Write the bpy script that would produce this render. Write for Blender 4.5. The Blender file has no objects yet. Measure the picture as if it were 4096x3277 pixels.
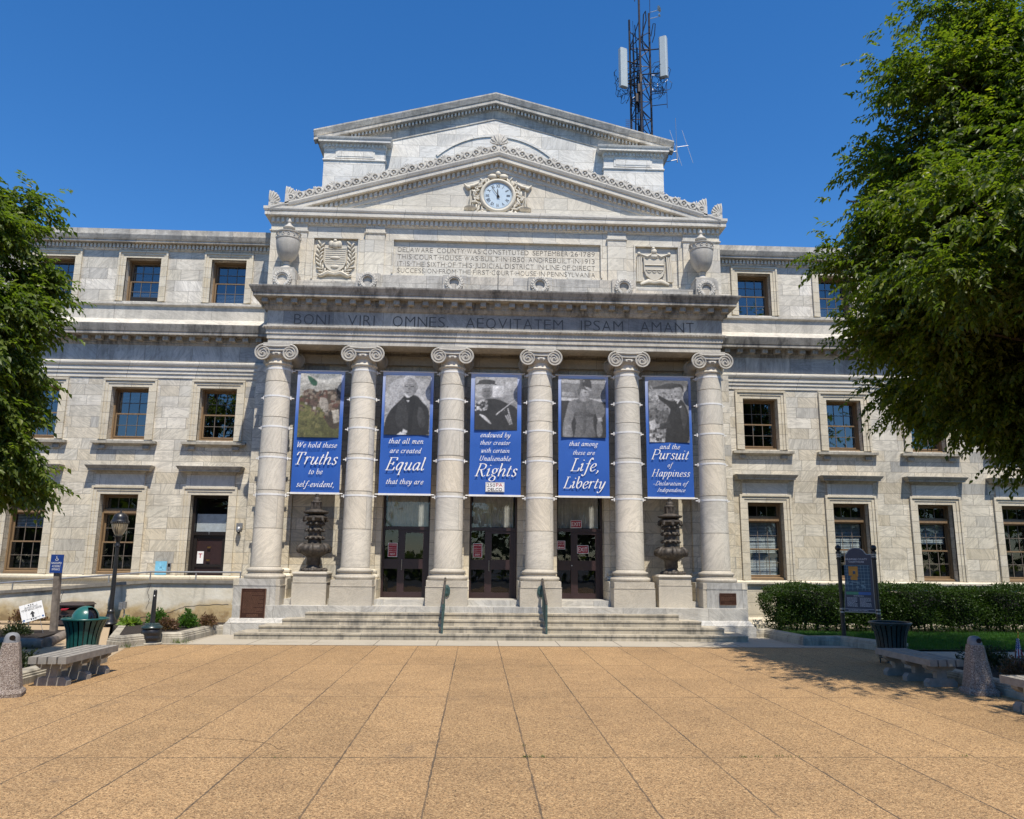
import bpy, math, random
import numpy as np
from mathutils import Vector, Matrix

R = math.radians
sc = bpy.context.scene
COL = sc.collection
random.seed(7)
RNG = np.random.default_rng(11)

# ------------------------------------------------------------------ camera
CAMX = -0.4857
cam_d = bpy.data.cameras.new('camera')
cam = bpy.data.objects.new('camera', cam_d)
COL.objects.link(cam)
cam_d.sensor_fit = 'HORIZONTAL'
cam_d.sensor_width = 36.0
cam_d.lens = 3127.6 / 4096 * 36
cam_d.clip_end = 2000
_p, _y, _r = 0.19196, 0.04257, 0.00984
fwd = Vector((math.sin(_y) * math.cos(_p), math.cos(_y) * math.cos(_p), math.sin(_p)))
rt = Vector((math.cos(_y), -math.sin(_y), 0))
up = rt.cross(fwd)
rr = math.cos(_r) * rt + math.sin(_r) * up
uu = -math.sin(_r) * rt + math.cos(_r) * up
M = Matrix((rr, uu, -fwd)).transposed().to_4x4()
M.translation = Vector((CAMX, 0, 1.97))
cam.matrix_world = M
sc.camera = cam

# ------------------------------------------------------------------ light
SUN_EL, SUN_AZ = R(63), R(163)          # azimuth clockwise from +Y
w = bpy.data.worlds.new('World')
sc.world = w
w.use_nodes = True
wn = w.node_tree
sky = wn.nodes.new('ShaderNodeTexSky')
sky.sky_type = 'NISHITA'
sky.sun_disc = False
sky.sun_elevation = SUN_EL
sky.sun_rotation = SUN_AZ
sky.altitude = 0
sky.air_density = 1.0
sky.dust_density = 0.1
sky.ozone_density = 5.0
bg = wn.nodes['Background']
bg.inputs['Strength'].default_value = 0.125
hs = wn.nodes.new('ShaderNodeHueSaturation')      # the camera's vivid sky
hs.inputs['Saturation'].default_value = 1.27
hs.inputs['Hue'].default_value = 0.504
wn.links.new(sky.outputs[0], hs.inputs['Color'])
wn.links.new(hs.outputs[0], bg.inputs['Color'])
sd = bpy.data.lights.new('sun', 'SUN')
sd.energy = 4.6
sd.angle = R(0.53)
sd.color = (1.0, 0.93, 0.81)
sun = bpy.data.objects.new('sun', sd)
COL.objects.link(sun)
tos = Vector((math.sin(SUN_AZ) * math.cos(SUN_EL), math.cos(SUN_AZ) * math.cos(SUN_EL), math.sin(SUN_EL)))
sun.location = tos * 60
sun.rotation_euler = tos.to_track_quat('Z', 'Y').to_euler()
sc.view_settings.view_transform = 'Standard'
sc.view_settings.look = 'None'
sc.view_settings.exposure = 0.44
sc.view_settings.gamma = 1.0
sc.cycles.max_bounces = 8
sc.cycles.transparent_max_bounces = 12

# ------------------------------------------------------------------ materials
class NB:
    def __init__(s, name):
        s.m = bpy.data.materials.new(name)
        s.m.use_nodes = True
        s.t = s.m.node_tree
        s.b = s.t.nodes['Principled BSDF']
        s.out = s.t.nodes['Material Output']
    def n(s, typ, ins=None, **props):
        nd = s.t.nodes.new('ShaderNode' + typ)
        for k, v in props.items():
            setattr(nd, k, v)
        for k, v in (ins or {}).items():
            s.set(nd.inputs[k], v)
        return nd
    def set(s, sock, v):
        if isinstance(v, bpy.types.NodeSocket):
            s.t.links.new(v, sock)
        elif isinstance(v, bpy.types.Node):
            s.t.links.new(v.outputs[0], sock)
        else:
            if isinstance(v, (tuple, list)) and len(v) == 3 and sock.type == 'RGBA':
                v = (*v, 1)
            sock.default_value = v
    def p(s, **k):
        for a, v in k.items():
            s.set(s.b.inputs[a.replace('_', ' ')], v)
    def math(s, op, a, b=0.0, clamp=False):
        nd = s.n('Math', operation=op, use_clamp=clamp)
        s.set(nd.inputs[0], a)
        s.set(nd.inputs[1], b)
        return nd.outputs[0]
    def mix(s, f, a, b, blend='MIX'):
        nd = s.n('Mix', data_type='RGBA', blend_type=blend)
        s.set(nd.inputs[0], f)
        s.set(nd.inputs[6], a)
        s.set(nd.inputs[7], b)
        return nd.outputs[2]
    def ramp(s, f, stops, interp='LINEAR'):
        nd = s.n('ValToRGB')
        cr = nd.color_ramp
        cr.interpolation = interp
        while len(cr.elements) < len(stops):
            cr.elements.new(0.5)
        for e, (q, c) in zip(cr.elements, stops):
            e.position = q
            if not isinstance(c, (tuple, list)):
                c = (c, c, c)
            e.color = (*c, 1)
        s.set(nd.inputs[0], f)
        return nd.outputs[0]
    def obj(s):
        if not hasattr(s, 'tc'):
            s.tc = s.n('TexCoord')
        return s.tc.outputs['Object']
    def noise(s, scale, detail=3, rough=.55, vec=None, dist=0.0, stretch=None):
        v = vec if vec is not None else s.obj()
        if stretch:
            v = s.n('VectorMath', {0: v, 1: stretch}, operation='MULTIPLY').outputs[0]
        nd = s.n('TexNoise', {'Vector': v, 'Scale': scale, 'Detail': detail, 'Roughness': rough, 'Distortion': dist})
        return nd.outputs[0]
    def bump(s, h, strength=.3, dist=.01):
        nd = s.n('Bump', {'Height': h, 'Strength': strength, 'Distance': dist})
        s.set(s.b.inputs['Normal'], nd.outputs[0])

CREAM, LGREY, BGREY, WHITE = (.50, .445, .355), (.49, .475, .44), (.33, .335, .335), (.61, .59, .555)

def marble(name, tones, bw=.92, bh=.336, vo=0.0, vein=1.0, stain=0.0, brick=True, dark=1.0, warmz=None, rnd_scale=.6):
    tones = [(q, tuple(min(.82, v * g) for v, g in zip(c, (1.27, 1.235, 1.17)))) for q, c in tones]
    b = NB(name)
    o = b.obj()
    sp = b.n('SeparateXYZ', {0: o})
    u = b.math('ADD', sp.outputs[0], sp.outputs[1])
    v = b.math('ADD', sp.outputs[2], vo)
    if brick:
        cv = b.n('CombineXYZ', {0: u, 1: v})
        br = b.n('TexBrick', {'Vector': cv.outputs[0], 'Color1': (0, 0, 0), 'Color2': (1, 1, 1), 'Mortar': (.5, .5, .5), 'Scale': 1.0,
                              'Mortar Size': .006, 'Mortar Smooth': .3, 'Brick Width': bw, 'Row Height': bh}, offset=.5, offset_frequency=2, squash=.62, squash_frequency=3)
        rnd = b.n('SeparateColor', {0: br.outputs[0]}).outputs[0]
        oi = b.n('ObjectInfo')
        rnd = b.math('FRACT', b.math('ADD', rnd, oi.outputs['Random']))
    else:
        rnd = b.noise(rnd_scale, 1)
    sh = b.n('CombineXYZ', {0: b.math('MULTIPLY', rnd, 31.0), 1: b.math('MULTIPLY', rnd, 17.0), 2: b.math('MULTIPLY', rnd, 23.0)})
    vec = b.n('VectorMath', {0: o, 1: sh.outputs[0]}, operation='ADD').outputs[0]
    ang = b.math('MULTIPLY', b.math('SUBTRACT', rnd, .45), 2.6)
    vr = b.n('VectorRotate', {'Vector': vec, 'Axis': (0, 1, 0), 'Angle': ang}, rotation_type='AXIS_ANGLE').outputs[0]
    na = b.noise(1.5, 6, .62, vr, 1.6, (.55, .8, 2.6))
    nb_ = b.noise(.8, 4, .6)
    nc = b.noise(38, 4, .65)
    base = b.ramp(rnd, tones, 'LINEAR')
    if warmz:
        z0, z1 = warmz
        f = b.math('DIVIDE', b.math('SUBTRACT', sp.outputs[2], z0), z1 - z0, True)
        base = b.mix(f, b.mix(1.0, base, (1.0, .965, .885), 'MULTIPLY'), base)
    veins = b.ramp(na, [(0, .60), (.30, .84), (.43, 1.06), (.50, .76), (.56, 1.10), (.72, .98), (1, .66)])
    c = b.mix(.85 * vein, base, veins, 'MULTIPLY')
    c = b.mix(1.0, c, b.ramp(nb_, [(.25, .80), (.6, 1.0), (.8, 1.06)]), 'MULTIPLY')
    c = b.mix(1.0, c, b.ramp(nc, [(.25, .84), (.55, 1.0), (.8, 1.08)]), 'MULTIPLY')
    if stain:
        ns = b.noise(1.0, 5, .65, None, .4, (1.6, 1.6, .55))
        ns2 = b.noise(5.0, 4, .6, None, .3, (2.0, 2.0, .35))
        f = b.ramp(b.math('MULTIPLY', ns, b.math('ADD', ns2, .5)), [(.42, 0), (.68, 1)])
        c = b.mix(b.math('MULTIPLY', f, stain), c, (.075, .07, .063))
    if brick:
        c = b.mix(b.math('MULTIPLY', br.outputs[1], .92), c, (.15, .135, .115))
    if dark != 1.0:
        c = b.mix(1.0, c, (dark, dark, dark), 'MULTIPLY')
    h = b.math('ADD', b.math('MULTIPLY', nc, .5), b.math('MULTIPLY', na, .8))
    if brick:
        h = b.math('SUBTRACT', h, b.math('MULTIPLY', br.outputs[1], 1.2))
    b.bump(h, .35, .008)
    b.p(Base_Color=c, Roughness=.62)
    return b.m

WALLT = [(0, (.46, .43, .37)), (.2, (.50, .465, .40)), (.38, LGREY), (.52, (.60, .58, .54)), (.66, (.46, .45, .42)), (.82, (.54, .51, .45)), (.93, (.49, .475, .44)), (1, (.30, .305, .31))]
def simple(name, col, rough=.5, metal=0.0, var=.12, scale=9.0, bump=0.0, spec=.5):
    b = NB(name)
    nz = b.noise(scale, 4, .6)
    c = b.mix(1.0, col, b.ramp(nz, [(.25, 1 - 2 * var), (.75, 1 + var)]), 'MULTIPLY')
    b.p(Base_Color=c, Roughness=rough, Metallic=metal)
    b.b.inputs['Specular IOR Level'].default_value = spec
    if bump:
        b.bump(nz, bump, .01)
    return b.m

MT = {}
MT['wall'] = marble('wall_marble', WALLT, warmz=(3.2, 7.4), vo=.193, stain=.2, vein=1.15)
MT['attic_wing'] = marble('wing_attic_marble', [(0, WHITE), (.5, (.56, .53, .47)), (.75, (.40, .39, .37)), (1, (.52, .49, .42))], vo=.1, bh=.357, stain=.25, vein=1.15)
MT['hood'] = marble('weathered_hood_marble', [(0, (.30, .285, .25)), (1, (.38, .355, .305))], bw=2.1, bh=6.0, vo=1.0, vein=.6, stain=.5)
MT['trim'] = marble('trim_marble', [(0, LGREY), (.6, (.53, .51, .47)), (1, (.44, .43, .41))], bw=2.1, bh=6.0, vo=1.0, vein=.7)
MT['casing'] = marble('casing_marble', [(0, (.52, .49, .43)), (.5, LGREY), (1, (.45, .42, .36))], bw=30, bh=.336, vo=.193, vein=.6, warmz=(3.2, 7.4))
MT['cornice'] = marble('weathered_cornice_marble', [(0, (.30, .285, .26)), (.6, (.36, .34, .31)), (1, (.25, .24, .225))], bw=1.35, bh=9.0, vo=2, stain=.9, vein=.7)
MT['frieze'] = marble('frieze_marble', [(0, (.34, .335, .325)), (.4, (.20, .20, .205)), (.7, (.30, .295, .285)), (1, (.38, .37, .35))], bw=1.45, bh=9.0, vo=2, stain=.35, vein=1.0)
MT['wing_frieze'] = marble('wing_frieze_marble', [(0, (.40, .405, .405)), (.5, (.30, .31, .32)), (1, (.44, .435, .42))], bw=1.45, bh=9.0, vo=2, stain=.45)
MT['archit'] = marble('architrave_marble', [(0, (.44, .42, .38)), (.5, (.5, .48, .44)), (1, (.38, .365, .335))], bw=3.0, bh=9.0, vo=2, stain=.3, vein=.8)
MT['column'] = marble('column_marble', [(0, (.52, .475, .40)), (.4, (.47, .455, .42)), (.7, (.57, .53, .46)), (1, (.46, .44, .40))], bw=90, bh=1.0495, vo=.3315, vein=.7)
MT['capital'] = marble('capital_marble', [(0, (.36, .345, .32)), (1, (.42, .405, .375))], brick=False, vein=.4, stain=.3)
MT['attic'] = marble('attic_marble', [(0, (.52, .48, .41)), (.5, (.47, .46, .43)), (.8, (.55, .51, .43)), (1, (.40, .395, .385))], bw=1.2, bh=.40, vo=.25, vein=.8)
MT['parapet'] = marble('parapet_marble', [(0, (.44, .42, .38)), (.5, (.36, .355, .345)), (1, (.5, .46, .40))], bw=1.3, bh=.36, vo=.0, stain=.45, vein=1.0)
MT['relief'] = marble('relief_marble', [(0, (.46, .435, .38)), (1, (.50, .47, .41))], brick=False, vein=.3)
MT['crest'] = marble('cresting_marble', [(0, (.43, .42, .40)), (1, (.49, .475, .445))], brick=False, vein=.3, stain=.35)
MT['rear'] = marble('rear_marble', [(0, WHITE), (.5, (.53, .53, .525)), (.8, (.6, .58, .54)), (1, (.45, .45, .445))], bw=1.5, bh=.56, vo=.1)
MT['plinth'] = marble('plinth_marble', [(0, (.37, .365, .35)), (.5, (.43, .415, .385)), (1, (.33, .33, .325))], bw=1.9, bh=3.0, vo=1.0, stain=.25)
MT['pedestal'] = marble('pedestal_marble', [(0, (.44, .40, .33)), (.5, (.405, .375, .325)), (1, (.475, .43, .355))], brick=False, vein=.9, stain=.1)
MT['steps'] = marble('step_stone', [(0, (.35, .315, .25)), (.5, (.40, .36, .29)), (1, (.32, .29, .235))], bw=2.4, bh=9.0, vo=2, stain=.7, vein=.4)
MT['soffit'] = marble('soffit_marble', [(0, (.40, .36, .30)), (1, (.33, .30, .26))], bw=1.2, bh=9.0, vo=2, vein=.5)
MT['kerb'] = marble('kerb_marble', [(0, (.31, .285, .235)), (1, (.38, .35, .29))], brick=False, vein=.4, stain=.7)
MT['coping'] = marble('ramp_coping_stone', [(0, (.16, .15, .135)), (1, (.22, .205, .18))], brick=False, vein=.4, stain=.6)
MT['wood'] = simple('window_wood', (.225, .148, .08), .5, var=.12, scale=14)
MT['wood_dark'] = simple('shaded_frame_paint', (.10, .06, .036), .5)
MT['muntin'] = simple('muntin_paint', (.15, .125, .10), .5)
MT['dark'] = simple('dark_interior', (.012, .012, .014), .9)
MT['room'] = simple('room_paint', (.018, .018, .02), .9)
MT['blind'] = simple('blind_slats', (.66, .70, .72), .55)
MT['curtain'] = simple('curtain_cloth', (.60, .59, .55), .9)
MT['door'] = simple('door_paint', (.034, .017, .017), .38, var=.1)
MT['door_dark'] = simple('side_door_paint', (.016, .012, .011), .4)
MT['steel'] = simple('brushed_steel', (.55, .55, .54), .35, 1.0)
MT['cap_grey'] = simple('grey_cast_cap', (.20, .20, .205), .6)
MT['galv'] = simple('galvanised_steel', (.36, .36, .36), .45, .7)
MT['white_metal'] = simple('white_metal', (.74, .73, .71), .5, var=.06)
MT['black_paint'] = simple('black_paint', (.018, .018, .02), .35, var=.2)
MT['green_paint'] = simple('green_paint', (.010, .075, .066), .30, var=.15)
MT['green_dome'] = simple('green_plastic', (.022, .115, .105), .30, var=.12, scale=4)
MT['green_dark'] = simple('dark_green_paint', (.02, .04, .042), .3, var=.15)
MT['bronze'] = simple('weathered_bronze', (.075, .062, .050), .62, .15, var=.45, scale=11, bump=.3)
MT['verdigris'] = simple('verdigris_bronze', (.055, .105, .10), .5, .3, var=.3, scale=18)
MT['plaque'] = simple('bronze_plaque', (.07, .03, .019), .45, .5, var=.15)
MT['plaque_text'] = simple('polished_bronze', (.22, .115, .075), .4, .5)
MT['brown_plastic'] = simple('brown_plastic', (.045, .032, .027), .45)
MT['red'] = simple('red_sign', (.30, .012, .025), .45, var=.04)
MT['white'] = simple('white_print', (.78, .77, .76), .55, var=.03)
MT['blue_sign'] = simple('blue_sign', (.012, .045, .21), .4, var=.06)
MT['cyan_sign'] = simple('faded_blue_sign', (.20, .50, .68), .5, var=.10)
MT['cyan_ink'] = simple('faded_ink', (.32, .62, .76), .5)
MT['lens'] = simple('dark_lens', (.01, .01, .012), .1)
MT['ant_panel'] = simple('antenna_panel', (.40, .45, .47), .5, var=.05)
MT['tower'] = simple('tower_steel', (.055, .045, .042), .5, .5, var=.3)
MT['post_wood'] = simple('weathered_post_wood', (.20, .165, .135), .85, var=.3, scale=6)
MT['lamp_glass'] = simple('frosted_lamp_glass', (.45, .37, .24), .25, var=.1)
MT['bark'] = simple('bark', (.075, .06, .048), .9, var=.4, scale=12, bump=.6)
MT['roof'] = simple('roof_metal', (.03, .05, .075), .5, var=.2)
MT['char'] = simple('sign_charcoal', (.055, .058, .085), .45, var=.06)
MT['navy'] = simple('map_navy', (.022, .07, .12), .45, var=.06)
MT['maplines'] = simple('map_lines', (.20, .32, .36), .5)
MT['orange'] = simple('map_orange', (.62, .27, .03), .5)
MT['signtext'] = simple('sign_lettering', (.75, .75, .78), .5)
MT['mapgreen'] = simple('map_green', (.08, .30, .17), .5)
MT['mapblue'] = simple('map_blue', (.06, .15, .40), .5)
MT['ink'] = simple('dark_ink', (.03, .03, .035), .6)
MT['redink'] = simple('red_ink', (.42, .03, .05), .5)
MT['lettercut'] = simple('cut_letter_shadow_grey', (.165, .145, .12), .8)
MT['friezecut'] = simple('cut_frieze_letters', (.095, .092, .088), .8)
MT['clock'] = simple('clock_face', (.50, .60, .68), .35, var=.06, scale=3)
MT['brass'] = simple('brass', (.55, .33, .10), .35, 1.0)
MT['paint_edge'] = simple('painted_wall', (.46, .44, .40), .8)

def glass(name, tint=(.55, .6, .62), ior=1.9):
    b = NB(name)
    tr = b.n('BsdfTransparent', {0: tint})
    gl = b.n('BsdfGlossy', {'Color': (.95, .97, 1), 'Roughness': .015})
    nz = b.noise(1.3, 2)
    bp = b.n('Bump', {'Height': nz, 'Strength': .04, 'Distance': .05})
    b.set(gl.inputs['Normal'], bp.outputs[0])
    f0 = ((ior - 1) / (ior + 1)) ** 2
    lw = b.n('LayerWeight')           # the same from either side, so sun reaches the blinds
    fr = b.math('ADD', b.math('MULTIPLY', b.math('POWER', lw.outputs['Facing'], 5.0), 1 - f0), f0, True)
    mx = b.n('MixShader', {0: fr, 1: tr.outputs[0], 2: gl.outputs[0]})
    b.t.links.new(mx.outputs[0], b.out.inputs['Surface'])
    return b.m
MT['glass'] = glass('window_glass', (.30, .33, .35), 2.3)
MT['glass_low'] = glass('lower_window_glass', (.66, .70, .72), 1.65)
MT['glass_door'] = glass('door_glass', (.80, .82, .83), 1.6)

def ground_aggregate():
    b = NB('exposed_aggregate')
    o = b.obj()
    sp = b.n('SeparateXYZ', {0: o})
    vo = b.n('TexVoronoi', {'Vector': o, 'Scale': 110.0, 'Randomness': 1.0})
    peb = b.n('SeparateColor', {0: vo.outputs['Color']})
    c = b.ramp(peb.outputs[0], [(0, (.030, .017, .008)), (.22, (.20, .112, .048)), (.5, (.41, .248, .113)), (.8, (.54, .34, .162)), (1, (.72, .53, .29))])
    vo2 = b.n('TexVoronoi', {'Vector': o, 'Scale': 62.0, 'Randomness': 1.0})
    p2 = b.n('SeparateColor', {0: vo2.outputs['Color']})
    c = b.mix(.45, c, b.ramp(p2.outputs[1], [(0, (.03, .017, .008)), (.3, (.30, .178, .084)), (1, (.58, .385, .20))]))
    n1 = b.noise(.35, 5, .6)
    n2 = b.noise(2.2, 5, .65)
    # every slab was cast apart: its own tone
    sx_ = b.math('FLOOR', b.math('ADD', b.math('DIVIDE', b.math('ADD', sp.outputs[0], -.065), .9436), 20.0))
    sy_ = b.math('FLOOR', b.math('ADD', b.math('DIVIDE', b.math('ADD', sp.outputs[1], -8.53), 3.64), 20.0))
    wnz = b.n('TexWhiteNoise', {'Vector': b.n('CombineXYZ', {0: sx_, 1: sy_}).outputs[0]}, noise_dimensions='2D')
    c = b.mix(1.0, c, b.ramp(wnz.outputs[0], [(0, (.93, .90, .82)), (.5, (1.0, .965, .885)), (1, (1.05, 1.02, .94))]), 'MULTIPLY')
    c = b.mix(1.0, c, b.ramp(n1, [(.3, .82), (.5, 1.0), (.75, 1.10)]), 'MULTIPLY')
    c = b.mix(1.0, c, b.ramp(n2, [(.25, .84), (.55, 1.0), (.8, 1.08)]), 'MULTIPLY')
    # slab joints: lines along Y every 0.9436 m and three cross joints, wobbling a little
    wob = b.math('MULTIPLY', b.math('SUBTRACT', b.noise(3.0, 3), .5), .03)
    fx = b.math('ABSOLUTE', b.math('SUBTRACT', b.math('FRACT', b.math('ADD', b.math('DIVIDE', b.math('ADD', sp.outputs[0], b.math('ADD', wob, -.065)), .9436), 20.5)), .5))
    fy = b.math('ABSOLUTE', b.math('SUBTRACT', b.math('FRACT', b.math('ADD', b.math('DIVIDE', b.math('ADD', sp.outputs[1], b.math('ADD', wob, -8.53)), 3.64), 20.5)), .5))
    wn1 = b.noise(5.0, 3)
    wid = b.math('MULTIPLY', wn1, .026)
    lx = b.math('LESS_THAN', fx, b.math('ADD', wid, -.004))
    ly = b.math('LESS_THAN', fy, b.math('MULTIPLY', wid, .2))
    j = b.math('MAXIMUM', lx, ly)
    c = b.mix(b.math('MULTIPLY', j, b.ramp(b.noise(.45, 2), [(.35, .55), (.65, .95)])), c, (.07, .05, .032))
    st = b.ramp(b.noise(1.1, 6, .7, None, 1.0), [(.60, 0), (.70, 1)])
    c = b.mix(b.math('MULTIPLY', st, .38), c, (.13, .09, .06))
    c = b.mix(1.0, c, b.ramp(b.noise(24, 3, .7), [(.3, .74), (.5, 1.0), (.7, 1.16)]), 'MULTIPLY')
    b.bump(b.math('SUBTRACT', b.math('MULTIPLY', vo.outputs['Distance'], -1.0), j), .7, .014)
    b.p(Base_Color=c, Roughness=.8)
    return b.m
MT['plaza'] = ground_aggregate()

def pave(name, a, bcol, joint=.9436, off=-.065, scale=30, stain=.4):
    b = NB(name)
    sp = b.n('SeparateXYZ', {0: b.obj()})
    c = b.mix(b.noise(1.2, 5, .6), a, bcol)
    c = b.mix(1.0, c, b.ramp(b.noise(scale, 4, .7), [(.3, .8), (.6, 1.0), (.8, 1.1)]), 'MULTIPLY')
    st = b.ramp(b.noise(.9, 6, .7, None, .8), [(.56, 0), (.7, 1)])
    c = b.mix(b.math('MULTIPLY', st, stain), c, (.10, .085, .065))
    fx = b.math('ABSOLUTE', b.math('SUBTRACT', b.math('FRACT', b.math('ADD', b.math('DIVIDE', b.math('ADD', sp.outputs[0], off), joint), 20.5)), .5))
    l = b.math('LESS_THAN', fx, .0085)
    c = b.mix(b.math('MULTIPLY', l, .8), c, (.08, .065, .05))
    b.bump(b.noise(60, 3), .25, .006)
    b.p(Base_Color=c, Roughness=.85)
    return b.m
MT['walk'] = pave('sidewalk_concrete', (.35, .305, .235), (.44, .39, .31), joint=1.47)
MT['path'] = pave('path_concrete', (.36, .26, .155), (.44, .335, .215), joint=2.2, stain=.2)
MT['asphalt'] = pave('street_asphalt', (.05, .05, .05), (.07, .07, .068), joint=50)
MT['mulch'] = simple('mulch', (.028, .019, .013), .95, var=.5, scale=55, bump=1.0)
MT['soil_green'] = simple('lawn_soil', (.030, .060, .012), .95, var=.4, scale=14)

def stucco():
    b = NB('stained_stucco')
    n1 = b.noise(1.1, 6, .65, None, .5)
    n2 = b.noise(.9, 5, .6, b.n('VectorMath', {0: b.obj(), 1: (13.1, 0, 4)}, operation='ADD').outputs[0], .7, (1, 1, 1.6))
    sp = b.n('SeparateXYZ', {0: b.obj()})
    c = b.ramp(n1, [(.3, (.42, .38, .29)), (.5, (.62, .565, .455)), (.7, (.72, .68, .58))])
    low = b.math('SUBTRACT', 1.25, sp.outputs[2])
    f = b.ramp(b.math('MULTIPLY', n2, low), [(.22, 0), (.38, 1)])
    c = b.mix(b.math('MULTIPLY', f, .85), c, (.44, .31, .13))
    f2 = b.ramp(b.math('MULTIPLY', b.noise(2.7, 5, .7), low), [(.36, 0), (.50, 1)])
    c = b.mix(b.math('MULTIPLY', f2, .65), c, (.20, .12, .05))
    nv = b.ramp(b.noise(2.0, 5, .6, None, .3, (1.2, 1, .22)), [(.50, 0), (.66, 1)])
    hi = b.ramp(sp.outputs[2], [(.35, 0), (1.0, 1)])
    c = b.mix(b.math('MULTIPLY', b.math('MULTIPLY', nv, hi), .55), c, (.10, .095, .085))
    b.bump(b.noise(9, 6, .7), .5, .02)
    b.p(Base_Color=c, Roughness=.9)
    return b.m
MT['stucco'] = stucco()

def leafmat(name, cols, trans=.5, rough=.42):
    b = NB(name)
    g = b.n('NewGeometry')
    nz = b.noise(.9, 3)
    f = b.math('ADD', b.math('MULTIPLY', g.outputs['Random Per Island'], .6), b.math('MULTIPLY', b.math('SUBTRACT', nz, .3), .8))
    n_ = len(cols)
    c = b.ramp(f, [(i / (n_ - 1), q) for i, q in enumerate(cols)])
    b.p(Base_Color=c, Roughness=rough)
    b.b.inputs['Specular IOR Level'].default_value = .35
    tl = b.n('BsdfTranslucent', {'Color': b.mix(1.0, c, (1.5, 1.8, .5), 'MULTIPLY')})
    mx = b.n('MixShader', {0: trans, 1: b.b.outputs[0], 2: tl.outputs[0]})
    b.t.links.new(mx.outputs[0], b.out.inputs['Surface'])
    return b.m
MT['leaf'] = leafmat('ash_leaf', [(.040, .064, .012), (.074, .104, .017), (.122, .152, .022), (.27, .265, .028)])
MT['leaf_l'] = leafmat('ash_leaf_cool', [(.048, .076, .022), (.084, .116, .026), (.126, .160, .030), (.22, .24, .04)])
MT['hedge'] = leafmat('hedge_leaf', [(.022, .042, .008), (.038, .070, .012), (.065, .11, .018)], .25)
MT['shrub'] = leafmat('shrub_leaf', [(.03, .07, .012), (.06, .13, .02), (.10, .18, .03)], .3)
MT['rust'] = leafmat('rust_leaf', [(.09, .05, .03), (.16, .085, .05), (.10, .09, .035)], .25)
MT['dshrub'] = leafmat('dark_shrub_leaf', [(.012, .02, .008), (.03, .045, .014), (.05, .055, .02)], .2)
MT['hosta'] = leafmat('hosta_leaf', [(.12, .20, .03), (.20, .28, .06), (.3, .34, .12)], .3)
MT['grass'] = leafmat('grass_blade', [(.03, .085, .012), (.05, .13, .018), (.08, .16, .03)], .35)
MT['weed'] = leafmat('weed_blade', [(.05, .09, .02), (.09, .14, .03), (.15, .15, .06)], .3)

def vcol():
    b = NB('printed_photo')
    a = b.n('VertexColor', layer_name='Col')
    nz = b.noise(22, 5, .7)
    c = b.mix(1.0, a.outputs[0], b.ramp(nz, [(.25, .72), (.55, 1.0), (.8, 1.22)]), 'MULTIPLY')
    b.p(Base_Color=c, Roughness=.6)
    return b.m
MT['print'] = vcol()

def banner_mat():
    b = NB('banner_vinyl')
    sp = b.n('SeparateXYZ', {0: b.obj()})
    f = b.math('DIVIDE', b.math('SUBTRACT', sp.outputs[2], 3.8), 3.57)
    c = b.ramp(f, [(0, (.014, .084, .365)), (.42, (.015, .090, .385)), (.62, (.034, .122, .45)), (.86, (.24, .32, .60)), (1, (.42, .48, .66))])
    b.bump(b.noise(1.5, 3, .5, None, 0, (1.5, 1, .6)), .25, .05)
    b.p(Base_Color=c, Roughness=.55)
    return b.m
MT['banner'] = banner_mat()

def aggregate_post():
    b = NB('pebble_aggregate')
    vo = b.n('TexVoronoi', {'Vector': b.obj(), 'Scale': 130.0})
    p_ = b.n('SeparateColor', {0: vo.outputs['Color']})
    c = b.ramp(p_.outputs[0], [(0, (.09, .06, .045)), (.35, (.22, .165, .13)), (.7, (.36, .29, .24)), (1, (.56, .49, .42))])
    b.bump(b.math('MULTIPLY', vo.outputs['Distance'], -1.0), .9, .012)
    b.p(Base_Color=c, Roughness=.75)
    return b.m
MT['pebble'] = aggregate_post()
MT['bench'] = simple('bench_concrete_lumber', (.27, .245, .21), .8, var=.16, scale=7, bump=.2)
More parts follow.
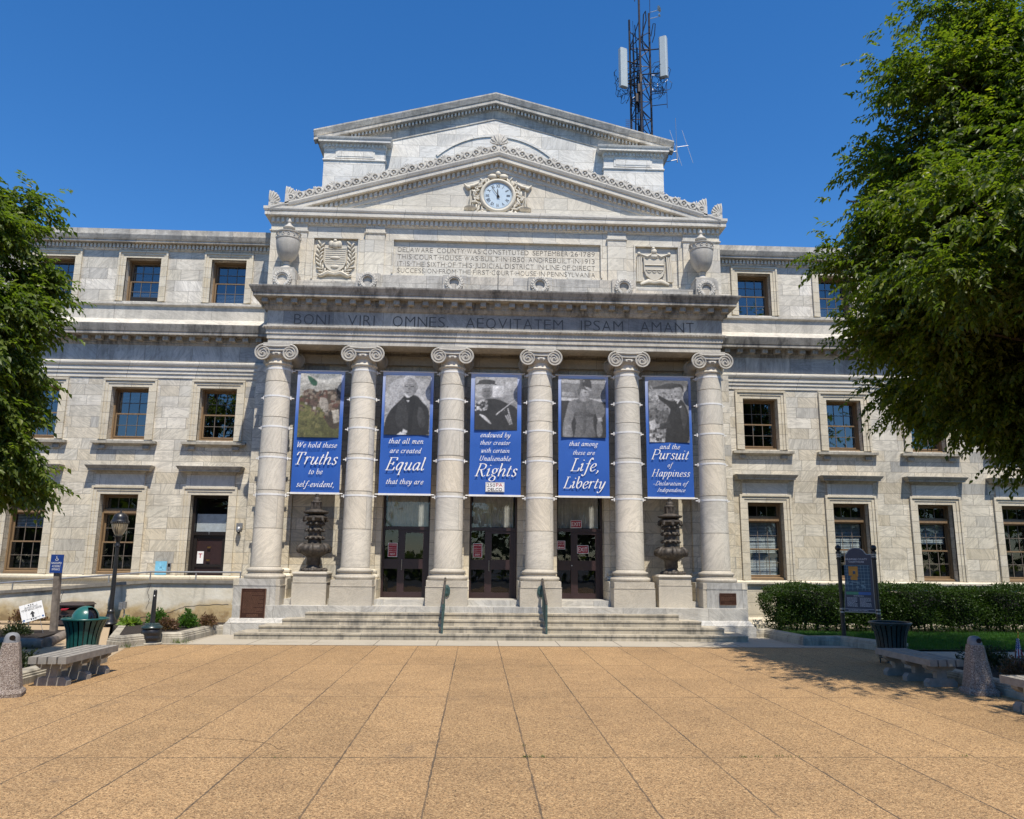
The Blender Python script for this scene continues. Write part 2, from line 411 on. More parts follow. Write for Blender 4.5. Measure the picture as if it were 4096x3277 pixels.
# ------------------------------------------------------------------ mesh helpers
class MB:
    def __init__(s):
        s.v, s.f = [], []
    def add(s, vs, fs):
        o = len(s.v)
        s.v += [tuple(q) for q in vs]
        s.f += [tuple(i + o for i in q) for q in fs]
        return s
    def box(s, x0, x1, y0, y1, z0, z1):
        return s.add([(x0, y0, z0), (x1, y0, z0), (x1, y1, z0), (x0, y1, z0), (x0, y0, z1), (x1, y0, z1), (x1, y1, z1), (x0, y1, z1)],
                     [(0, 3, 2, 1), (4, 5, 6, 7), (0, 1, 5, 4), (1, 2, 6, 5), (2, 3, 7, 6), (3, 0, 4, 7)])
    def hexa(s, b, t):
        return s.add(list(b) + list(t), [(3, 2, 1, 0), (4, 5, 6, 7), (0, 1, 5, 4), (1, 2, 6, 5), (2, 3, 7, 6), (3, 0, 4, 7)])
    def quad(s, a, b, c, d):
        return s.add([a, b, c, d], [(0, 1, 2, 3)])
    def prism(s, poly, y0, y1):
        """polygon in XZ, counter-clockwise as seen from -Y, front at y0"""
        n = len(poly)
        vs = [(x, y0, z) for x, z in poly] + [(x, y1, z) for x, z in poly]
        fs = [tuple(range(n)), tuple(range(2 * n - 1, n - 1, -1))]
        fs += [(i, i + n, (i + 1) % n + n, (i + 1) % n) for i in range(n)]
        return s.add(vs, fs)
    def slab(s, poly, z0, z1):
        """polygon in XY, counter-clockwise from above"""
        n = len(poly)
        vs = [(x, y, z0) for x, y in poly] + [(x, y, z1) for x, y in poly]
        fs = [tuple(range(n - 1, -1, -1)), tuple(range(n, 2 * n))]
        fs += [(i, (i + 1) % n, (i + 1) % n + n, i + n) for i in range(n)]
        return s.add(vs, fs)
    def lathe(s, prof, n=32, cx=0, cy=0, cz=0, cap=True, mod=None):
        vs = []
        for k, (r, z) in enumerate(prof):
            for i in range(n):
                a = 2 * math.pi * i / n
                q = r * (mod(a, k) if mod else 1)
                vs.append((cx + q * math.cos(a), cy + q * math.sin(a), cz + z))
        fs = []
        for k in range(len(prof) - 1):
            for i in range(n):
                j = (i + 1) % n
                fs.append((k * n + i, k * n + j, (k + 1) * n + j, (k + 1) * n + i))
        if cap:
            fs.append(tuple(range(n - 1, -1, -1)))
            fs.append(tuple(range((len(prof) - 1) * n, len(prof) * n)))
        return s.add(vs, fs)
    def tube(s, pts, r, n=8, cap=True):
        pts = [Vector(p) for p in pts]
        rs = r if isinstance(r, (list, tuple)) else [r] * len(pts)
        vs = []
        prev = None
        for i, p in enumerate(pts):
            t = (pts[min(i + 1, len(pts) - 1)] - pts[max(i - 1, 0)]).normalized()
            if prev is None:
                a = t.orthogonal().normalized()
            else:
                a = (prev - t * prev.dot(t))
                a = a.normalized() if a.length > 1e-6 else t.orthogonal().normalized()
            prev = a
            b = t.cross(a)
            for k in range(n):
                th = 2 * math.pi * k / n
                vs.append(p + (a * math.cos(th) + b * math.sin(th)) * rs[i])
        fs = []
        for i in range(len(pts) - 1):
            for k in range(n):
                j = (k + 1) % n
                fs.append((i * n + k, i * n + j, (i + 1) * n + j, (i + 1) * n + k))
        if cap:
            fs.append(tuple(range(n - 1, -1, -1)))
            fs.append(tuple(range((len(pts) - 1) * n, len(pts) * n)))
        return s.add(vs, fs)
    def ball(s, c, r, n=10, m=7):
        rx, ry, rz = r if isinstance(r, (tuple, list)) else (r, r, r)
        vs = [(c[0], c[1], c[2] - rz)]
        for j in range(1, m):
            a = -math.pi / 2 + math.pi * j / m
            for i in range(n):
                b = 2 * math.pi * i / n
                vs.append((c[0] + rx * math.cos(a) * math.cos(b), c[1] + ry * math.cos(a) * math.sin(b), c[2] + rz * math.sin(a)))
        vs.append((c[0], c[1], c[2] + rz))
        fs = [(0, 1 + (i + 1) % n, 1 + i) for i in range(n)]
        for j in range(m - 2):
            for i in range(n):
                k = (i + 1) % n
                fs.append((1 + j * n + i, 1 + j * n + k, 1 + (j + 1) * n + k, 1 + (j + 1) * n + i))
        t = len(vs) - 1
        fs += [(1 + (m - 2) * n + i, 1 + (m - 2) * n + (i + 1) % n, t) for i in range(n)]
        return s.add(vs, fs)
    def torus(s, c, R_, r, n=24, m=8, axis='y', a0=0, a1=2 * math.pi, sq=1.0):
        full = abs(a1 - a0 - 2 * math.pi) < 1e-6
        k = n if full else n + 1
        vs = []
        for i in range(k):
            a = a0 + (a1 - a0) * i / n
            for j in range(m):
                b = 2 * math.pi * j / m
                q = R_ + r * math.cos(b)
                d = r * math.sin(b) * sq
                if axis == 'y':
                    vs.append((c[0] + q * math.cos(a), c[1] + d, c[2] + q * math.sin(a)))
                else:
                    vs.append((c[0] + q * math.cos(a), c[1] + q * math.sin(a), c[2] + d))
        fs = []
        for i in range(n):
            i2 = (i + 1) % k if full else i + 1
            for j in range(m):
                j2 = (j + 1) % m
                f = (i * m + j, i2 * m + j, i2 * m + j2, i * m + j2)
                fs.append(f if axis != 'y' else f[::-1])
        return s.add(vs, fs)
    def mould(s, path, prof, cap=True):
        """profile (offset, z) swept along a plan path; outward is to the right of travel"""
        P = [Vector((x, y)) for x, y in path]
        nr = []
        for i in range(len(P) - 1):
            d = (P[i + 1] - P[i]).normalized()
            nr.append(Vector((d.y, -d.x)))
        rows = []
        for i in range(len(P)):
            if i == 0:
                m = nr[0]
            elif i == len(P) - 1:
                m = nr[-1]
            else:
                m = nr[i - 1] + nr[i]
                m = m / m.dot(nr[i])
            rows.append([(P[i].x + m.x * o, P[i].y + m.y * o, z) for o, z in prof])
        k = len(prof)
        vs = [q for r_ in rows for q in r_]
        fs = []
        for i in range(len(P) - 1):
            for j in range(k - 1):
                fs.append((i * k + j, (i + 1) * k + j, (i + 1) * k + j + 1, i * k + j + 1))
        if cap and k > 2:
            fs.append(tuple(range(k - 1, -1, -1)))
            fs.append(tuple((len(P) - 1) * k + j for j in range(k)))
        return s.add(vs, fs)
    def rake(s, xs, zf, prof, y):
        """profile (offset to -y, height) swept in x along z = zf(x)"""
        k = len(prof)
        vs = [(x, y - o, zf(x) + h) for x in xs for o, h in prof]
        fs = []
        for i in range(len(xs) - 1):
            for j in range(k - 1):
                fs.append((i * k + j, (i + 1) * k + j, (i + 1) * k + j + 1, i * k + j + 1))
        fs.append(tuple(range(k - 1, -1, -1)))
        fs.append(tuple((len(xs) - 1) * k + j for j in range(k)))
        return s.add(vs, fs)
    def wall(s, x0, x1, z0, z1, y, ops, depth, back=None):
        xs = sorted({x0, x1, *[o[0] for o in ops], *[o[1] for o in ops]})
        zs = sorted({z0, z1, *[o[2] for o in ops], *[o[3] for o in ops]})
        for a, b in zip(xs, xs[1:]):
            for c, d in zip(zs, zs[1:]):
                mx, mz = (a + b) / 2, (c + d) / 2
                if any(o[0] < mx < o[1] and o[2] < mz < o[3] for o in ops):
                    continue
                s.quad((a, y, c), (b, y, c), (b, y, d), (a, y, d))
        for a, b, c, d in ops:
            e = y + depth
            s.quad((a, y, c), (a, y, d), (a, e, d), (a, e, c))
            s.quad((b, y, c), (b, e, c), (b, e, d), (b, y, d))
            s.quad((a, y, d), (b, y, d), (b, e, d), (a, e, d))
            s.quad((a, y, c), (a, e, c), (b, e, c), (b, y, c))
        return s
    def xform(s, M, start=0):
        for i in range(start, len(s.v)):
            s.v[i] = tuple(M @ Vector(s.v[i]))
        return s
    def build(s, name, mat, parent=None, smooth=None, world=True, colors=None):
        me = bpy.data.meshes.new(name)
        me.from_pydata(s.v, [], s.f)
        me.validate()
        me.materials.append(MT[mat] if isinstance(mat, str) else mat)
        if smooth:
            me.shade_smooth()
            me.set_sharp_from_angle(angle=R(smooth))
        o = bpy.data.objects.new(name, me)
        COL.objects.link(o)
        if parent is not None:
            o.parent = parent
            if world:
                o.location = -wloc(parent)
        return o

def wloc(o):
    p = Vector(o.location)
    while o.parent is not None:
        o = o.parent
        p += o.location
    return p

def tag(o, label=None, cat=None, group=None, kind=None):
    if label: o['label'] = label
    if cat: o['category'] = cat
    if group: o['group'] = group
    if kind: o['kind'] = kind
    return o

def thing(name, label, cat, loc=(0, 0, 0), rz=0, group=None):
    o = bpy.data.objects.new(name, None)
    o.empty_display_size = .2
    COL.objects.link(o)
    o.location = loc
    o.rotation_euler = (0, 0, rz)
    return tag(o, label, cat, group)

def copy_tree(o, parent=None, loc=None, rz=None):
    c = o.copy()
    COL.objects.link(c)
    c.parent = parent
    if loc is not None: c.location = loc
    if rz is not None: c.rotation_euler = (0, 0, rz)
    for ch in list(o.children):
        copy_tree(ch, c)
    return c

def text_geo(body, width=None, height=None, thick=.004, xs=1.0, off=0.0):
    """sans lettering as mesh data, centred on x, baseline z=0, facing -Y"""
    cu = bpy.data.curves.new('t', 'FONT')
    cu.body = body
    cu.align_x = 'CENTER'
    cu.extrude = .0
    cu.offset = off
    cu.resolution_u = 3
    ob = bpy.data.objects.new('t', cu)
    me = ob.to_mesh()
    vs = [tuple(v.co) for v in me.vertices]
    fs = [tuple(p.vertices) for p in me.polygons]
    ob.to_mesh_clear()
    bpy.data.objects.remove(ob)
    bpy.data.curves.remove(cu)
    x0, x1 = min(v[0] for v in vs), max(v[0] for v in vs)
    z1 = .729
    sx = (width / (x1 - x0)) if width else xs * height / z1
    sz = height / z1 if height else sx
    mx = (x0 + x1) / 2
    return [((v[0] - mx) * sx, 0.0, v[1] * sz) for v in vs], fs

def put_text(mb, body, x, y, z, width=None, height=None, off=0.0, rz=0.0):
    vs, fs = text_geo(body, width, height, off=off)
    mb.add([(x + a, y, z + c) for a, b, c in vs], fs)
    return mb

# italic serif lettering drawn as broad-nib strokes (x-height 1)
GL = {
 'a': (.98, "c .74,.78 .6,1 .3,.86 .1,.4 .22,.02 .5,.16 .74,.7|c .80,1 .70,.35 .74,.02 .98,.2"),
 'b': (.88, "c .2,1.68 .12,.7 .16,.2 .38,0 .68,.25 .74,.75 .52,.99 .2,.6|l .05,1.64 .22,1.68"),
 'c': (.78, "c .70,.80 .58,1 .3,.88 .1,.45 .24,.02 .48,.03 .72,.24"),
 'd': (.98, "c .74,.78 .6,1 .3,.86 .1,.4 .22,.02 .5,.16 .74,.7|c .88,1.68 .76,.8 .70,.2 .78,.02 .98,.2|l .70,1.64 .9,1.68"),
 'e': (.80, "c .12,.44 .45,.5 .70,.72 .60,.98 .35,.92 .12,.5 .2,.05 .46,.02 .74,.24"),
 'f': (.62, "c .86,1.5 .74,1.72 .52,1.4 .36,.5 .2,-.4 -.02,-.62 -.18,-.45|l .1,.95 .66,.95"),
 'g': (.86, "c .62,.55 .42,.36 .18,.5 .18,.85 .42,1 .66,.85 .62,.5|c .34,.36 .14,.18 .34,.06 .62,-.1 .58,-.5 .24,-.62 -.06,-.42 .12,-.12 .36,.02|l .64,.92 .86,1"),
 'h': (.98, "c .22,1.68 .14,.9 .08,0|c .12,.45 .36,.88 .62,.98 .74,.78 .64,.2 .74,.02 .96,.2|l .06,1.64 .24,1.68"),
 'i': (.50, "c .04,.8 .2,1 .22,.78 .14,.2 .22,.02 .44,.2|l .28,1.36 .29,1.46"),
 'l': (.50, "c .24,1.68 .16,.7 .12,.2 .22,.02 .44,.2|l .08,1.64 .26,1.68"),
 'm': (1.45, "c .04,.8 .18,1 .22,.8 .1,0|c .14,.45 .36,.88 .56,.98 .66,.78 .56,0|c .6,.45 .82,.88 1.06,.98 1.16,.78 1.08,.2 1.18,.02 1.4,.2"),
 'n': (1.0, "c .04,.8 .18,1 .22,.8 .1,0|c .14,.45 .38,.88 .62,.98 .74,.78 .66,.2 .76,.02 .98,.2"),
 'o': (.86, "c .46,1 .22,.85 .1,.4 .28,0 .56,.12 .74,.6 .60,.96 .44,1"),
 'p': (.92, "c .02,.8 .2,1 .22,.7 .06,-.6|l -.1,-.6 .24,-.6|c .16,.5 .4,.95 .66,.95 .76,.6 .58,.06 .32,0 .14,.2"),
 'q': (.95, "c .72,.78 .6,1 .3,.86 .1,.4 .22,.02 .5,.16 .72,.7|c .80,1 .66,.2 .56,-.6|l .4,-.6 .76,-.6"),
 'r': (.72, "c .04,.8 .18,1 .22,.8 .1,0|c .14,.45 .32,.88 .52,1 .68,.9"),
 's': (.70, "c .60,.82 .46,1 .24,.88 .26,.62 .5,.42 .52,.14 .28,0 .06,.18"),
 't': (.56, "c .36,1.35 .22,.7 .14,.2 .24,.02 .48,.2|l .06,.96 .54,.96"),
 'u': (1.0, "c .04,.8 .2,1 .22,.72 .12,.2 .28,0 .5,.1 .72,.6|c .80,1 .70,.35 .76,.02 .98,.2"),
 'v': (.86, "c .04,.82 .2,1 .26,.7 .22,.1 .3,.0 .6,.35 .74,.75 .64,.98"),
 'w': (1.25, "c .04,.82 .2,1 .26,.7 .2,.12 .34,.0 .62,.6|c .7,1 .62,.4 .62,.06 .78,.02 1.05,.4 1.14,.8 1.02,.98"),
 'y': (.90, "c .04,.82 .2,1 .24,.7 .2,.15 .36,.02 .6,.3 .74,.75|c .82,1 .66,.2 .4,-.4 .14,-.62 -.06,-.46"),
 ',': (.42, "c .14,.1 .24,.04 .22,-.1 .06,-.32"),
 '-': (.60, "l .08,.42 .5,.42"),
 '~': (.85, "l .05,.42 .75,.42"),
 ' ': (.50, ""),
 'T': (1.25, "c .68,1.6 .58,.8 .5,0|l .22,0 .78,0|c .14,1.2 .24,1.58 .4,1.6|l .24,1.58 1.2,1.6|c 1.2,1.6 1.18,1.4 1.12,1.22"),
 'W': (1.9, "l .2,1.6 .36,0|l .36,0 .94,1.5|l .94,1.6 1.08,0|l 1.08,0 1.74,1.6|l .02,1.6 .4,1.6|l 1.52,1.6 1.92,1.6"),
 'E': (1.2, "l .42,1.6 .2,0|l .22,1.6 1.2,1.6|l 1.2,1.6 1.16,1.26|l .32,.84 .82,.84|l .86,1.04 .78,.64|l 0,0 1.0,0|l 1.0,0 1.1,.38"),
 'U': (1.4, "c .36,1.6 .24,.8 .22,.3 .5,-.02 .86,.1 1.04,.6 1.18,1.6|l .14,1.6 .62,1.6|l .98,1.6 1.36,1.6"),
 'R': (1.35, "l .42,1.6 .2,0|l 0,0 .46,0|c .22,1.6 .8,1.6 1.14,1.4 1.04,.98 .7,.84 .34,.82|c .62,.82 .8,.4 .96,.06 1.14,-.02 1.32,.12"),
 'L': (1.1, "l .42,1.6 .2,0|l .2,1.6 .72,1.6|l 0,0 .96,0|l .96,0 1.08,.42"),
 'P': (1.2, "l .42,1.6 .2,0|l 0,0 .5,0|c .22,1.6 .8,1.62 1.18,1.4 1.1,.94 .74,.76 .34,.76"),
 'H': (1.5, "l .42,1.6 .2,0|l 1.3,1.6 1.1,0|l .3,.82 1.2,.82|l .2,1.6 .66,1.6|l 1.08,1.6 1.52,1.6|l 0,0 .44,0|l .88,0 1.34,0"),
 'D': (1.4, "l .42,1.6 .2,0|c .2,1.6 .8,1.62 1.3,1.36 1.36,.8 1.06,.2 .5,0 .02,0"),
 'I': (.72, "l .46,1.6 .24,0|l .22,1.6 .7,1.6|l .02,0 .48,0"),
}
def catmull(p, n=6):
    if len(p) < 3:
        return p
    q = [p[0]] + p + [p[-1]]
    out = []
    for i in range(1, len(q) - 2):
        a, b, c, d = q[i - 1], q[i], q[i + 1], q[i + 2]
        for k in range(n):
            t = k / n
            out.append(tuple(.5 * (2 * b[j] + (c[j] - a[j]) * t + (2 * a[j] - 5 * b[j] + 4 * c[j] - d[j]) * t * t + (3 * b[j] - a[j] - 3 * c[j] + d[j]) * t ** 3) for j in (0, 1)))
    out.append(p[-1])
    return out

def italic(mb, body, x, y, zc, width, slant=.24, nib=.17, hair=.062, track=.17):
    strokes, cx = [], 0.0
    for ch in body:
        adv, d = GL[ch]
        for st in filter(None, d.split('|')):
            pts = [tuple(float(v) for v in q.split(',')) for q in st[2:].split()]
            pts = catmull(pts) if st[0] == 'c' else pts
            strokes.append([(cx + px + slant * pz, pz) for px, pz in pts])
        cx += adv + track
    xs = [p[0] for s_ in strokes for p in s_]
    x0, x1 = min(xs), max(xs)
    sc_ = width / (x1 - x0)
    nv = Vector((nib, nib * .22)) / 2
    for k, s_ in enumerate(strokes):
        yy = y - .0004 * (k % 9)
        L, Rr = [], []
        for i, p in enumerate(s_):
            a, b = s_[max(i - 1, 0)], s_[min(i + 1, len(s_) - 1)]
            t = Vector((b[0] - a[0], b[1] - a[1]))
            t = t.normalized() if t.length > 1e-6 else Vector((1, 0))
            nrm = Vector((-t.y, t.x))
            e = max(abs(nrm.dot(nv)), hair / 2)
            L.append((p[0] + nrm.x * e, p[1] + nrm.y * e))
            Rr.append((p[0] - nrm.x * e, p[1] - nrm.y * e))
        vs = [(x + (q[0] - (x0 + x1) / 2) * sc_, yy, zc + (q[1] - .5) * sc_) for q in L + Rr]
        n = len(L)
        mb.add(vs, [(i, i + n, i + n + 1, i + 1) for i in range(n - 1)])
    return mb

def leaf_mesh(name, base, dirs, nrm, length, width, mat, parent=None, world=True):
    """one rhombic leaf per row; base, dirs, nrm are Nx3"""
    n = len(base)
    side = np.cross(dirs, nrm)
    side /= np.linalg.norm(side, axis=1, keepdims=True) + 1e-9
    nn = np.cross(side, dirs)
    L = length[:, None] * dirs
    W = width[:, None] * side
    fold = nn * (width[:, None] * .35)
    v = np.empty((n, 4, 3))
    v[:, 0] = base
    v[:, 1] = base + L * .42 + W * .5 + fold
    v[:, 2] = base + L
    v[:, 3] = base + L * .42 - W * .5 + fold
    me = bpy.data.meshes.new(name)
    me.vertices.add(4 * n)
    me.vertices.foreach_set('co', v.reshape(-1).astype(np.float32))
    q = np.arange(n)[:, None] * 4
    tri = np.concatenate([q + np.array([0, 1, 2]), q + np.array([0, 2, 3])], 1).reshape(-1)
    me.loops.add(6 * n)
    me.loops.foreach_set('vertex_index', tri.astype(np.int32))
    me.polygons.add(2 * n)
    me.polygons.foreach_set('loop_start', np.arange(2 * n, dtype=np.int32) * 3)
    me.update()
    me.validate()
    me.materials.append(MT[mat])
    o = bpy.data.objects.new(name, me)
    COL.objects.link(o)
    if parent is not None:
        o.parent = parent
        if world:
            o.location = -wloc(parent)
    return o

def unit(a):
    return a / (np.linalg.norm(a, axis=-1, keepdims=True) + 1e-9)
# ------------------------------------------------------------------ ground
def ground(name, poly, z, mat, depth=.3):
    o = MB().slab(poly, z - depth, z).build(name, mat)
    return tag(o, kind='structure')
def sheet(name, poly, z, mat):
    n = len(poly)
    o = MB().add([(x, y, z) for x, y in poly], [tuple(range(n))]).build(name, mat)
    return tag(o, kind='structure')
sheet('ground', [(-400, -400), (400, -400), (400, 400), (-400, 400)], -.03, 'asphalt')
sheet('pavement', [(-26, -14), (26, -14), (26, 19.19), (-26, 19.19)], 0.0, 'plaza')
sheet('sidewalk', [(-8.6, 18.5), (-8.3, 18.36), (-7.9, 19.19), (8.7, 19.19), (8.95, 18.78), (9.0, 18.9), (8.5, 22.2), (-8.4, 22.2)], .006, 'walk')
MB().add([(-10.3, 16.2, .004), (-7.7, 16.2, .004), (-8.2, 18.3, .004), (-8.75, 18.6, .006), (-9.6, 20.6, .12), (-10.2, 22.0, .2), (-10.9, 22.0, .2), (-10.35, 19.9, .10), (-9.9, 18.1, .004)],
         [tuple(range(9))]).build('path', 'path')
tag(bpy.data.objects['path'], kind='structure')
MB().add([(-10.0, 18.0, .004), (-10.0, 16.2, .004), (-26, 16.2, .004), (-26, 18.0, .004)], [(0, 1, 2, 3)]).build('path', 'path')
MB().add([(-10.2, 22.0, .2), (-10.6, 20.9, .15), (-26, 20.9, .22), (-26, 22.0, .3)], [(0, 1, 2, 3)]).build('path', 'path')
sheet('path', [(8.95, 16.35), (26, 16.35), (26, 18.0), (9.1, 18.0)], .06, 'walk')
for o in list(COL.objects):
    if o.name.startswith('path'):
        tag(o, kind='structure')
sheet('lawn', [(7.45, 22.0), (7.66, 19.9), (8.7, 19.9), (9.06, 18.0), (26, 18.0), (26, 24.2), (7.3, 24.2)], .09, 'soil_green')
# planting beds
def bed(poly, z):
    tag(MB().slab(poly, -.02, z).build('soil', 'mulch'), kind='structure')
bed([(-7.72, 16.0), (-26, 16.0), (-26, 6.0), (-7.72, 6.0)], .13)
bed([(7.92, 6.0), (26, 6.0), (26, 16.2), (8.3, 16.2), (7.92, 15.6)], .12)
bed([(-10.2, 18.42), (-10.55, 20.5), (-26, 20.7), (-26, 18.45)], .20)
bed([(-8.6, 18.7), (-8.35, 18.55), (-8.0, 19.5), (-7.45, 19.6), (-7.4, 21.75), (-7.2, 22.0), (-7.0, 22.8), (-26, 22.8), (-26, 21.9), (-10.1, 21.9), (-9.5, 20.7)], .235)

# ------------------------------------------------------------------ courthouse
H = thing('courthouse', 'grey and cream marble courthouse with six Ionic columns, clock pediment and two wings', 'courthouse', (0, 24, 0))
YW = 24.0
LB, LT, MBz, MT_, UB, UT = 1.49, 3.84, 5.50, 7.13, 9.90, 11.33
WW = 1.12
XL = [-8.54 - 2.675 * k for k in range(5)]
XR = [8.43 + 2.695 * k for k in range(5)]
MOD = {}
def modillion(x, w_=(YW - .33, YW - .1, 8.565, 8.702), key='wing'):
    if key not in MOD:
        o = MB().box(-.085, .085, *w_).build('modillion', 'cornice', H)
        MOD[key] = o
    else:
        o = MOD[key].copy()
        COL.objects.link(o)
    o.location = Vector((x, 0, 0)) - wloc(H)
for sgn, cols in ((-1, XL), (1, XR)):
    ops, aops = [], []
    for i, x in enumerate(cols):
        door = sgn < 0 and i == 0
        ops.append((x - WW / 2, x + WW / 2, 1.30 if door else LB, LT))
        ops.append((x - WW / 2, x + WW / 2, MBz, MT_))
        aops.append((x - .545, x + .545, UB, UT))
    a, b = (-22, -7.0) if sgn < 0 else (7.0, 22)
    MB().wall(a, b, 0.0, 8.45, YW, ops, .36).build('wing_wall', 'wall', H)
    MB().wall(a, b, 9.82, 11.6, YW, aops, .36).build('attic_wall', 'attic_wing', H)
    path = [(a, YW), (b, YW)]
    # base courses and water table
    MB().mould(path, [(-.1, 0), (.16, 0), (.16, .20), (.12, .25), (.10, .33), (.05, .36), (.03, .40), (.03, 1.33), (.10, 1.345), (.12, 1.38), (.12, 1.43), (.05, 1.475), (-.1, 1.477)]).build('base_course', 'trim' if 0 else 'casing', H)
    # architrave
    MB().mould(path, [(-.05, 7.43), (.03, 7.43), (.03, 7.55), (.06, 7.555), (.06, 7.66), (.09, 7.665), (.09, 7.77), (.13, 7.81), (.15, 7.86), (.15, 7.91), (.10, 7.94), (-.05, 7.96)]).build('architrave', 'trim', H)
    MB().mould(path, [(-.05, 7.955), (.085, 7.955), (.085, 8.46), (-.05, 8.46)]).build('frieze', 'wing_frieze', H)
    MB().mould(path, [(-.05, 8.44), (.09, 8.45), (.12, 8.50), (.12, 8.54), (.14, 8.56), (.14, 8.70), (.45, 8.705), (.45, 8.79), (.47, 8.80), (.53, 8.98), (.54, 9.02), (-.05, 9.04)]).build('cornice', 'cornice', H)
    far_ = MB()
    for k in range(37):
        x = sgn * (7.35 + .405 * k)
        if k < 29:
            modillion(x)
        else:
            far_.box(x - .085, x + .085, YW - .33, YW - .1, 8.565, 8.702)
    far_.build('modillion', 'cornice', H)['kind'] = 'stuff'
    MB().mould(path, [(-.05, 9.03), (.50, 9.033), (.13, 9.27), (.09, 9.28), (.06, 9.30), (.06, 9.72), (.10, 9.73), (.14, 9.76), (.14, 9.82), (-.05, 9.84)]).build('blocking_course', 'archit', H)
    MB().mould(path, [(-.05, 11.56), (.02, 11.57), (.05, 11.60), (.05, 11.635)]).build('attic_moulding', 'attic_wing', H)
    MB().mould(path, [(-.05, 11.60), (.04, 11.61), (.04, 11.77), (.10, 11.78), (.22, 11.785), (.22, 11.84), (.25, 11.86), (.30, 12.0), (.30, 12.03), (.25, 12.035), (.25, 12.2), (-.3, 12.2)]).build('attic_cornice', 'parapet', H)
    dn = MB()
    x = a + .05
    while x < b - .05:
        dn.box(x - .035, x + .035, YW - .10, YW - .03, 11.635, 11.765)
        x += .118
    dn.build('dentil_band', 'trim', H)['kind'] = 'stuff'
    # snow guards: row of small dark roof fins
    rg = MB()
    x = a + .3
    while x < b:
        rg.add([(x, YW + .05, 12.19), (x + .24, YW + .05, 12.26), (x + .24, YW + .05, 12.19), (x, YW + .12, 12.19), (x + .24, YW + .12, 12.26), (x + .24, YW + .12, 12.19)],
               [(0, 2, 1), (3, 4, 5), (0, 1, 4, 3), (1, 2, 5, 4), (0, 3, 5, 2)])
        x += .46
    rg.build('snow_guard', 'roof', H)
    MB().box(a, b, YW + .2, 40, 12.10, 12.205).build('roof', 'roof', H)
    MB().box(a, b, YW + .9, YW + 1.0, 0, 12.0).build('inner_wall', 'dark', H)

# ---- windows: frame > pane, blind, casing, hood, ledge
def casing(hw, h, wd, parent, mat='casing', z0=0.0):
    cs = MB()
    for w0, w1, pr in ((0, wd * .42, .02), (wd * .42, wd * .75, .04), (wd * .75, wd, .07)):
        cs.prism([(-hw - w1, z0), (-hw - w0, z0), (-hw - w0, h + w0), (hw + w0, h + w0), (hw + w0, z0), (hw + w1, z0), (hw + w1, h + w1), (-hw - w1, h + w1)], -pr, .05)
    return cs.build('casing', mat, parent)
def hood(z, parent):
    hd = MB()
    fz = MB().box(-.72, .72, -.05, .05, 4.092 - z, 4.44 - z).build('hood_frieze', 'trim', parent)
    if parent.name.startswith('side'):
        fz.location = Vector((dx, YW, 0)) - wloc(parent)
    hd.mould([(-.70, .05), (-.70, -.05), (.70, -.05), (.70, .05)],
             [(o_, zz - z) for o_, zz in [(-.06, 4.42), (.0, 4.44), (.06, 4.50), (.07, 4.53), (.205, 4.535), (.205, 4.585), (.225, 4.59), (.275, 4.675), (.275, 4.69), (-.06, 4.72)]])
    return hd.build('hood', 'hood', parent)
def ledge(z, parent):
    sl = MB()
    sl.mould([(-.80, .05), (-.80, 0), (.80, 0), (.80, .05)], [(o_, zz - z) for o_, zz in [(-.05, 5.30), (.04, 5.31), (.09, 5.36), (.16, 5.365), (.16, 5.44), (-.05, 5.47)]])
    for k in (-1, 1):
        sl.box(k * .66 - .1, k * .66 + .1, -.085, .05, 5.21 - z, 5.305 - z)
    return sl.build('ledge', 'hood', parent)
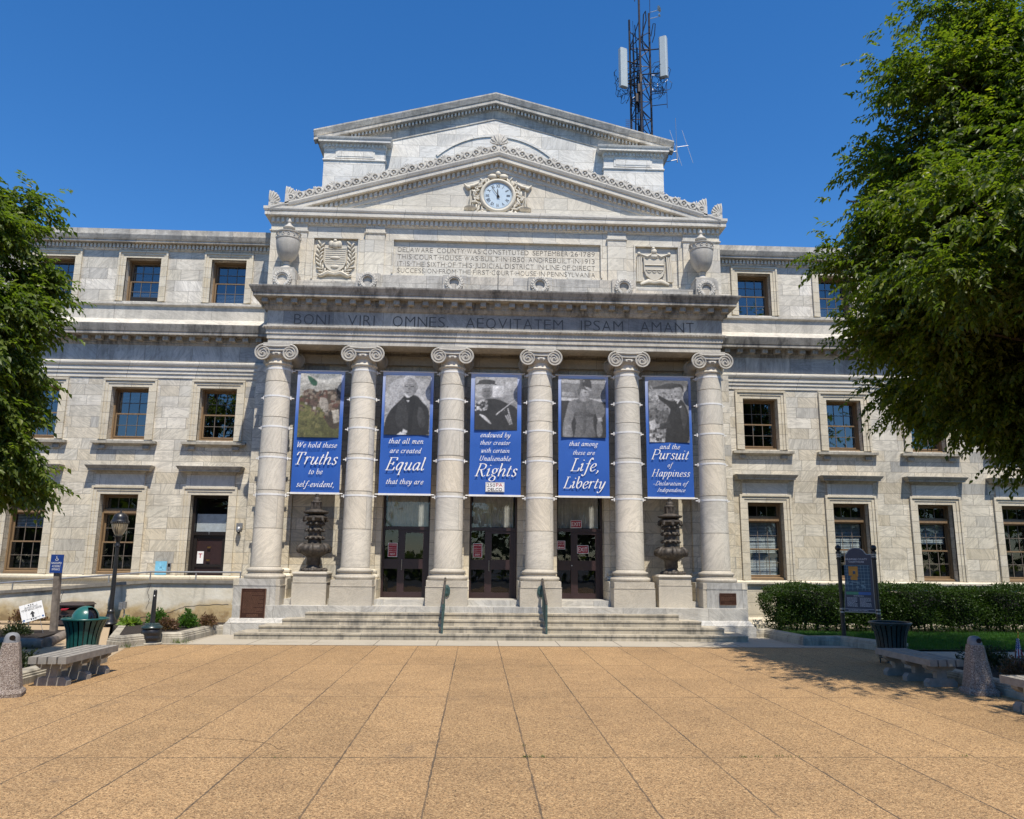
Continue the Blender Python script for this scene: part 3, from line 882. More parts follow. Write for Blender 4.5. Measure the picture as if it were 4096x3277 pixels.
def make_window(kind):
    hw = WW / 2 if kind != 'u' else .545
    h = {'l': LT - LB, 'm': MT_ - MBz, 'u': UT - UB}[kind]
    f = MB()
    t = .05
    y0, y1 = .24, .42
    sill = .11 if kind != 'u' else .05
    # outer wooden frame
    f.box(-hw, -hw + t, y0, y1, 0, h); f.box(hw - t, hw, y0, y1, 0, h); f.box(-hw + t, hw - t, y0, y1, h - t, h)
    f.hexa([(-hw + t, y0 - .10, 0), (hw - t, y0 - .10, 0), (hw - t, y1, 0), (-hw + t, y1, 0)],
           [(-hw + t, y0 - .10, sill * .5), (hw - t, y0 - .10, sill * .5), (hw - t, y1, sill), (-hw + t, y1, sill)])
    f2 = MB()
    pane = MB()
    def sash(z0, z1, y, nx, nz, st=.042, mun=.018):
        x0, x1 = -hw + t, hw - t
        f.box(x0, x0 + st, y, y + .04, z0, z1); f.box(x1 - st, x1, y, y + .04, z0, z1)
        f.box(x0 + st, x1 - st, y, y + .04, z0, z0 + st); f.box(x0 + st, x1 - st, y, y + .04, z1 - st, z1)
        pane.quad((x0 + st, y + .025, z0 + st), (x1 - st, y + .025, z0 + st), (x1 - st, y + .025, z1 - st), (x0 + st, y + .025, z1 - st))
        gx, gz = (x1 - x0 - 2 * st) / nx, (z1 - z0 - 2 * st) / nz
        for i in range(1, nx):
            f2.box(x0 + st + i * gx - mun / 2, x0 + st + i * gx + mun / 2, y + .010, y + .022, z0 + st, z1 - st)
        for i in range(1, nz):
            f2.box(x0 + st, x1 - st, y + .008, y + .020, z0 + st + i * gz - mun / 2, z0 + st + i * gz + mun / 2)
    if kind == 'l':
        f.box(-hw + t, hw - t, y0 - .02, y1, 1.79, 1.91)
        sash(1.91, h - t, .33, 3, 1)
        sash(.915, 1.79, .36, 3, 2)
        sash(sill, .955, .31, 3, 2)
    else:
        mid = h * .5 + .02
        sash(mid - .03, h - t, .36, 3, 2)
        sash(sill, mid + .03, .31, 3, 2)
    o = f.build('window', 'wood')
    f2.build('muntin', 'muntin', o)
    pane.build('pane', 'glass_low' if kind == 'l' else 'glass', o)
    casing(hw, h, .22 if kind == 'u' else .25, o)
    if kind == 'l':
        hood(LB, o)
    if kind == 'm':
        ledge(MBz, o)
    return o, h, hw
def make_blind(hw, z0, z1, parent, gap=.045):
    m = MB()
    z = z0
    while z < z1:
        m.add([(-hw, .46, z), (hw, .46, z), (hw, .475, z + gap * .62), (-hw, .475, z + gap * .62)], [(0, 1, 2, 3)])
        z += gap
    return m.build('blind', 'blind', parent)
WIN = {k: make_window(k) for k in 'lmu'}
for k in WIN:
    WIN[k][0].parent = H
used = set()
def place_window(k, x, z, blind=None):
    o = WIN[k][0]
    if k in used:
        o = copy_tree(o, H)
    used.add(k)
    o.location = (x, 0, z)
    for c in [c for c in o.children if c.name.startswith('blind')]:
        bpy.data.objects.remove(c)
    if blind:
        b = make_blind(WIN[k][2] - .1, blind[0], blind[1], o)
        b.location = (0, 0, 0)
    for c in o.children:
        c.location = (0, 0, 0)
    return o
for i, x in enumerate(XL):
    if i > 0:
        place_window('l', x, LB, (1.35, 1.75) if i == 2 else None)
    place_window('m', x, MBz, (1.25, 1.55) if i == 1 else None)
    place_window('u', x, UB, (.1, 1.35) if i else (.1, .5))
for i, x in enumerate(XR):
    place_window('l', x, LB, [(.15, 1.75), (.75, 1.75), (1.15, 1.75), None, None][i])
    place_window('m', x, MBz)
    place_window('u', x, UB, (.1, .6) if i == 1 else (.55, .75) if i == 0 else None)
# the second upper window of the left wing looks open: a solid dark strip paints the unlit gap at its foot
MB().box(XL[1] - .43, XL[1] + .43, YW + .27, YW + .305, 9.95, 10.12).build('dark_gap_strip', 'dark', H)

# ---- side door in the left wing
dx = XL[0]
sd_ = MB()
y0 = YW + .24
sd_.box(dx - .56, dx - .47, y0, y0 + .16, 1.30, 3.84); sd_.box(dx + .47, dx + .56, y0, y0 + .16, 1.30, 3.84)
sd_.box(dx - .47, dx + .47, y0, y0 + .16, 3.77, 3.84); sd_.box(dx - .47, dx + .47, y0, y0 + .16, 2.66, 2.76)
sdo = sd_.build('side_doorway', 'door_dark', H)
for c in (casing(.56, 3.84, .25, sdo, z0=1.30), hood(0, sdo)):
    c.location = (dx, 0, 0) - wloc(sdo) + Vector((0, YW, 0)) if False else Vector((dx, YW, 0)) - wloc(sdo)
d_ = MB()
d_.box(dx - .47, dx - .38, y0 + .05, y0 + .11, 1.31, 2.66); d_.box(dx + .38, dx + .47, y0 + .05, y0 + .11, 1.31, 2.66)
d_.box(dx - .38, dx + .38, y0 + .05, y0 + .11, 2.56, 2.66); d_.box(dx - .38, dx + .38, y0 + .05, y0 + .11, 1.31, 1.42); d_.box(dx - .38, dx + .38, y0 + .05, y0 + .11, 1.72, 1.80)
d_.build('door', 'door_dark', sdo)
MB().box(dx - .38, dx + .38, y0 + .085, y0 + .10, 1.42, 2.56).build('door_panel', 'door', sdo)
MB().quad((dx - .47, y0 + .09, 2.76), (dx + .47, y0 + .09, 2.76), (dx + .47, y0 + .09, 3.77), (dx - .47, y0 + .09, 3.77)).build('pane', 'glass_door', sdo)
MB().box(dx - .45, dx + .45, y0 + .14, y0 + .16, 2.77, 3.30).build('door_shade', 'blind', sdo)
for z in (2.30, 1.92):
    MB().box(dx - .05, dx + .05, y0 + .03, y0 + .049, z - .02, z + .02).build('handle', 'brass', sdo)
nt_ = MB().box(dx - .33, dx - .14, y0 + .035, y0 + .048, 1.82, 2.18).build('notice', 'white')
tag(nt_, 'white paper notice with a large red T taped on the dark side door', 'notice')
tm = MB()
put_text(tm, 'T', dx - .235, y0 + .033, 1.99, height=.13, off=.02)
tm.build('lettering', 'redink', nt_)
tm = MB()
put_text(tm, 'T', dx - .02, y0 - .002, 2.675, height=.075, off=.02)
tm.build('lettering', 'steel', sdo)

# ---- portico floor, plinth and steps
MB().box(-6.98, 6.98, 21.80, 24.0, 0, .75).build('porch_floor', 'plinth', H)
MB().mould([(-6.98, 24), (-6.98, 21.8), (6.98, 21.8), (6.98, 24)], [(0, .43), (.03, .425), (.05, .40), (.08, .34), (.115, .31), (.115, .285), (0, .285)][::-1]).build('plinth_moulding', 'plinth', H)
MB().mould([(-6.98, 24), (-6.98, 21.8), (6.98, 21.8), (6.98, 24)], [(0, 0), (.15, 0), (.15, .275), (0, .285)]).build('plinth', 'plinth', H)
for k, (hw, zt, yf) in enumerate(((6.49, .158, 20.45), (5.985, .308, 20.79), (5.485, .455, 21.13), (4.975, .602, 21.47))):
    stp = MB()
    stp.box(-hw, hw, yf + .02, 21.62 if k < 2 else 21.81, 0 if k == 0 else zt - .17, zt - .03)
    stp.box(-hw - .004, hw + .004, yf, 21.63 if k < 2 else 21.82, zt - .04, zt)
    stp.build('step', 'steps', H)
MB().box(-6.86, 6.86, 22.5, 23.7, .74, .90).build('threshold_step', 'plinth', H)

# ---- wall behind the columns
YB = 23.5
BAY = [-2.5932, 0.0, 2.5932]
COLX = [-6.371, -3.890, -1.2966, 1.2966, 3.890, 6.371]
ops = [(x - .71, x + .71, .88, 4.75) for x in BAY]
MB().wall(-7.0, 7.0, .75, 8.6, YB, ops, .5).build('porch_wall', 'wall', H)
for x in COLX:
    pl = MB()
    w_ = .43
    pl.box(x - w_, x + w_, YB - .17, YB + .02, 1.70, 7.55)
    pl.mould([(x - w_, YB), (x - w_, YB - .17), (x + w_, YB - .17), (x + w_, YB)], [(0, 1.43), (.13, 1.44), (.14, 1.5), (.12, 1.54), (.06, 1.58), (.08, 1.62), (.08, 1.67), (.02, 1.71), (0, 1.72)])
    pl.box(x - .60, x + .60, 22.6, YB, .755, 1.43)
    pl.mould([(x - w_, YB), (x - w_, YB - .17), (x + w_, YB - .17), (x + w_, YB)], [(0, 7.5), (.03, 7.55), (.03, 7.65), (.1, 7.72), (.1, 7.8), (0, 7.82)])
    pl.build('pilaster', 'wall', H)
for sg in (-1, 1):
    pl = MB()
    pl.box(min(sg * 6.80, sg * 7.22), max(sg * 6.80, sg * 7.22), YB - .17, 24.05, 1.43, 7.7)
    pl.box(min(sg * 6.9, sg * 7.05), max(sg * 6.9, sg * 7.05), 21.97, 24.05, .745, 1.428)
    pl.build('corner_pier', 'wall', H)
for x in BAY:      # stone door surrounds
    dc = MB()
    dc.box(x - .90, x - .71, YB - .05, YB + .02, .90, 4.95); dc.box(x + .71, x + .90, YB - .05, YB + .02, .90, 4.95); dc.box(x - .71, x + .71, YB - .05, YB + .02, 4.75, 4.95)
    dc.build('door_surround', 'casing', H)
# upper wall panels between pilasters
for x in BAY + [-5.08, 5.08]:
    up_ = MB()
    up_.torus((x, YB - .01, 5.6), .34, .03, 28, 6)
    up_.box(x - .62, x + .62, YB - .035, YB, 6.3, 6.36); up_.box(x - .62, x + .62, YB - .035, YB, 6.9, 6.96)
    up_.build('wall_panel', 'wall', H)

# ---- doorways: frame > door, panes, curtain, handle
def make_doorway():
    YD = .36
    f = MB()
    hw = .71
    zt = 4.75
    z0 = .005
    f.box(-hw, -hw + .06, YD - .06, YD + .12, z0, zt - .89); f.box(hw - .06, hw, YD - .06, YD + .12, z0, zt - .89)
    f.box(-hw + .06, hw - .06, YD - .04, YD + .1, 1.985, 2.085); f.box(-hw + .06, hw - .06, YD - .06, YD + .1, zt - .95, zt - .89)
    f.box(-.245, -.20, YD - .02, YD + .08, z0, 1.985)
    f.box(-.65, -.245, YD, YD + .06, z0, .17); f.box(-.65, -.245, YD, YD + .06, .84, 1.13)
    o = f.build('doorway', 'door')
    d = MB()
    d.box(-.20, -.04, YD - .01, YD + .05, z0, 1.98); d.box(.50, .65, YD - .01, YD + .05, z0, 1.98)
    d.box(-.04, .50, YD - .01, YD + .05, z0, .17); d.box(-.04, .50, YD - .01, YD + .05, .84, 1.13); d.box(-.04, .50, YD - .01, YD + .05, 1.90, 1.98)
    d.build('door', 'door', o)
    g = MB()
    for a, b, c, e in ((-.04, .50, .17, .84), (-.04, .50, 1.13, 1.90), (-.65, -.245, .17, .84), (-.65, -.245, 1.13, 1.985)):
        g.quad((a, YD + .03, c), (b, YD + .03, c), (b, YD + .03, e), (a, YD + .03, e))
    g.build('pane', 'glass_door', o)
    MB().quad((-.65, YD + .03, 2.085), (.65, YD + .03, 2.085), (.65, YD + .03, zt - .95), (-.65, YD + .03, zt - .95)).build('transom_pane', 'glass_door', o)
    c = MB()
    n = 150
    vs = []
    for i in range(n + 1):
        x = -.62 + 1.24 * i / n
        yy = YD + .14 + .018 * math.sin(i * 1.1) + .012 * math.sin(i * .37 + 1)
        vs += [(x, yy, 2.10), (x, yy, 3.78)]
    c.add(vs, [(2 * i, 2 * i + 2, 2 * i + 3, 2 * i + 1) for i in range(n)])
    c.build('curtain', 'curtain', o, smooth=60)
    hb = MB()
    hb.tube([(-.115, YD - .06, .80), (-.115, YD - .06, 1.12)], .014, 8)
    for z in (.84, 1.08):
        hb.tube([(-.115, YD - .06, z), (-.115, YD, z)], .01, 6)
    hb.build('handle', 'steel', o, smooth=40)
    return o
dw = make_doorway()
for i, x in enumerate(BAY):
    o = dw if i == 0 else copy_tree(dw)
    o.parent = H
    o.location = (x, YB - 24, .885)
    for c in o.children:
        c.location = (0, 0, 0)
    if i == 2:      # no pull bar on the exit door, only a lock
        for c in list(o.children):
            if c.name.startswith('handle'):
                bpy.data.objects.remove(c)
        h_ = MB().lathe([(.0, 0), (.018, 0), (.018, .02), (0, .022)], 12, cap=False).xform(Matrix.Translation((-.22, .33, .98)) @ Matrix.Rotation(R(90), 4, 'X')).build('lock', 'steel', o)
        h_.location = (0, 0, 0)
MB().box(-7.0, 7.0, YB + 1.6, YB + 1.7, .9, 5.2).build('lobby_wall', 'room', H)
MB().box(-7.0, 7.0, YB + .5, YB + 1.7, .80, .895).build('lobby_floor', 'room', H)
# ---- columns: shaft > base, capital, pedestal, bands
JZ = [2.817, 3.886, 4.932, 5.969, 7.017]
SZ = [3.758, 4.812, 5.692, 6.581, 7.394]
def shaft_r(z):
    t = (z - 1.72) / (7.5 - 1.72)
    return .405 - .055 * max(0, t - .05) ** 1.25
def make_column():
    prof = []
    zs = sorted(set([1.72, 1.74] + [1.72 + (7.5 - 1.72) * i / 24 for i in range(25)]))
    for z in zs:
        prof.append((shaft_r(z), z))
    for j in JZ:
        prof = [q for q in prof if abs(q[1] - j) > .02]
        prof += [(shaft_r(j), j - .009), (shaft_r(j) - .012, j - .006), (shaft_r(j) - .012, j + .006), (shaft_r(j), j + .009)]
    prof.sort(key=lambda q: q[1])
    prof[0] = (.44, 1.70)
    prof += [(.355, 7.505), (.385, 7.52), (.395, 7.545), (.385, 7.57), (.355, 7.585), (.352, 7.74)]
    s_ = MB().lathe(prof, 48)
    o = s_.build('column', 'column', smooth=32)
    b = MB()
    bp_ = [(.55, 1.432), (.545, 1.44), (.565, 1.47), (.57, 1.50), (.56, 1.535), (.535, 1.552), (.50, 1.556), (.50, 1.572), (.472, 1.585), (.462, 1.61), (.475, 1.632), (.495, 1.636), (.495, 1.645), (.505, 1.66), (.505, 1.69), (.49, 1.708), (.45, 1.712), (.445, 1.725), (.42, 1.74), (.40, 1.765)]
    b.lathe(bp_, 48)
    b.build('column_base', 'pedestal', o, smooth=40)
    p = MB()
    p.box(-.575, .575, -.60, .6, .752, 1.265)
    p.box(-.56, .56, -.585, .58, 1.265, 1.432)
    p.box(-.585, .585, -.612, .6, 1.262, 1.272)
    p.build('pedestal', 'pedestal', o)
    # Ionic capital: abacus, channel, two scrolls front and back, egg ring
    c = MB()
    c.box(-.43, .43, -.43, .43, 8.045, 8.10)
    c.box(-.40, .40, -.40, .40, 8.10, 8.135)
    c.lathe([(.36, 7.70), (.42, 7.76), (.455, 7.82), (.44, 7.86), (.36, 7.87)], 32)
    for i in range(18):
        a = 2 * math.pi * i / 18
        c.ball((.43 * math.cos(a), .43 * math.sin(a), 7.795), (.045, .045, .055), 6, 5)
    for s in (-1, 1):
        # bolster: scroll drum running front to back
        pr = [(.20, -.44), (.225, -.42), (.20, -.38), (.15, -.2), (.135, 0), (.15, .2), (.20, .38), (.225, .42), (.20, .44)]
        st = len(c.v)
        c.lathe([(r_ * .93, z_) for r_, z_ in pr], 28)
        c.xform(Matrix.Translation((s * .385, 0, 7.825)) @ Matrix.Rotation(R(-90), 4, 'X'), st)
        for f_ in (-1, 1):
            pts = []
            for i in range(70):
                th = i / 69 * 2 * math.pi * 2.6
                r_ = .212 * (1 - i / 69) ** .82 + .022
                a = math.pi / 2 - s * th * 1
                pts.append((s * .385 + r_ * math.cos(a) * 1, f_ * .448, 7.825 + r_ * math.sin(a)))
            rs = [.030 * (1 - .6 * i / 69) for i in range(70)]
            c.tube(pts, rs, 6)
            c.ball((s * .385, f_ * .45, 7.825), (.032, .03, .032), 8, 5)
    for f_ in (-1, 1):
        ch = []
        for i in range(13):
            x = -.385 + .77 * i / 12
            sag = .03 * (1 - (x / .385) ** 2)
            ch.append((x, sag))
        yy = f_ * .445
        c.tube([(x, yy, 8.030 - sg_ * .6) for x, sg_ in ch], .026, 6)
        c.tube([(x, yy, 7.925 - sg_) for x, sg_ in ch], .022, 6)
        vs = []
        for x, sg_ in ch:
            vs += [(x, f_ * .43, 7.90 - sg_), (x, f_ * .43, 8.05)]
        c.add(vs, [(2 * i, 2 * i + 2, 2 * i + 3, 2 * i + 1) for i in range(12)])
    c.box(-.37, .37, -.42, .42, 7.86, 8.046)
    c.build('capital', 'capital', o, smooth=45)
    for k, z in enumerate(SZ):
        r_ = shaft_r(z) + .006
        m = MB().lathe([(r_ - .01, z - .026), (r_, z - .026), (r_, z + .026), (r_ - .01, z + .026)], 48, cap=False)
        for sx in (-1, 1):
            m.box(sx * (r_ + .045) - .06, sx * (r_ + .045) + .06, .04, .10, z - .014, z + .014)
            m.box(sx * (r_ + .02) - .014, sx * (r_ + .02) + .014, -.0, .11, z - .05, z + .05)
        m.build('band', 'white_metal', o, smooth=40)
    return o
c0 = make_column()
YC = 22.574
for i, x in enumerate(COLX):
    o = c0 if i == 0 else copy_tree(c0)
    o.parent = H
    o.location = (x, YC - 24, 0)
    for c in o.children:
        c.location = (0, 0, 0)
# end pedestals of the portico are wider blocks
for sg in (-1, 1):
    a, b = sorted((sg * 5.9, sg * 7.03))
    MB().box(a, b, 21.96, 24.0, .748, 1.262).box(a + .02, b - .02, 21.975, 24.0, 1.262, 1.436).box(a - .01, b + .01, 21.95, 24.0, 1.262, 1.272).build('corner_pedestal', 'plinth', H)

# ---- entablature of the portico
UP = [(-6.72, 24.0), (-6.72, 22.2), (6.72, 22.2), (6.72, 24.0)]
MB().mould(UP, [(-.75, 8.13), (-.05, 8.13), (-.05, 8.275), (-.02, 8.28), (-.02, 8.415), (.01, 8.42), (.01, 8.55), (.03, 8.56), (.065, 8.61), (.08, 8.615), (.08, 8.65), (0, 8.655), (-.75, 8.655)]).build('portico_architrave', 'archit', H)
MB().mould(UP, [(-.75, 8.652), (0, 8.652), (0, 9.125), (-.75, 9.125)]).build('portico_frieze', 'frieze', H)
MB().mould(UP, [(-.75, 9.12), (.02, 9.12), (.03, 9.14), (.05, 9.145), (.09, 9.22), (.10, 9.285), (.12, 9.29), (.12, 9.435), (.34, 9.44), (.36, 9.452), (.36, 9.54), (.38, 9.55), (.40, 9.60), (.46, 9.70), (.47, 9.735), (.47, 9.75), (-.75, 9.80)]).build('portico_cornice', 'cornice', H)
MB().box(-6.7, 6.7, 22.9, 23.55, 8.42, 8.5).build('porch_ceiling', 'soffit', H)
MB().box(-6.7, 6.7, 23.3, 23.52, 7.82, 8.1).build('inner_architrave', 'soffit', H)
for i in range(33):
    modillion(-6.76 + 13.52 * i / 32, (22.2 - .262, 22.2 - .10, 9.30, 9.442), 'portico')
for sg in (-1, 1):
    for k in range(4):
        y = 22.5 + .41 * k
        a, b = sorted((sg * 6.82, sg * 6.975))
        MB().box(a, b, y - .085, y + .085, 9.30, 9.442).build('modillion', 'cornice', H)
eg = MB()
n = 110
for i in range(n):
    x = -6.78 + 13.56 * i / (n - 1)
    eg.ball((x, 22.2 - .085, 9.245), (.035, .03, .042), 6, 4)
for i in range(150):
    x = -6.8 + 13.6 * i / 149
    eg.box(x - .022, x + .022, 22.2 - .075, 22.2 - .03, 8.575, 8.605)
eg.build('egg_moulding', 'cornice', H)['kind'] = 'stuff'
tx = MB()
words = [('BONI', -5.245), ('VIRI', -3.62), ('OMNES.', -1.50), ('AEQVITATEM', 1.36), ('IPSAM', 3.86), ('AMANT', 5.14)]
MB_ = None
full = 'BONI  VIRI  OMNES.  AEQVITATEM  IPSAM  AMANT'
def spaced(mb, txt, x0, x1, y, z, h, off=-.012):
    adv = []
    wd = {'I': .34, ' ': .62, '.': .3, '·': .34, 'M': 1.02, 'W': 1.15, 'O': 1.0, 'Q': 1.0, 'C': .92, 'D': .92, 'N': .96, 'A': .92, 'V': .92, 'H': .94, 'U': .9, 'E': .72, 'F': .7, 'L': .68, 'S': .7, 'B': .76, 'P': .74, 'R': .78, 'T': .8, 'J': .5, '1': .5}
    for ch in txt:
        adv.append(wd.get(ch, .8))
    tot = sum(adv)
    k = (x1 - x0) / tot
    x = x0
    for ch, a in zip(txt, adv):
        if ch not in ' ':
            if ch == '·':
                mb.box(x + a * k / 2 - h * .06, x + a * k / 2 + h * .06, y, y + .01, z + h * .44, z + h * .56)
            else:
                vs, fs = text_geo(ch, height=h, off=off)
                xs_ = [v[0] for v in vs]
                wreal = max(xs_) - min(xs_)
                lim = a * k * .80
                s = min(1.25, lim / wreal) if ch != 'I' else 1
                mb.add([(x + a * k / 2 + v[0] * s, y, z + v[2]) for v in vs], fs)
                if ch == 'Q':       # long tail of the Roman Q
                    xc = x + a * k / 2
                    mb.add([(xc + h * .02, y, z + h * .16), (xc + h * .10, y, z + h * .16), (xc + h * .52, y, z - h * .06), (xc + h * .42, y, z - h * .06)], [(0, 3, 2, 1)])
        x += a * k
spaced(tx, full, -5.97, 5.90, 22.2 - .004, 8.705, .345)
tx.build('frieze_inscription', 'friezecut', H)

# ---- parapet with laurel wreaths, urn pedestals
pp = MB()
pp.box(-3.6, 3.6, 22.28, 23.2, 9.76, 10.33)
pp.box(-5.98, -3.6, 22.40, 23.2, 9.76, 10.14); pp.box(3.6, 5.98, 22.40, 23.2, 9.76, 10.14)
for x in (-3.86, -1.29, 1.27, 3.80):
    pp.box(x - .36, x + .36, 22.22, 23.1, 9.77, 10.345)
for sg in (-1, 1):
    a, b = sorted((sg * 5.99, sg * 6.67))
    pp.box(a, b, 22.2, 23.05, 9.77, 10.36)
    pp.box(a + .03, b - .03, 22.25, 23.0, 10.36, 10.44)
pp.build('parapet', 'parapet', H)
for x in (-6.36, -3.86, -1.30, 1.26, 3.79, 6.30):
    wr = MB()
    yy = 22.18
    for k in range(17):
        a = R(-62) + R(304) * k / 16
        for s in (-1, 0, 1):
            q = .205 + s * .035
            st = len(wr.v)
            wr.ball((0, 0, 0), (.028, .04, .062), 6, 5)
            wr.xform(Matrix.Translation((x + q * math.cos(a), yy - .02 + .02 * abs(s), 10.09 + q * math.sin(a))) @ Matrix.Rotation(-(a) + s * .5 * (1 if k < 8 else -1), 4, 'Y'), st)
    wr.build('wreath', 'crest', H, smooth=60)
MB().tube([(.0, 22.02, 9.74), (.0, 22.02, 10.42)], .012, 6).build('metal_rod', 'black_paint', H)

# ---- attic storey with inscription and pediment
YA = 23.1
at = MB()
at.wall(-7.0, 7.0, 9.76, 12.70, YA, [(-3.24, 3.24, 10.70, 11.79), (-5.70, -4.34, 10.45, 11.78), (4.34, 5.70, 10.45, 11.78)], .06)
for a, b, c, d in ((-3.24, 3.24, 10.70, 11.79), (-5.70, -4.34, 10.45, 11.78), (4.34, 5.70, 10.45, 11.78)):
    at.quad((a, YA + .06, c), (b, YA + .06, c), (b, YA + .06, d), (a, YA + .06, d))
for sg in (-1, 1):
    at.quad((sg * 7.0, YA, 9.76), (sg * 7.0, 30, 9.76), (sg * 7.0, 30, 12.75), (sg * 7.0, YA, 12.75))
for a, b in ((-7.03, -5.92), (-4.12, -3.52), (3.46, 4.05), (5.86, 7.03)):
    at.box(a, b, YA - .06, YA + .01, 9.8, 11.93)
    at.mould([(a, YA), (a, YA - .06), (b, YA - .06), (b, YA)], [(0, 11.93), (.02, 11.94), (.035, 11.97), (.035, 12.0), (0, 12.005)])
    at.box(a, b, YA - .055, YA + .01, 12.0, 12.2)
for a, b, c, d in ((-3.24, 3.24, 10.70, 11.79), (-5.70, -4.34, 10.45, 11.78), (4.34, 5.70, 10.45, 11.78)):
    e = .05
    at.box(a - e, b + e, YA - .035, YA + .01, d, d + e); at.box(a - e, a, YA - .035, YA + .01, c, d); at.box(b, b + e, YA - .035, YA + .01, c, d)
at.build('attic_storey', 'attic', H)
LN = ['DELAWARE COUNTY·WAS·CONSTITUTED SEPTEMBER·26·1789', 'THIS·COURT·HOUSE·WAS·BUILT·IN·1850 AND·REBUILT·IN·1913',
      'IT·IS·THE·SIXTH·OF·THIS·JUDICIAL·DISTRICT IN·LINE·OF·DIRECT', 'SUCCESSION·FROM·THE·FIRST·COURT·HOUSE·IN·PENNSYLVANIA']
for l, z in zip(LN, (11.425, 11.19, 10.965, 10.74)):
    ti = MB()
    spaced(ti, l, -3.13, 3.08, YA + .055, z, .165, off=-.013)
    ti.build('inscription', 'lettercut', H)
SL = (14.50 - 12.46) / 6.9
def zr(x): return 14.50 - abs(x) * SL
AP = [(-7.0, 30), (-7.0, YA), (7.0, YA), (7.0, 30)]
MB().mould(AP, [(-.05, 12.19), (.03, 12.2), (.05, 12.225), (.05, 12.41), (.20, 12.42), (.22, 12.44), (.22, 12.56), (.24, 12.57), (.26, 12.62), (.26, 12.70), (-.05, 12.76)]).build('attic_cornice', 'trim', H)
dn = MB()
def dentils(x0, x1, y, z0, z1, w_, pitch, d, zf=None):
    n = int((x1 - x0) / pitch)
    for i in range(n):
        x = x0 + (x1 - x0) * (i + .5) / n
        k = zf(x) if zf else 0
        s_ = (zf(x + .01) - zf(x - .01)) / .02 if zf else 0
        a, b = x - w_ / 2, x + w_ / 2
        dn.hexa([(a, y - d, z0 + k - s_ * w_ / 2), (b, y - d, z0 + k + s_ * w_ / 2), (b, y, z0 + k + s_ * w_ / 2), (a, y, z0 + k - s_ * w_ / 2)],
                [(a, y - d, z1 + k - s_ * w_ / 2), (b, y - d, z1 + k + s_ * w_ / 2), (b, y, z1 + k + s_ * w_ / 2), (a, y, z1 + k - s_ * w_ / 2)])
dentils(-7.05, 7.05, YA - .03, 12.25, 12.40, .088, .148, .085)
dentils(-5.75, 0, YA - .02, -.17, -.02, .088, .148, .09, zr)
dentils(0, 5.75, YA - .02, -.17, -.02, .088, .148, .09, zr)
dn.build('dentil_band', 'trim', H)['kind'] = 'stuff'
MB().prism([(-6.3, 12.70), (6.3, 12.70), (0, 14.46)], YA, YA + .3).build('tympanum', 'attic', H)
MB().rake([-7.05, 0, 7.05], zr, [(0, -.21), (.03, -.20), (.03, -.01), (.20, -.005), (.22, .01), (.22, .13), (.25, .15), (.28, .235), (.28, .28), (-.1, .30)], YA).build('raking_cornice', 'trim', H)
# flat soffit band under the raking dentils
MB().rake([-6.2, 0, 6.2], zr, [(0, -.30), (.025, -.295), (.025, -.19), (0, -.185)], YA).build('raking_moulding', 'trim', H)
# running-scroll cresting with palmettes
cr = MB()
YS = YA - .20
z0f = lambda x: zr(x) + .27
cr.rake([-6.62, 0, 6.62], z0f, [(.0, 0), (.05, 0), (.05, .245), (0, .245)], YS)
n = 23
hwid = 6.45
for sg in (-1, 1):
    for i in range(n):
        x = sg * (.16 + (hwid - .16) * i / (n - 1))
        zc = z0f(x) + .135
        cr.torus((x, YS - .055, zc), .098, .034, 14, 6)
        cr.ball((x, YS - .06, zc), (.036, .035, .036), 8, 5)
        if i < n - 1:
            x2 = sg * (.16 + (hwid - .16) * (i + 1) / (n - 1))
            z2 = z0f(x2) + .135
            pts = []
            for k in range(9):
                t = k / 8
                xx = x + (x2 - x) * t
                zz = zc + (z2 - zc) * t + .125 * math.cos(math.pi * t) * (1 if i % 1 == 0 else -1)
                pts.append((xx, YS - .05, zz))
            cr.tube(pts, .030, 5)
        if i % 2 == 1:
            big = i % 4 == 1
            for k in range(5 if big else 3):
                a = R(90) + R(32) * (k - (2 if big else 1))
                L_ = .16 if big else .11
                st = len(cr.v)
                cr.ball((0, 0, L_ * .5), (.026, .03, L_ * .55), 6, 5)
                cr.xform(Matrix.Translation((x + sg * .13, YS - .03, z0f(x + sg * .13) + .21)) @ Matrix.Rotation(R(90) - a, 4, 'Y'), st)
def palmette(m, x, y, z, h, a_from=-75, a_to=75, n=7, flip=1):
    for k in range(n):
        a = R(a_from + (a_to - a_from) * k / (n - 1)) * flip
        L_ = h * (.72 + .28 * math.cos(a))
        st = len(m.v)
        m.ball((0, 0, L_ * .52), (h * .085, h * .10, L_ * .5), 6, 6)
        m.xform(Matrix.Translation((x, y, z)) @ Matrix.Rotation(a, 4, 'Y'), st)
    m.prism([(x + h * .80 * math.sin(R(q)) * flip, z + h * (.9 * math.cos(R(q)) + .06)) for q in np.linspace(a_to, a_from, 14)] + [(x, z - .02)] if flip > 0 else
            [(x - h * .80 * math.sin(R(q)), z + h * (.9 * math.cos(R(q)) + .06)) for q in np.linspace(a_from, a_to, 14)] + [(x, z - .02)], y, y + .05)
palmette(cr, -.01, YS - .06, 15.0, .38)
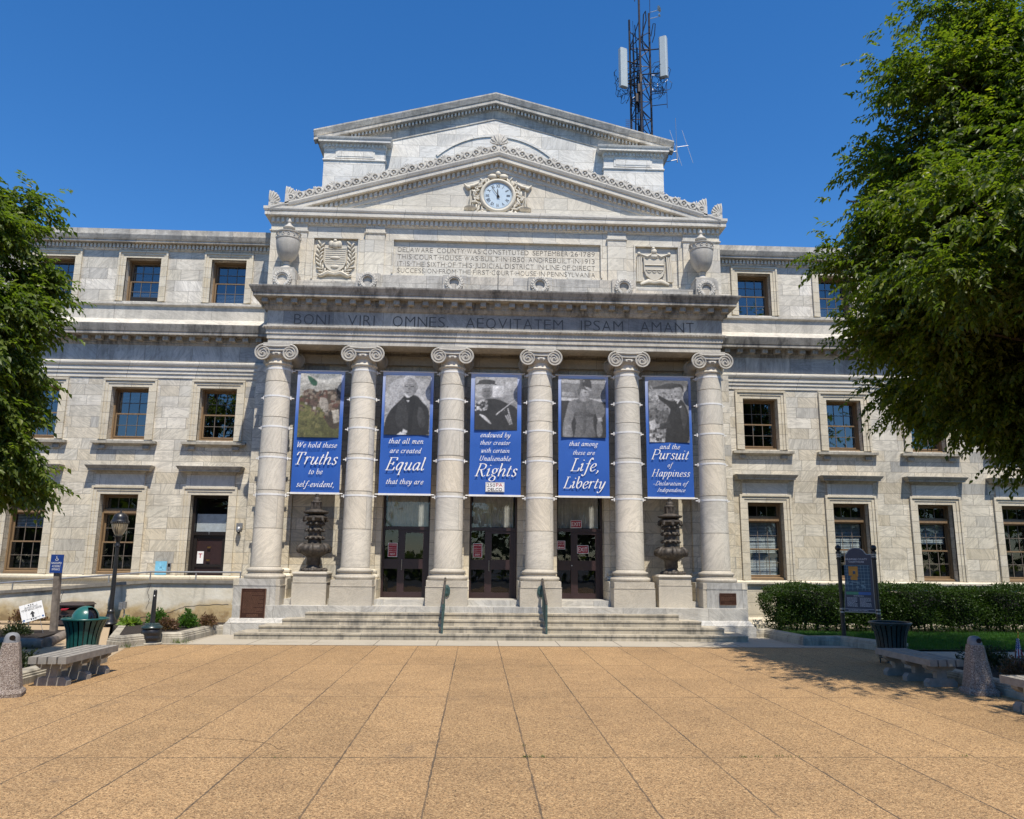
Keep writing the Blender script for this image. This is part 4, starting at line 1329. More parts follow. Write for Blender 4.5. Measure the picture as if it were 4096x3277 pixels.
for sg in (-1, 1):
    cr.box(min(sg * 6.62, sg * 6.5), max(sg * 6.62, sg * 6.5), YS - .08, YS + .05, 12.76, 13.1)
    palmette(cr, sg * 6.60, YS - .03, 12.98, .40, 0, 82, 6, -sg)
    # corner acroteria on the return
    cr.box(min(sg * 7.22, sg * 6.80), max(sg * 7.22, sg * 6.80), YA + .1, YA + .22, 12.74, 13.0)
    cr.torus((sg * 6.98, YA + .08, 12.87), .085, .03, 14, 6)
    palmette(cr, sg * 7.20, YA + .12, 12.98, .42, 0, 80, 6, -sg)
    cr.tube([(sg * 6.72, YA + .08, 12.78), (sg * 6.82, YA + .08, 12.93), (sg * 7.02, YA + .06, 13.0), (sg * 7.12, YA + .08, 12.86)], .028, 6)
cr.build('cresting', 'crest', H, smooth=55)
MB().add([(-7.1, YA, zr(7.1) + .26), (7.1, YA, zr(7.1) + .26), (0, YA, 14.76), (-7.1, 31, zr(7.1) + .26), (7.1, 31, zr(7.1) + .26), (0, 31, 14.76)], [(0, 2, 5, 3), (2, 1, 4, 5)]).build('pediment_roof', 'roof', H)

# ---- clock with carved surround
ck = MB().lathe([(0, .0), (.445, .0)], 48, cap=False).xform(Matrix.Translation((-.02, YA - .09, 13.335)) @ Matrix.Rotation(R(90), 4, 'X'))
cko = ck.build('clock', 'clock', H)
nu = MB()
cy_ = YA - .094
for k, s_ in enumerate(['XII', 'I', 'II', 'III', 'IV', 'V', 'VI', 'VII', 'VIII', 'IX', 'X', 'XI']):
    a = R(90 - 30 * k)
    vs, fs = text_geo(s_, height=.12, off=.012)
    rot = Matrix.Translation((-.02 + .335 * math.cos(a), cy_, 13.335 + .335 * math.sin(a))) @ Matrix.Rotation(R(30 * k), 4, 'Y')
    nu.add([tuple(rot @ Vector((v[0] * .62, 0, v[2] - .06))) for v in vs], fs)
for k in range(60):
    a = R(6 * k)
    nu.box(-.02 + .425 * math.cos(a) - .007, -.02 + .425 * math.cos(a) + .007, cy_ - .001, cy_ + .001, 13.335 + .425 * math.sin(a) - .007, 13.335 + .425 * math.sin(a) + .007)
nu.build('numeral', 'ink', cko)
def hand(L_, wd, ang):
    m = MB()
    m.add([(-wd, 0, -.1), (wd, 0, -.1), (wd, 0, L_ * .7), (0, 0, L_), (-wd, 0, L_ * .7)], [(0, 1, 2, 3, 4)])
    m.add([(-wd * 2.2, 0, -.08), (wd * 2.2, 0, -.08), (wd * 2.2, 0, .02), (-wd * 2.2, 0, .02)], [(0, 1, 2, 3)])
    return m.xform(Matrix.Rotation(R(ang), 4, 'Y'))
hand(.25, .016, -3).xform(Matrix.Translation((-.02, YA - .11, 13.335))).build('hour_hand', 'ink', cko)
hand(.37, .010, -36).xform(Matrix.Translation((-.02, YA - .12, 13.335))).build('minute_hand', 'ink', cko)
so = MB()
so.torus((-.02, YA - .04, 13.335), .515, .07, 48, 10, sq=1.5)
so.torus((-.02, YA - .06, 13.335), .455, .025, 48, 8)
rs = random.Random(3)
for sg in (-1, 1):
    for k in range(34):       # acanthus and oak leaves round the ring
        a = R(90) - sg * R(28 + 125 * k / 33)
        q = .66 + rs.uniform(-.05, .13)
        st = len(so.v)
        so.ball((0, 0, 0), (rs.uniform(.03, .055), .06, rs.uniform(.08, .15)), 6, 5)
        so.xform(Matrix.Translation((-.02 + q * math.cos(a), YA - .03, 13.30 + q * math.sin(a) * .95)) @ Matrix.Rotation(rs.uniform(-1.4, 1.4), 4, 'Y'), st)
    # scales
    X0 = -.02 + sg * .87
    so.tube([(X0, YA - .05, 13.42), (X0 - .11, YA - .05, 12.90)], .014, 5)
    so.tube([(X0, YA - .05, 13.42), (X0 + .11, YA - .05, 12.90)], .014, 5)
    so.tube([(X0, YA - .05, 13.5), (X0, YA - .05, 12.92)], .03, 6)
    st = len(so.v)
    so.lathe([(.03, 0), (.12, .03), (.19, .10), (.2, .125), (.17, .125)], 20)
    so.xform(Matrix.Translation((X0, YA - .06, 12.775)), st)
    so.tube([(-.02 + sg * .62, YA - .05, 13.75), (X0 - sg * .1, YA - .06, 13.66), (X0 + sg * .12, YA - .06, 13.62), (X0 + sg * .2, YA - .05, 13.72)], [.05, .06, .05, .03], 7)
    so.ball((X0 + sg * .06, YA - .06, 13.60), (.08, .07, .08), 8, 6)
    for k in range(5):
        so.ball((-.02 + sg * (.25 + .16 * k), YA - .04, 12.76 + .02 * (k % 2)), (.10, .06, .055), 8, 5)
    so.ball((-.02 + sg * .17, YA - .05, 14.0), (.16, .08, .09), 8, 6)
so.ball((-.02, YA - .07, 14.08), (.09, .09, .1), 10, 7)
so.build('clock_surround', 'relief', cko, smooth=60)

# ---- two coats of arms
def leafspray(m, pts, y, n, size, seed):
    r_ = random.Random(seed)
    for k in range(n):
        t = k / (n - 1) * (len(pts) - 1)
        i = min(int(t), len(pts) - 2)
        f = t - i
        x = pts[i][0] + (pts[i + 1][0] - pts[i][0]) * f
        z = pts[i][1] + (pts[i + 1][1] - pts[i][1]) * f
        dx_, dz_ = pts[i + 1][0] - pts[i][0], pts[i + 1][1] - pts[i][1]
        a = math.atan2(dx_, dz_) + (1 if k % 2 else -1) * .65
        st = len(m.v)
        m.ball((0, 0, size * .5), (size * .22, .05, size * .6), 6, 5)
        m.xform(Matrix.Translation((x, y, z)) @ Matrix.Rotation(a, 4, 'Y'), st)
def shield(m, x, z, wd, h, y):
    pts = [(x - wd, z + h * .5), (x - wd, z - h * .05), (x - wd * .8, z - h * .28), (x - wd * .35, z - h * .44), (x, z - h * .5), (x + wd * .35, z - h * .44), (x + wd * .8, z - h * .28), (x + wd, z - h * .05), (x + wd, z + h * .5), (x, z + h * .46)]
    m.prism(pts, y - .05, y + .02)
    m.tube([(p[0], y - .05, p[1]) for p in pts + [pts[0]]], .02, 5)
YR = YA + .05
ar = MB()
shield(ar, -5.03, 11.07, .33, .78, YR)
for k in range(7):
    ar.tube([(-5.33 + .0 * k, YR - .055, 11.38 - .07 * k), (-4.73, YR - .055, 11.38 - .07 * k)], .010, 4)
ar.ball((-5.03, YR - .06, 11.15), (.16, .03, .05), 8, 5); ar.ball((-5.03, YR - .06, 10.86), (.13, .03, .06), 8, 5)
for sg in (-1, 1):
    leafspray(ar, [(-5.03 + sg * .25, 10.60), (-5.03 + sg * .45, 10.85), (-5.03 + sg * .50, 11.2), (-5.03 + sg * .46, 11.58)], YR - .02, 17, .17, 4)
    ar.tube([(-5.03, YR - .04, 10.62), (-5.03 + sg * .2, YR - .06, 10.66), (-5.03 + sg * .42, YR - .05, 10.55), (-5.03 + sg * .52, YR - .04, 10.6)], [.05, .07, .06, .03], 6)
ar.ball((-5.05, YR - .05, 11.58), (.13, .07, .13), 8, 6); ar.ball((-5.05, YR - .07, 11.70), (.06, .06, .06), 8, 5)
for sg in (-1, 1):
    ar.ball((-5.05 + sg * .12, YR - .04, 11.60), (.09, .05, .12), 8, 5)
ar.build('coat_of_arms', 'relief', H, smooth=60)
ar = MB()
shield(ar, 4.94, 11.05, .32, .78, YR)
ar.tube([(4.63, YR - .06, 11.18), (5.25, YR - .06, 11.18)], .022, 5); ar.tube([(4.66, YR - .06, 11.02), (5.22, YR - .06, 11.02)], .015, 5)
for k in (-1, 0, 1):
    ar.torus((4.94 + k * .17, YR - .06, 11.0), .065, .012, 10, 5, a0=math.pi, a1=2 * math.pi)
for sg in (-1, 1):
    for q in range(3):
        ar.tube([(4.94 + sg * (.40 + .05 * q), YR - .03, 11.52), (4.94 + sg * (.42 + .06 * q), YR - .04, 11.1), (4.94 + sg * (.44 + .055 * q), YR - .04, 10.62)], [.02, .035, .045], 6)
    ar.tube([(4.94, YR - .04, 11.58), (4.94 + sg * .22, YR - .05, 11.44), (4.94 + sg * .46, YR - .04, 11.54)], [.04, .05, .03], 6)
    ar.ball((4.94 + sg * .48, YR - .05, 11.55), (.06, .05, .06), 8, 5)
    ar.tube([(4.94, YR - .04, 10.60), (4.94 + sg * .2, YR - .06, 10.64), (4.94 + sg * .45, YR - .05, 10.54)], [.05, .07, .04], 6)
ar.ball((4.94, YR - .06, 11.62), (.10, .08, .10), 8, 6); ar.ball((4.94, YR - .05, 11.47), (.13, .06, .09), 8, 5); ar.ball((4.92, YR - .07, 11.72), (.06, .06, .06), 8, 5)
ar.build('coat_of_arms', 'relief', H, smooth=60)

# ---- rear block with the upper pediment
YQ = 31.0
rw = MB()
rw.wall(-7.24, 7.24, 12.0, 19.45, YQ, [(-2.6, 2.6, 17.9, 18.9)], .15)
rw.quad((-2.6, YQ + .15, 17.9), (2.6, YQ + .15, 17.9), (2.6, YQ + .15, 18.9), (-2.6, YQ + .15, 18.9))
for sg in (-1, 1):
    rw.quad((sg * 7.24, YQ, 12), (sg * 7.24, 44, 12), (sg * 7.24, 44, 19.6), (sg * 7.24, YQ, 19.6))
    a, b = sorted((sg * 7.24, sg * 4.66))
    rw.box(a, b, YQ - .26, YQ, 12, 19.1)
    a, b = sorted((sg * 6.75, sg * 5.1))
    rw.box(a, b, YQ - .30, YQ - .25, 18.64, 19.08)
    rw.box(a + .08, b - .08, YQ - .315, YQ - .29, 18.72, 19.0)
    P_ = [(a_, YQ - .26) for a_ in sorted((sg * 7.24, sg * 4.66))]
    pth = [(P_[0][0], YQ + 2), P_[0], P_[1], (P_[1][0], YQ)]
    if sg > 0:
        pth = [(P_[0][0], YQ), P_[0], P_[1], (P_[1][0], YQ + 2)]
    rw.mould(pth, [(0, 18.52), (.04, 18.53), (.05, 18.57), (.03, 18.6), (0, 18.6)])
    rw.mould(pth, [(0, 19.08), (.03, 19.09), (.04, 19.10), (.04, 19.28), (.22, 19.30), (.22, 19.38), (.26, 19.44), (.28, 19.5), (.28, 19.52), (0, 19.6)])
SQ = (21.30 - 19.40) / 7.24
def zq(x): return 21.42 - abs(x) * SQ
rw.prism([(-7.24, 19.45), (7.24, 19.45), (0, 21.4)], YQ, YQ + .3)
rw.build('rear_block', 'rear', H)
ra = MB()
ra.rake([-7.24, 0, 7.24], zq, [(0, -.62), (.03, -.60), (.03, -.18), (.06, -.15), (.08, 0)], YQ)
ra.rake([-7.7, 0, 7.7], zq, [(0, -.0), (.30, .01), (.32, .03), (.32, .17), (.35, .19), (.42, .40), (.42, .46), (-.2, .48)], YQ)
ra.build('raking_cornice', 'parapet', H)
dn = MB()
dentils(-6.2, 0, YQ - .08, -.13, .0, .075, .15, .12, zq)
dentils(0, 6.2, YQ - .08, -.13, .0, .075, .15, .12, zq)
for sg in (-1, 1):
    a, b = sorted((sg * 7.24, sg * 4.66))
    dentils(a, b, YQ - .29, 19.13, 19.27, .075, .15, .07)
dn.build('dentil_band', 'rear', H)['kind'] = 'stuff'
for sg in (-1, 1):
    MB().mould([(sg * 7.24, 44), (sg * 7.24, YQ)] if sg < 0 else [(7.24, YQ), (7.24, 44)],
               [(0, 19.1), (.05, 19.12), (.05, 19.3), (.30, 19.32), (.32, 19.45), (.42, 19.7), (.42, 19.76), (0, 19.8)]).build('eaves_cornice', 'parapet', H)
am = MB()
Rr_, cz_ = 3.55, 16.45
pts = []
for i in range(25):
    a = R(46 + 88 * i / 24)
    pts.append((Rr_ * math.cos(a), Rr_ * math.sin(a)))
for i in range(24):
    (x0, z0), (x1, z1) = pts[i], pts[i + 1]
    f = 1.03
    am.hexa([(x0, YQ - .045, cz_ + z0), (x1, YQ - .045, cz_ + z1), (x1, YQ, cz_ + z1), (x0, YQ, cz_ + z0)][::-1],
            [(x0 * f, YQ - .045, cz_ + z0 * f), (x1 * f, YQ - .045, cz_ + z1 * f), (x1 * f, YQ, cz_ + z1 * f), (x0 * f, YQ, cz_ + z0 * f)][::-1])
am.build('arch_moulding', 'rear', H)
MB().add([(-7.75, YQ - .3, zq(7.75) + .46), (7.75, YQ - .3, zq(7.75) + .46), (0, YQ - .3, 21.9), (-7.75, 44, zq(7.75) + .46), (7.75, 44, zq(7.75) + .46), (0, 44, 21.9)], [(0, 2, 5, 3), (2, 1, 4, 5)]).build('roof', 'roof', H)
for sg in (-1, 1):
    MB().box(sg * 7.2 - .28, sg * 7.2 + .28, YQ - .2, YQ + .4, 19.6, 20.02).build('roof_block', 'rear', H)
# ------------------------------------------------------------------ banners between the columns
def photo(name, x0, x1, z0, z1, y, shapes, parent, seed=0):
    """a printed photograph: tonal shapes rasterised to a fine grid of point colours, softened and grained"""
    NX, NZ = 84, 116
    rng = np.random.default_rng(seed)
    U, V = np.meshgrid((np.arange(NX) + .5) / NX, (np.arange(NZ) + .5) / NZ)
    img = np.zeros((NZ, NX, 3))
    for col, poly in shapes:
        if len(poly) > 4:
            poly = catmull(poly + [poly[0]], 4)[:-1]
        P = np.array(poly)
        ins = np.zeros(U.shape, bool)
        for (xa, ya), (xb, yb) in zip(P, np.roll(P, -1, 0)):
            if ya != yb:
                ins ^= ((ya > V) != (yb > V)) & (U < (xb - xa) * (V - ya) / (yb - ya) + xa)
        c = np.array(col if isinstance(col, tuple) else (col, col, col * 1.03))
        cx, cy = P.mean(0)
        wx, wy = np.ptp(P[:, 0]) + 1e-6, np.ptp(P[:, 1]) + 1e-6
        big = .30 if wx < .9 else .10
        sh = 1 + big * (cx - U) / wx + .8 * big * (V - cy) / wy
        img[ins] = (c * sh[..., None])[ins]
    def blur(a, n):
        for _ in range(n):
            q = np.pad(a, ((1, 1), (1, 1), (0, 0)), 'edge')
            a = (q[1:-1, 1:-1] * 2 + q[:-2, 1:-1] + q[2:, 1:-1] + q[1:-1, :-2] + q[1:-1, 2:]) / 6
        return a
    low = blur(rng.normal(size=img.shape[:2] + (1,)), 14)
    low /= low.std()
    fine = blur(rng.normal(size=img.shape[:2] + (1,)), 1)
    fine /= fine.std()
    img = blur(img, 1) * (1 + .10 * low + .11 * fine)
    img = np.clip(img, .004, .8)
    me = bpy.data.meshes.new(name)
    vs = [(x0 + (x1 - x0) * i / (NX - 1), y, z0 + (z1 - z0) * j / (NZ - 1)) for j in range(NZ) for i in range(NX)]
    fs = [(j * NX + i, j * NX + i + 1, (j + 1) * NX + i + 1, (j + 1) * NX + i) for j in range(NZ - 1) for i in range(NX - 1)]
    me.from_pydata(vs, [], fs)
    ca = me.color_attributes.new('Col', 'FLOAT_COLOR', 'POINT')
    ca.data.foreach_set('color', np.concatenate([img.reshape(-1, 3), np.ones((NX * NZ, 1))], 1).reshape(-1).astype(np.float32))
    me.materials.append(MT['print'])
    o = bpy.data.objects.new(name, me)
    COL.objects.link(o)
    o.parent = parent
    return o
FULL = [(0, 0), (1, 0), (1, 1), (0, 1)]
def ell(cx, cy, rx, ry, n=14):
    return [(cx + rx * math.cos(2 * math.pi * i / n), cy + ry * math.sin(2 * math.pi * i / n)) for i in range(n)]
def specks(n, seed, x0, x1, y0, y1, r, cols):
    r_ = random.Random(seed)
    out = []
    for _ in range(n):
        x, y, q = r_.uniform(x0, x1), r_.uniform(y0, y1), r * r_.uniform(.5, 1.3)
        c = r_.choice(cols)
        out.append((c, [(x - q, y - q * .5), (x + q * r_.uniform(.5, 1.2), y - q * .6), (x + q, y + q * .6), (x - q * .8, y + q * r_.uniform(.4, 1))]))
    return out
S1 = [((.34, .33, .30), FULL), ((.44, .43, .40), [(0, .78), (.3, .86), (.7, .84), (1, .90), (1, 1), (0, 1)]), ((.28, .29, .29), [(.2, .98), (.6, .90), (1, .98), (1, 1), (.2, 1)]),
      ((.085, .085, .03), [(0, 0), (1, 0), (1, .35), (.6, .40), (.3, .55), (0, .62)]), ((.12, .115, .045), [(0, .1), (.4, .15), (.7, .3), (.3, .45), (0, .5)]),
      ((.06, .045, .03), [(.05, .62), (.2, .68), (.45, .72), (.7, .74), (1, .70), (1, .2), (.8, .15), (.6, .32), (.35, .45), (.1, .55)]), ((.03, .09, .055), [(.16, .97), (.3, .93), (.42, .86), (.38, .8), (.28, .82), (.2, .9)])] + \
     specks(120, 5, .05, .98, .36, .74, .045, [(.22, .18, .14), (.10, .065, .05), (.15, .11, .08), (.045, .038, .033), (.30, .27, .23), (.11, .055, .04)]) + \
     [((.30, .27, .23), [(.5, .62), (.66, .60), (.72, .45), (.6, .40), (.5, .5)]), ((.36, .33, .28), [(.8, .42), (.96, .44), (1, .25), (.86, .22)]), ((.20, .05, .035), [(.52, .38), (.62, .40), (.64, .30), (.54, .29)])] + \
     specks(60, 8, 0, .6, 0, .45, .05, [(.11, .11, .04), (.075, .075, .03), (.15, .14, .055)])
S2 = [(.30, FULL), (.36, ell(.5, .62, .5, .36)), (.25, [(0, .75), (.3, .95), (1, .95), (1, 1), (0, 1)]),
      (.020, [(.0, 0), (.02, .22), (.14, .42), (.34, .58), (.46, .66), (.68, .66), (.82, .56), (.95, .45), (.99, .28), (.98, .08), (.9, 0)]),
      (.035, [(.3, .52), (.42, .6), (.5, .4), (.55, .12), (.35, .1), (.24, .3)]), (.014, [(.56, .62), (.66, .60), (.62, .3), (.6, .05), (.52, .1)]), (.045, [(.75, .5), (.85, .4), (.9, .2), (.8, .12), (.72, .3)]),
      (.60, [(.43, .665), (.5, .615), (.60, .665), (.62, .69), (.42, .69)]), (.012, [(.4, .66), (.5, .60), (.62, .66), (.6, .60), (.5, .54), (.43, .58)]), (.50, [(.48, .575), (.54, .575), (.51, .54)]),
      (.22, ell(.55, .80, .15, .15)), (.44, [(.42, .88), (.40, .96), (.5, 1.0), (.62, .99), (.70, .93), (.70, .84), (.66, .92), (.52, .95), (.45, .9)]), (.29, ell(.51, .79, .115, .125)), (.12, [(.42, .855), (.52, .84), (.62, .855), (.62, .845), (.52, .83), (.42, .845)]),
      (.06, [(.43, .825), (.50, .82), (.50, .80), (.43, .805)]), (.06, [(.55, .82), (.63, .825), (.63, .805), (.55, .80)]), (.17, [(.52, .80), (.56, .76), (.50, .755)]), (.09, [(.46, .715), (.58, .72), (.58, .706), (.46, .70)]), (.25, ell(.69, .80, .025, .05, 8)),
      (.50, [(.28, 0), (.36, .05), (.48, .03), (.5, 0)]), (.42, [(.42, .1), (.52, .07), (.5, .03), (.4, .04)])]
S3 = [(.20, FULL), (.34, [(0, .6), (1, .62), (1, 1), (0, 1)]), (.52, [(.42, .62), (.68, .62), (.68, .84), (.42, .83)]), (.26, [(.7, .6), (.82, .74), (1, .72), (1, .55), (.7, .5)]), (.40, [(.72, .72), (1, .8), (1, .95), (.72, .92)]),
      (.025, [(0, 0), (1, 0), (1, .38), (.72, .52), (.5, .58), (.3, .58), (.1, .5), (0, .45)]), (.04, [(.0, .84), (.16, .92), (.40, .90), (.52, .84), (.4, .86), (.16, .86)]), (.055, ell(.28, .90, .20, .05)),
      (.20, ell(.28, .71, .125, .135)), (.15, ell(.27, .69, .095, .105)), (.06, [(.21, .73), (.26, .73), (.26, .715), (.21, .715)]), (.06, [(.29, .73), (.34, .73), (.34, .715), (.29, .715)]), (.08, [(.23, .64), (.31, .645), (.31, .63), (.23, .625)]),
      (.33, [(.2, .78), (.36, .79), (.38, .72), (.35, .8), (.28, .83), (.2, .8)])] + specks(45, 3, .0, .28, .36, .56, .03, [.45, .25, .10, .5, .03]) + \
     [(.45, [(.1, .30), (.24, .26), (.38, .14), (.36, .12), (.2, .22)]), (.40, [(.50, .30), (1, .62), (1, .605), (.50, .275)]), (.40, [(.66, .36), (.80, .42), (.90, .12), (.82, .10)]),
      (.05, [(.69, .37), (.72, .385), (.835, .11), (.825, .11)]), (.05, [(.74, .395), (.765, .405), (.865, .115), (.85, .11)]), (.05, [(.78, .41), (.80, .42), (.90, .12), (.885, .115)]), (.03, [(.66, .36), (.76, .40), (.79, .30), (.69, .26)])]
S4 = [(.06, FULL), (.17, [(0, .66), (1, .64), (1, .97), (0, .98)]), (.34, [(0, .92), (1, .91), (1, .97), (0, .98)]), (.42, [(0, .62), (1, .60), (1, .655), (0, .67)]), (.09, [(.42, .6), (.50, .6), (.50, 1), (.42, 1)]), (.03, [(0, .62), (1, .60), (1, 0), (0, 0)]), (.30, [(.02, .7), (.3, .69), (.3, .76), (.02, .77)]),
      (.12, [(.28, .0), (.33, .25), (.25, .45), (.22, .58), (.4, .66), (.58, .66), (.78, .62), (.95, .50), (.93, .38), (.74, .40), (.72, .2), (.74, 0)]),
      (.17, [(.16, .58), (.34, .64), (.30, .40), (.22, .2), (.26, .02), (.06, .0), (.04, .18), (.10, .4)]), (.15, [(.70, .64), (.88, .60), (.98, .48), (.92, .34), (.80, .34), (.76, .46)]),
      (.21, [(.08, .2), (.22, .22), (.26, .02), (.08, .02)]), (.075, [(.3, .42), (.5, .44), (.7, .40), (.72, .34), (.5, .37), (.3, .36)]), (.09, [(.50, .64), (.56, .5), (.54, .1), (.48, .1), (.47, .5)]),
      (.24, [(.42, .68), (.56, .72), (.62, .64), (.52, .60), (.42, .63)]), (.26, ell(.51, .76, .105, .105)), (.30, ell(.54, .75, .08, .085)), (.06, [(.52, .775), (.57, .77), (.57, .757), (.52, .76)]), (.06, [(.59, .77), (.63, .767), (.63, .755), (.59, .757)]), (.12, [(.55, .70), (.61, .70), (.6, .685), (.55, .69)]),
      (.10, [(.36, .80), (.46, .88), (.62, .86), (.58, .80), (.46, .82), (.40, .70)]), (.05, [(.48, .90), (.56, 1), (.66, .97), (.68, .84), (.60, .86), (.5, .86)]), (.38, [(.52, .87), (.62, .84), (.68, .80), (.66, .79), (.58, .82)]),
      (.33, [(.80, .34), (.90, .34), (.92, .28), (.82, .26)]), (.16, [(.80, .28), (.88, .26), (.92, .1), (.84, 0), (.78, .1)]), (.04, [(.6, .6), (.62, .6), (.62, .585), (.6, .585)])]
S5 = [(.20, FULL), (.13, [(0, .80), (.3, .88), (.7, .92), (1, .9), (1, 1), (0, 1)]), (.27, [(0, .80), (.3, .86), (.7, .88), (1, .86), (1, .7), (0, .7)]), (.05, [(.0, .86), (.25, .90), (.5, .95), (.75, .94), (.7, .87), (.3, .85)]), (.10, [(0, .5), (.5, .5), (.5, .28), (0, .3)])] + \
     specks(170, 21, 0, .85, .56, .80, .017, [.36, .12, .5, .2, .08]) + specks(60, 22, 0, .5, .28, .55, .03, [.06, .10, .16, .04]) + specks(50, 23, 0, .42, 0, .3, .045, [.5, .12, .04, .42, .25]) + \
     [(.026, [(.38, 0), (.42, .2), (.46, .38), (.54, .52), (.44, .60), (.24, .70), (.22, .76), (.36, .72), (.58, .66), (.72, .70), (.86, .66), (.97, .5), (1, .3), (.93, 0)]), (.05, [(.78, .62), (.9, .56), (.94, .36), (.86, .2), (.8, .4)]), (.04, [(.2, .28), (.5, .34), (.55, .24), (.28, .2)]),
      (.5, [(.15, .80), (.22, .78), (.26, .70), (.20, .68)]), (.24, [(.10, .84), (.18, .80), (.20, .75), (.10, .78), (.04, .80)]), (.24, [(.05, .90), (.08, .91), (.14, .82), (.11, .80)]), (.24, [(.0, .86), (.01, .88), (.10, .82), (.09, .79)]),
      (.55, [(.64, .70), (.82, .72), (.72, .62)]), (.02, [(.68, .66), (.71, .66), (.69, .52), (.66, .54)]), (.20, ell(.74, .805, .12, .115)), (.26, ell(.70, .79, .085, .09)), (.03, [(.62, .87), (.66, .93), (.80, .94), (.88, .88), (.87, .80), (.82, .88), (.70, .88)]), (.05, [(.64, .815), (.69, .82), (.69, .808), (.64, .803)]), (.05, [(.73, .82), (.78, .82), (.78, .808), (.73, .81)]), (.08, [(.65, .745), (.73, .755), (.72, .73), (.66, .725)]),
      (.5, [(.76, .57), (.82, .59), (.81, .565), (.77, .555)]), (.25, [(.16, .28), (.26, .30), (.27, .24), (.16, .22)]), (.45, [(.0, .32), (.14, .36), (.2, .26), (.04, .24)])]
BN = [(-5.085, 1.365, 7.355, 5.40, 7.27, S1, 'blue vertical banner with a battle painting lettered We hold these Truths to be self-evident', [('We hold these', 5.154, 1.11), ('Truths', 4.729, 1.18), ('to be', 4.394, .376), ('self-evident,', 4.035, 1.036)]),
      (-2.565, 1.475, 7.378, 5.515, 7.268, S2, 'blue banner with a portrait of a seated elderly man, lettered that all men Equal', [('that all men', 5.307, .973), ('are created', 5.031, .895), ('Equal', 4.607, 1.145), ('that they are', 4.145, 1.04)]),
      (0.0, 1.475, 7.378, 5.70, 7.27, S3, 'blue vertical middle banner lettered endowed by their creator with Rights', [('endowed by', 5.528, .86), ('their creator', 5.307, .86), ('with certain', 5.079, .80), ('Unalienable', 4.845, .88), ('Rights', 4.469, 1.21)]),
      (2.56, 1.475, 7.37, 5.525, 7.268, S4, 'blue vertical banner with a photo of a woman in work clothes, lettered Life, Liberty', [('that among', 5.315, .83), ('these are', 5.056, .62), ('Life,', 4.657, .80), ('Liberty', 4.149, 1.22)]),
      (5.075, 1.36, 7.39, 5.42, 7.272, S5, 'blue vertical banner with a man addressing a crowd, lettered and the Pursuit of Happiness', [('and the', 5.268, .58), ('Pursuit', 5.011, 1.12), ('of', 4.733, .15), ('Happiness', 4.486, 1.12), ('~Declaration of', 4.203, 1.03), ('Independence', 4.015, .82)])]
YBN = 22.65
KB = 22.65 / 22.35
def bx(x): return (x - CAMX) * KB + CAMX
def bz(z): return 1.97 + (z - 1.97) * KB
for bi, (x, wd, zt, p0, p1, shp, lab, lines) in enumerate(BN):
    x, wd, zt, p0, p1, zb = bx(x), wd * KB, bz(zt), bz(p0), bz(p1), bz(3.815)
    lines = [(s_, bz(z_), w_ * KB) for s_, z_, w_ in lines]
    t = thing('banner', lab, 'banner', (x, YBN, zb), group='banners hung between the columns')
    cl = MB()
    nx, nz = 10, 24
    rb = random.Random(bi)
    ph = [rb.uniform(0, 6) for _ in range(4)]
    def yoff(u, v):
        edge = 1 - (2 * v - 1) ** 2
        return .016 * edge * math.sin(u * 5 + ph[0] + v * 2) + .010 * edge * math.sin(v * 9 + ph[1]) + .008 * (1 - v) * math.sin(u * 17 + ph[2])
    vs = []
    for j in range(nz + 1):
        for i in range(nx + 1):
            u, v = i / nx, j / nz
            vs.append((x + (u - .5) * wd, YBN + yoff(u, v), zb + (zt - zb) * v))
    cl.add(vs, [(j * (nx + 1) + i, j * (nx + 1) + i + 1, (j + 1) * (nx + 1) + i + 1, (j + 1) * (nx + 1) + i) for j in range(nz) for i in range(nx)])
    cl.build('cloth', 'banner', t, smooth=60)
    yf = YBN - .032
    pw = {0: .595, 1: .66, 2: .625, 3: .66, 4: .60}[bi]
    po = photo('printed_photo', x - pw, x + pw, p0, p1, yf, shp, t, bi)
    po.location = -wloc(t)
    lm = MB()
    for s_, z, w_ in lines:
        italic(lm, s_, x + (.0 if s_ != 'Rights' else .02), yf - .004, z, w_, slant=.24 if s_[0] not in '~' and s_ != 'Independence' else .42, track=.13 if w_ / len(s_) < .1 else .08, hair=.11 if w_ / len(s_) < .1 else .065, nib=.19 if w_ / len(s_) < .1 else .18)
    lm.build('lettering', 'white', t)
    rd = MB()
    for z in (zb - .012, zt + .01):
        rd.tube([(x - wd / 2 - .10, YBN, z), (x + wd / 2 + .10, YBN, z)], .016, 8)
    rd.box(x - wd / 2 - .01, x + wd / 2 + .01, YBN - .022, YBN + .022, zb - .035, zb + .018)
    rd.build('rod', 'white_metal', t, smooth=40)
    ti_ = MB()
    for z in SZ[1:4]:
        for sg in (-1, 1):
            ti_.tube([(x + sg * wd / 2, YBN, z - .05), (x + sg * (wd / 2 + .09), YBN, z - .03)], .006, 4)
    ti_.build('tie', 'ink', t)
    if bi == 2:
        lg = MB().box(x - .27, x + .27, yf - .012, yf - .004, 3.935, 4.215).build('emblem', 'white', t)
        e1, e2 = MB(), MB()
        put_text(e1, '250', x - .115, yf - .015, 4.085, width=.24, height=.095, off=.0)
        put_text(e1, 'DELCO', x, yf - .015, 3.965, width=.42, height=.09, off=.015)
        e1.tube([(x - .25, yf - .013, 4.20), (x + .25, yf - .013, 4.20), (x + .25, yf - .013, 3.95), (x - .25, yf - .013, 3.95), (x - .25, yf - .013, 4.20)], .004, 4)
        put_text(e2, 'PA', x + .125, yf - .015, 4.085, width=.19, height=.105)
        a = e1.build('emblem_letters', 'ink', lg, world=False)
        b = e2.build('emblem_letters', 'redink', lg, world=False)

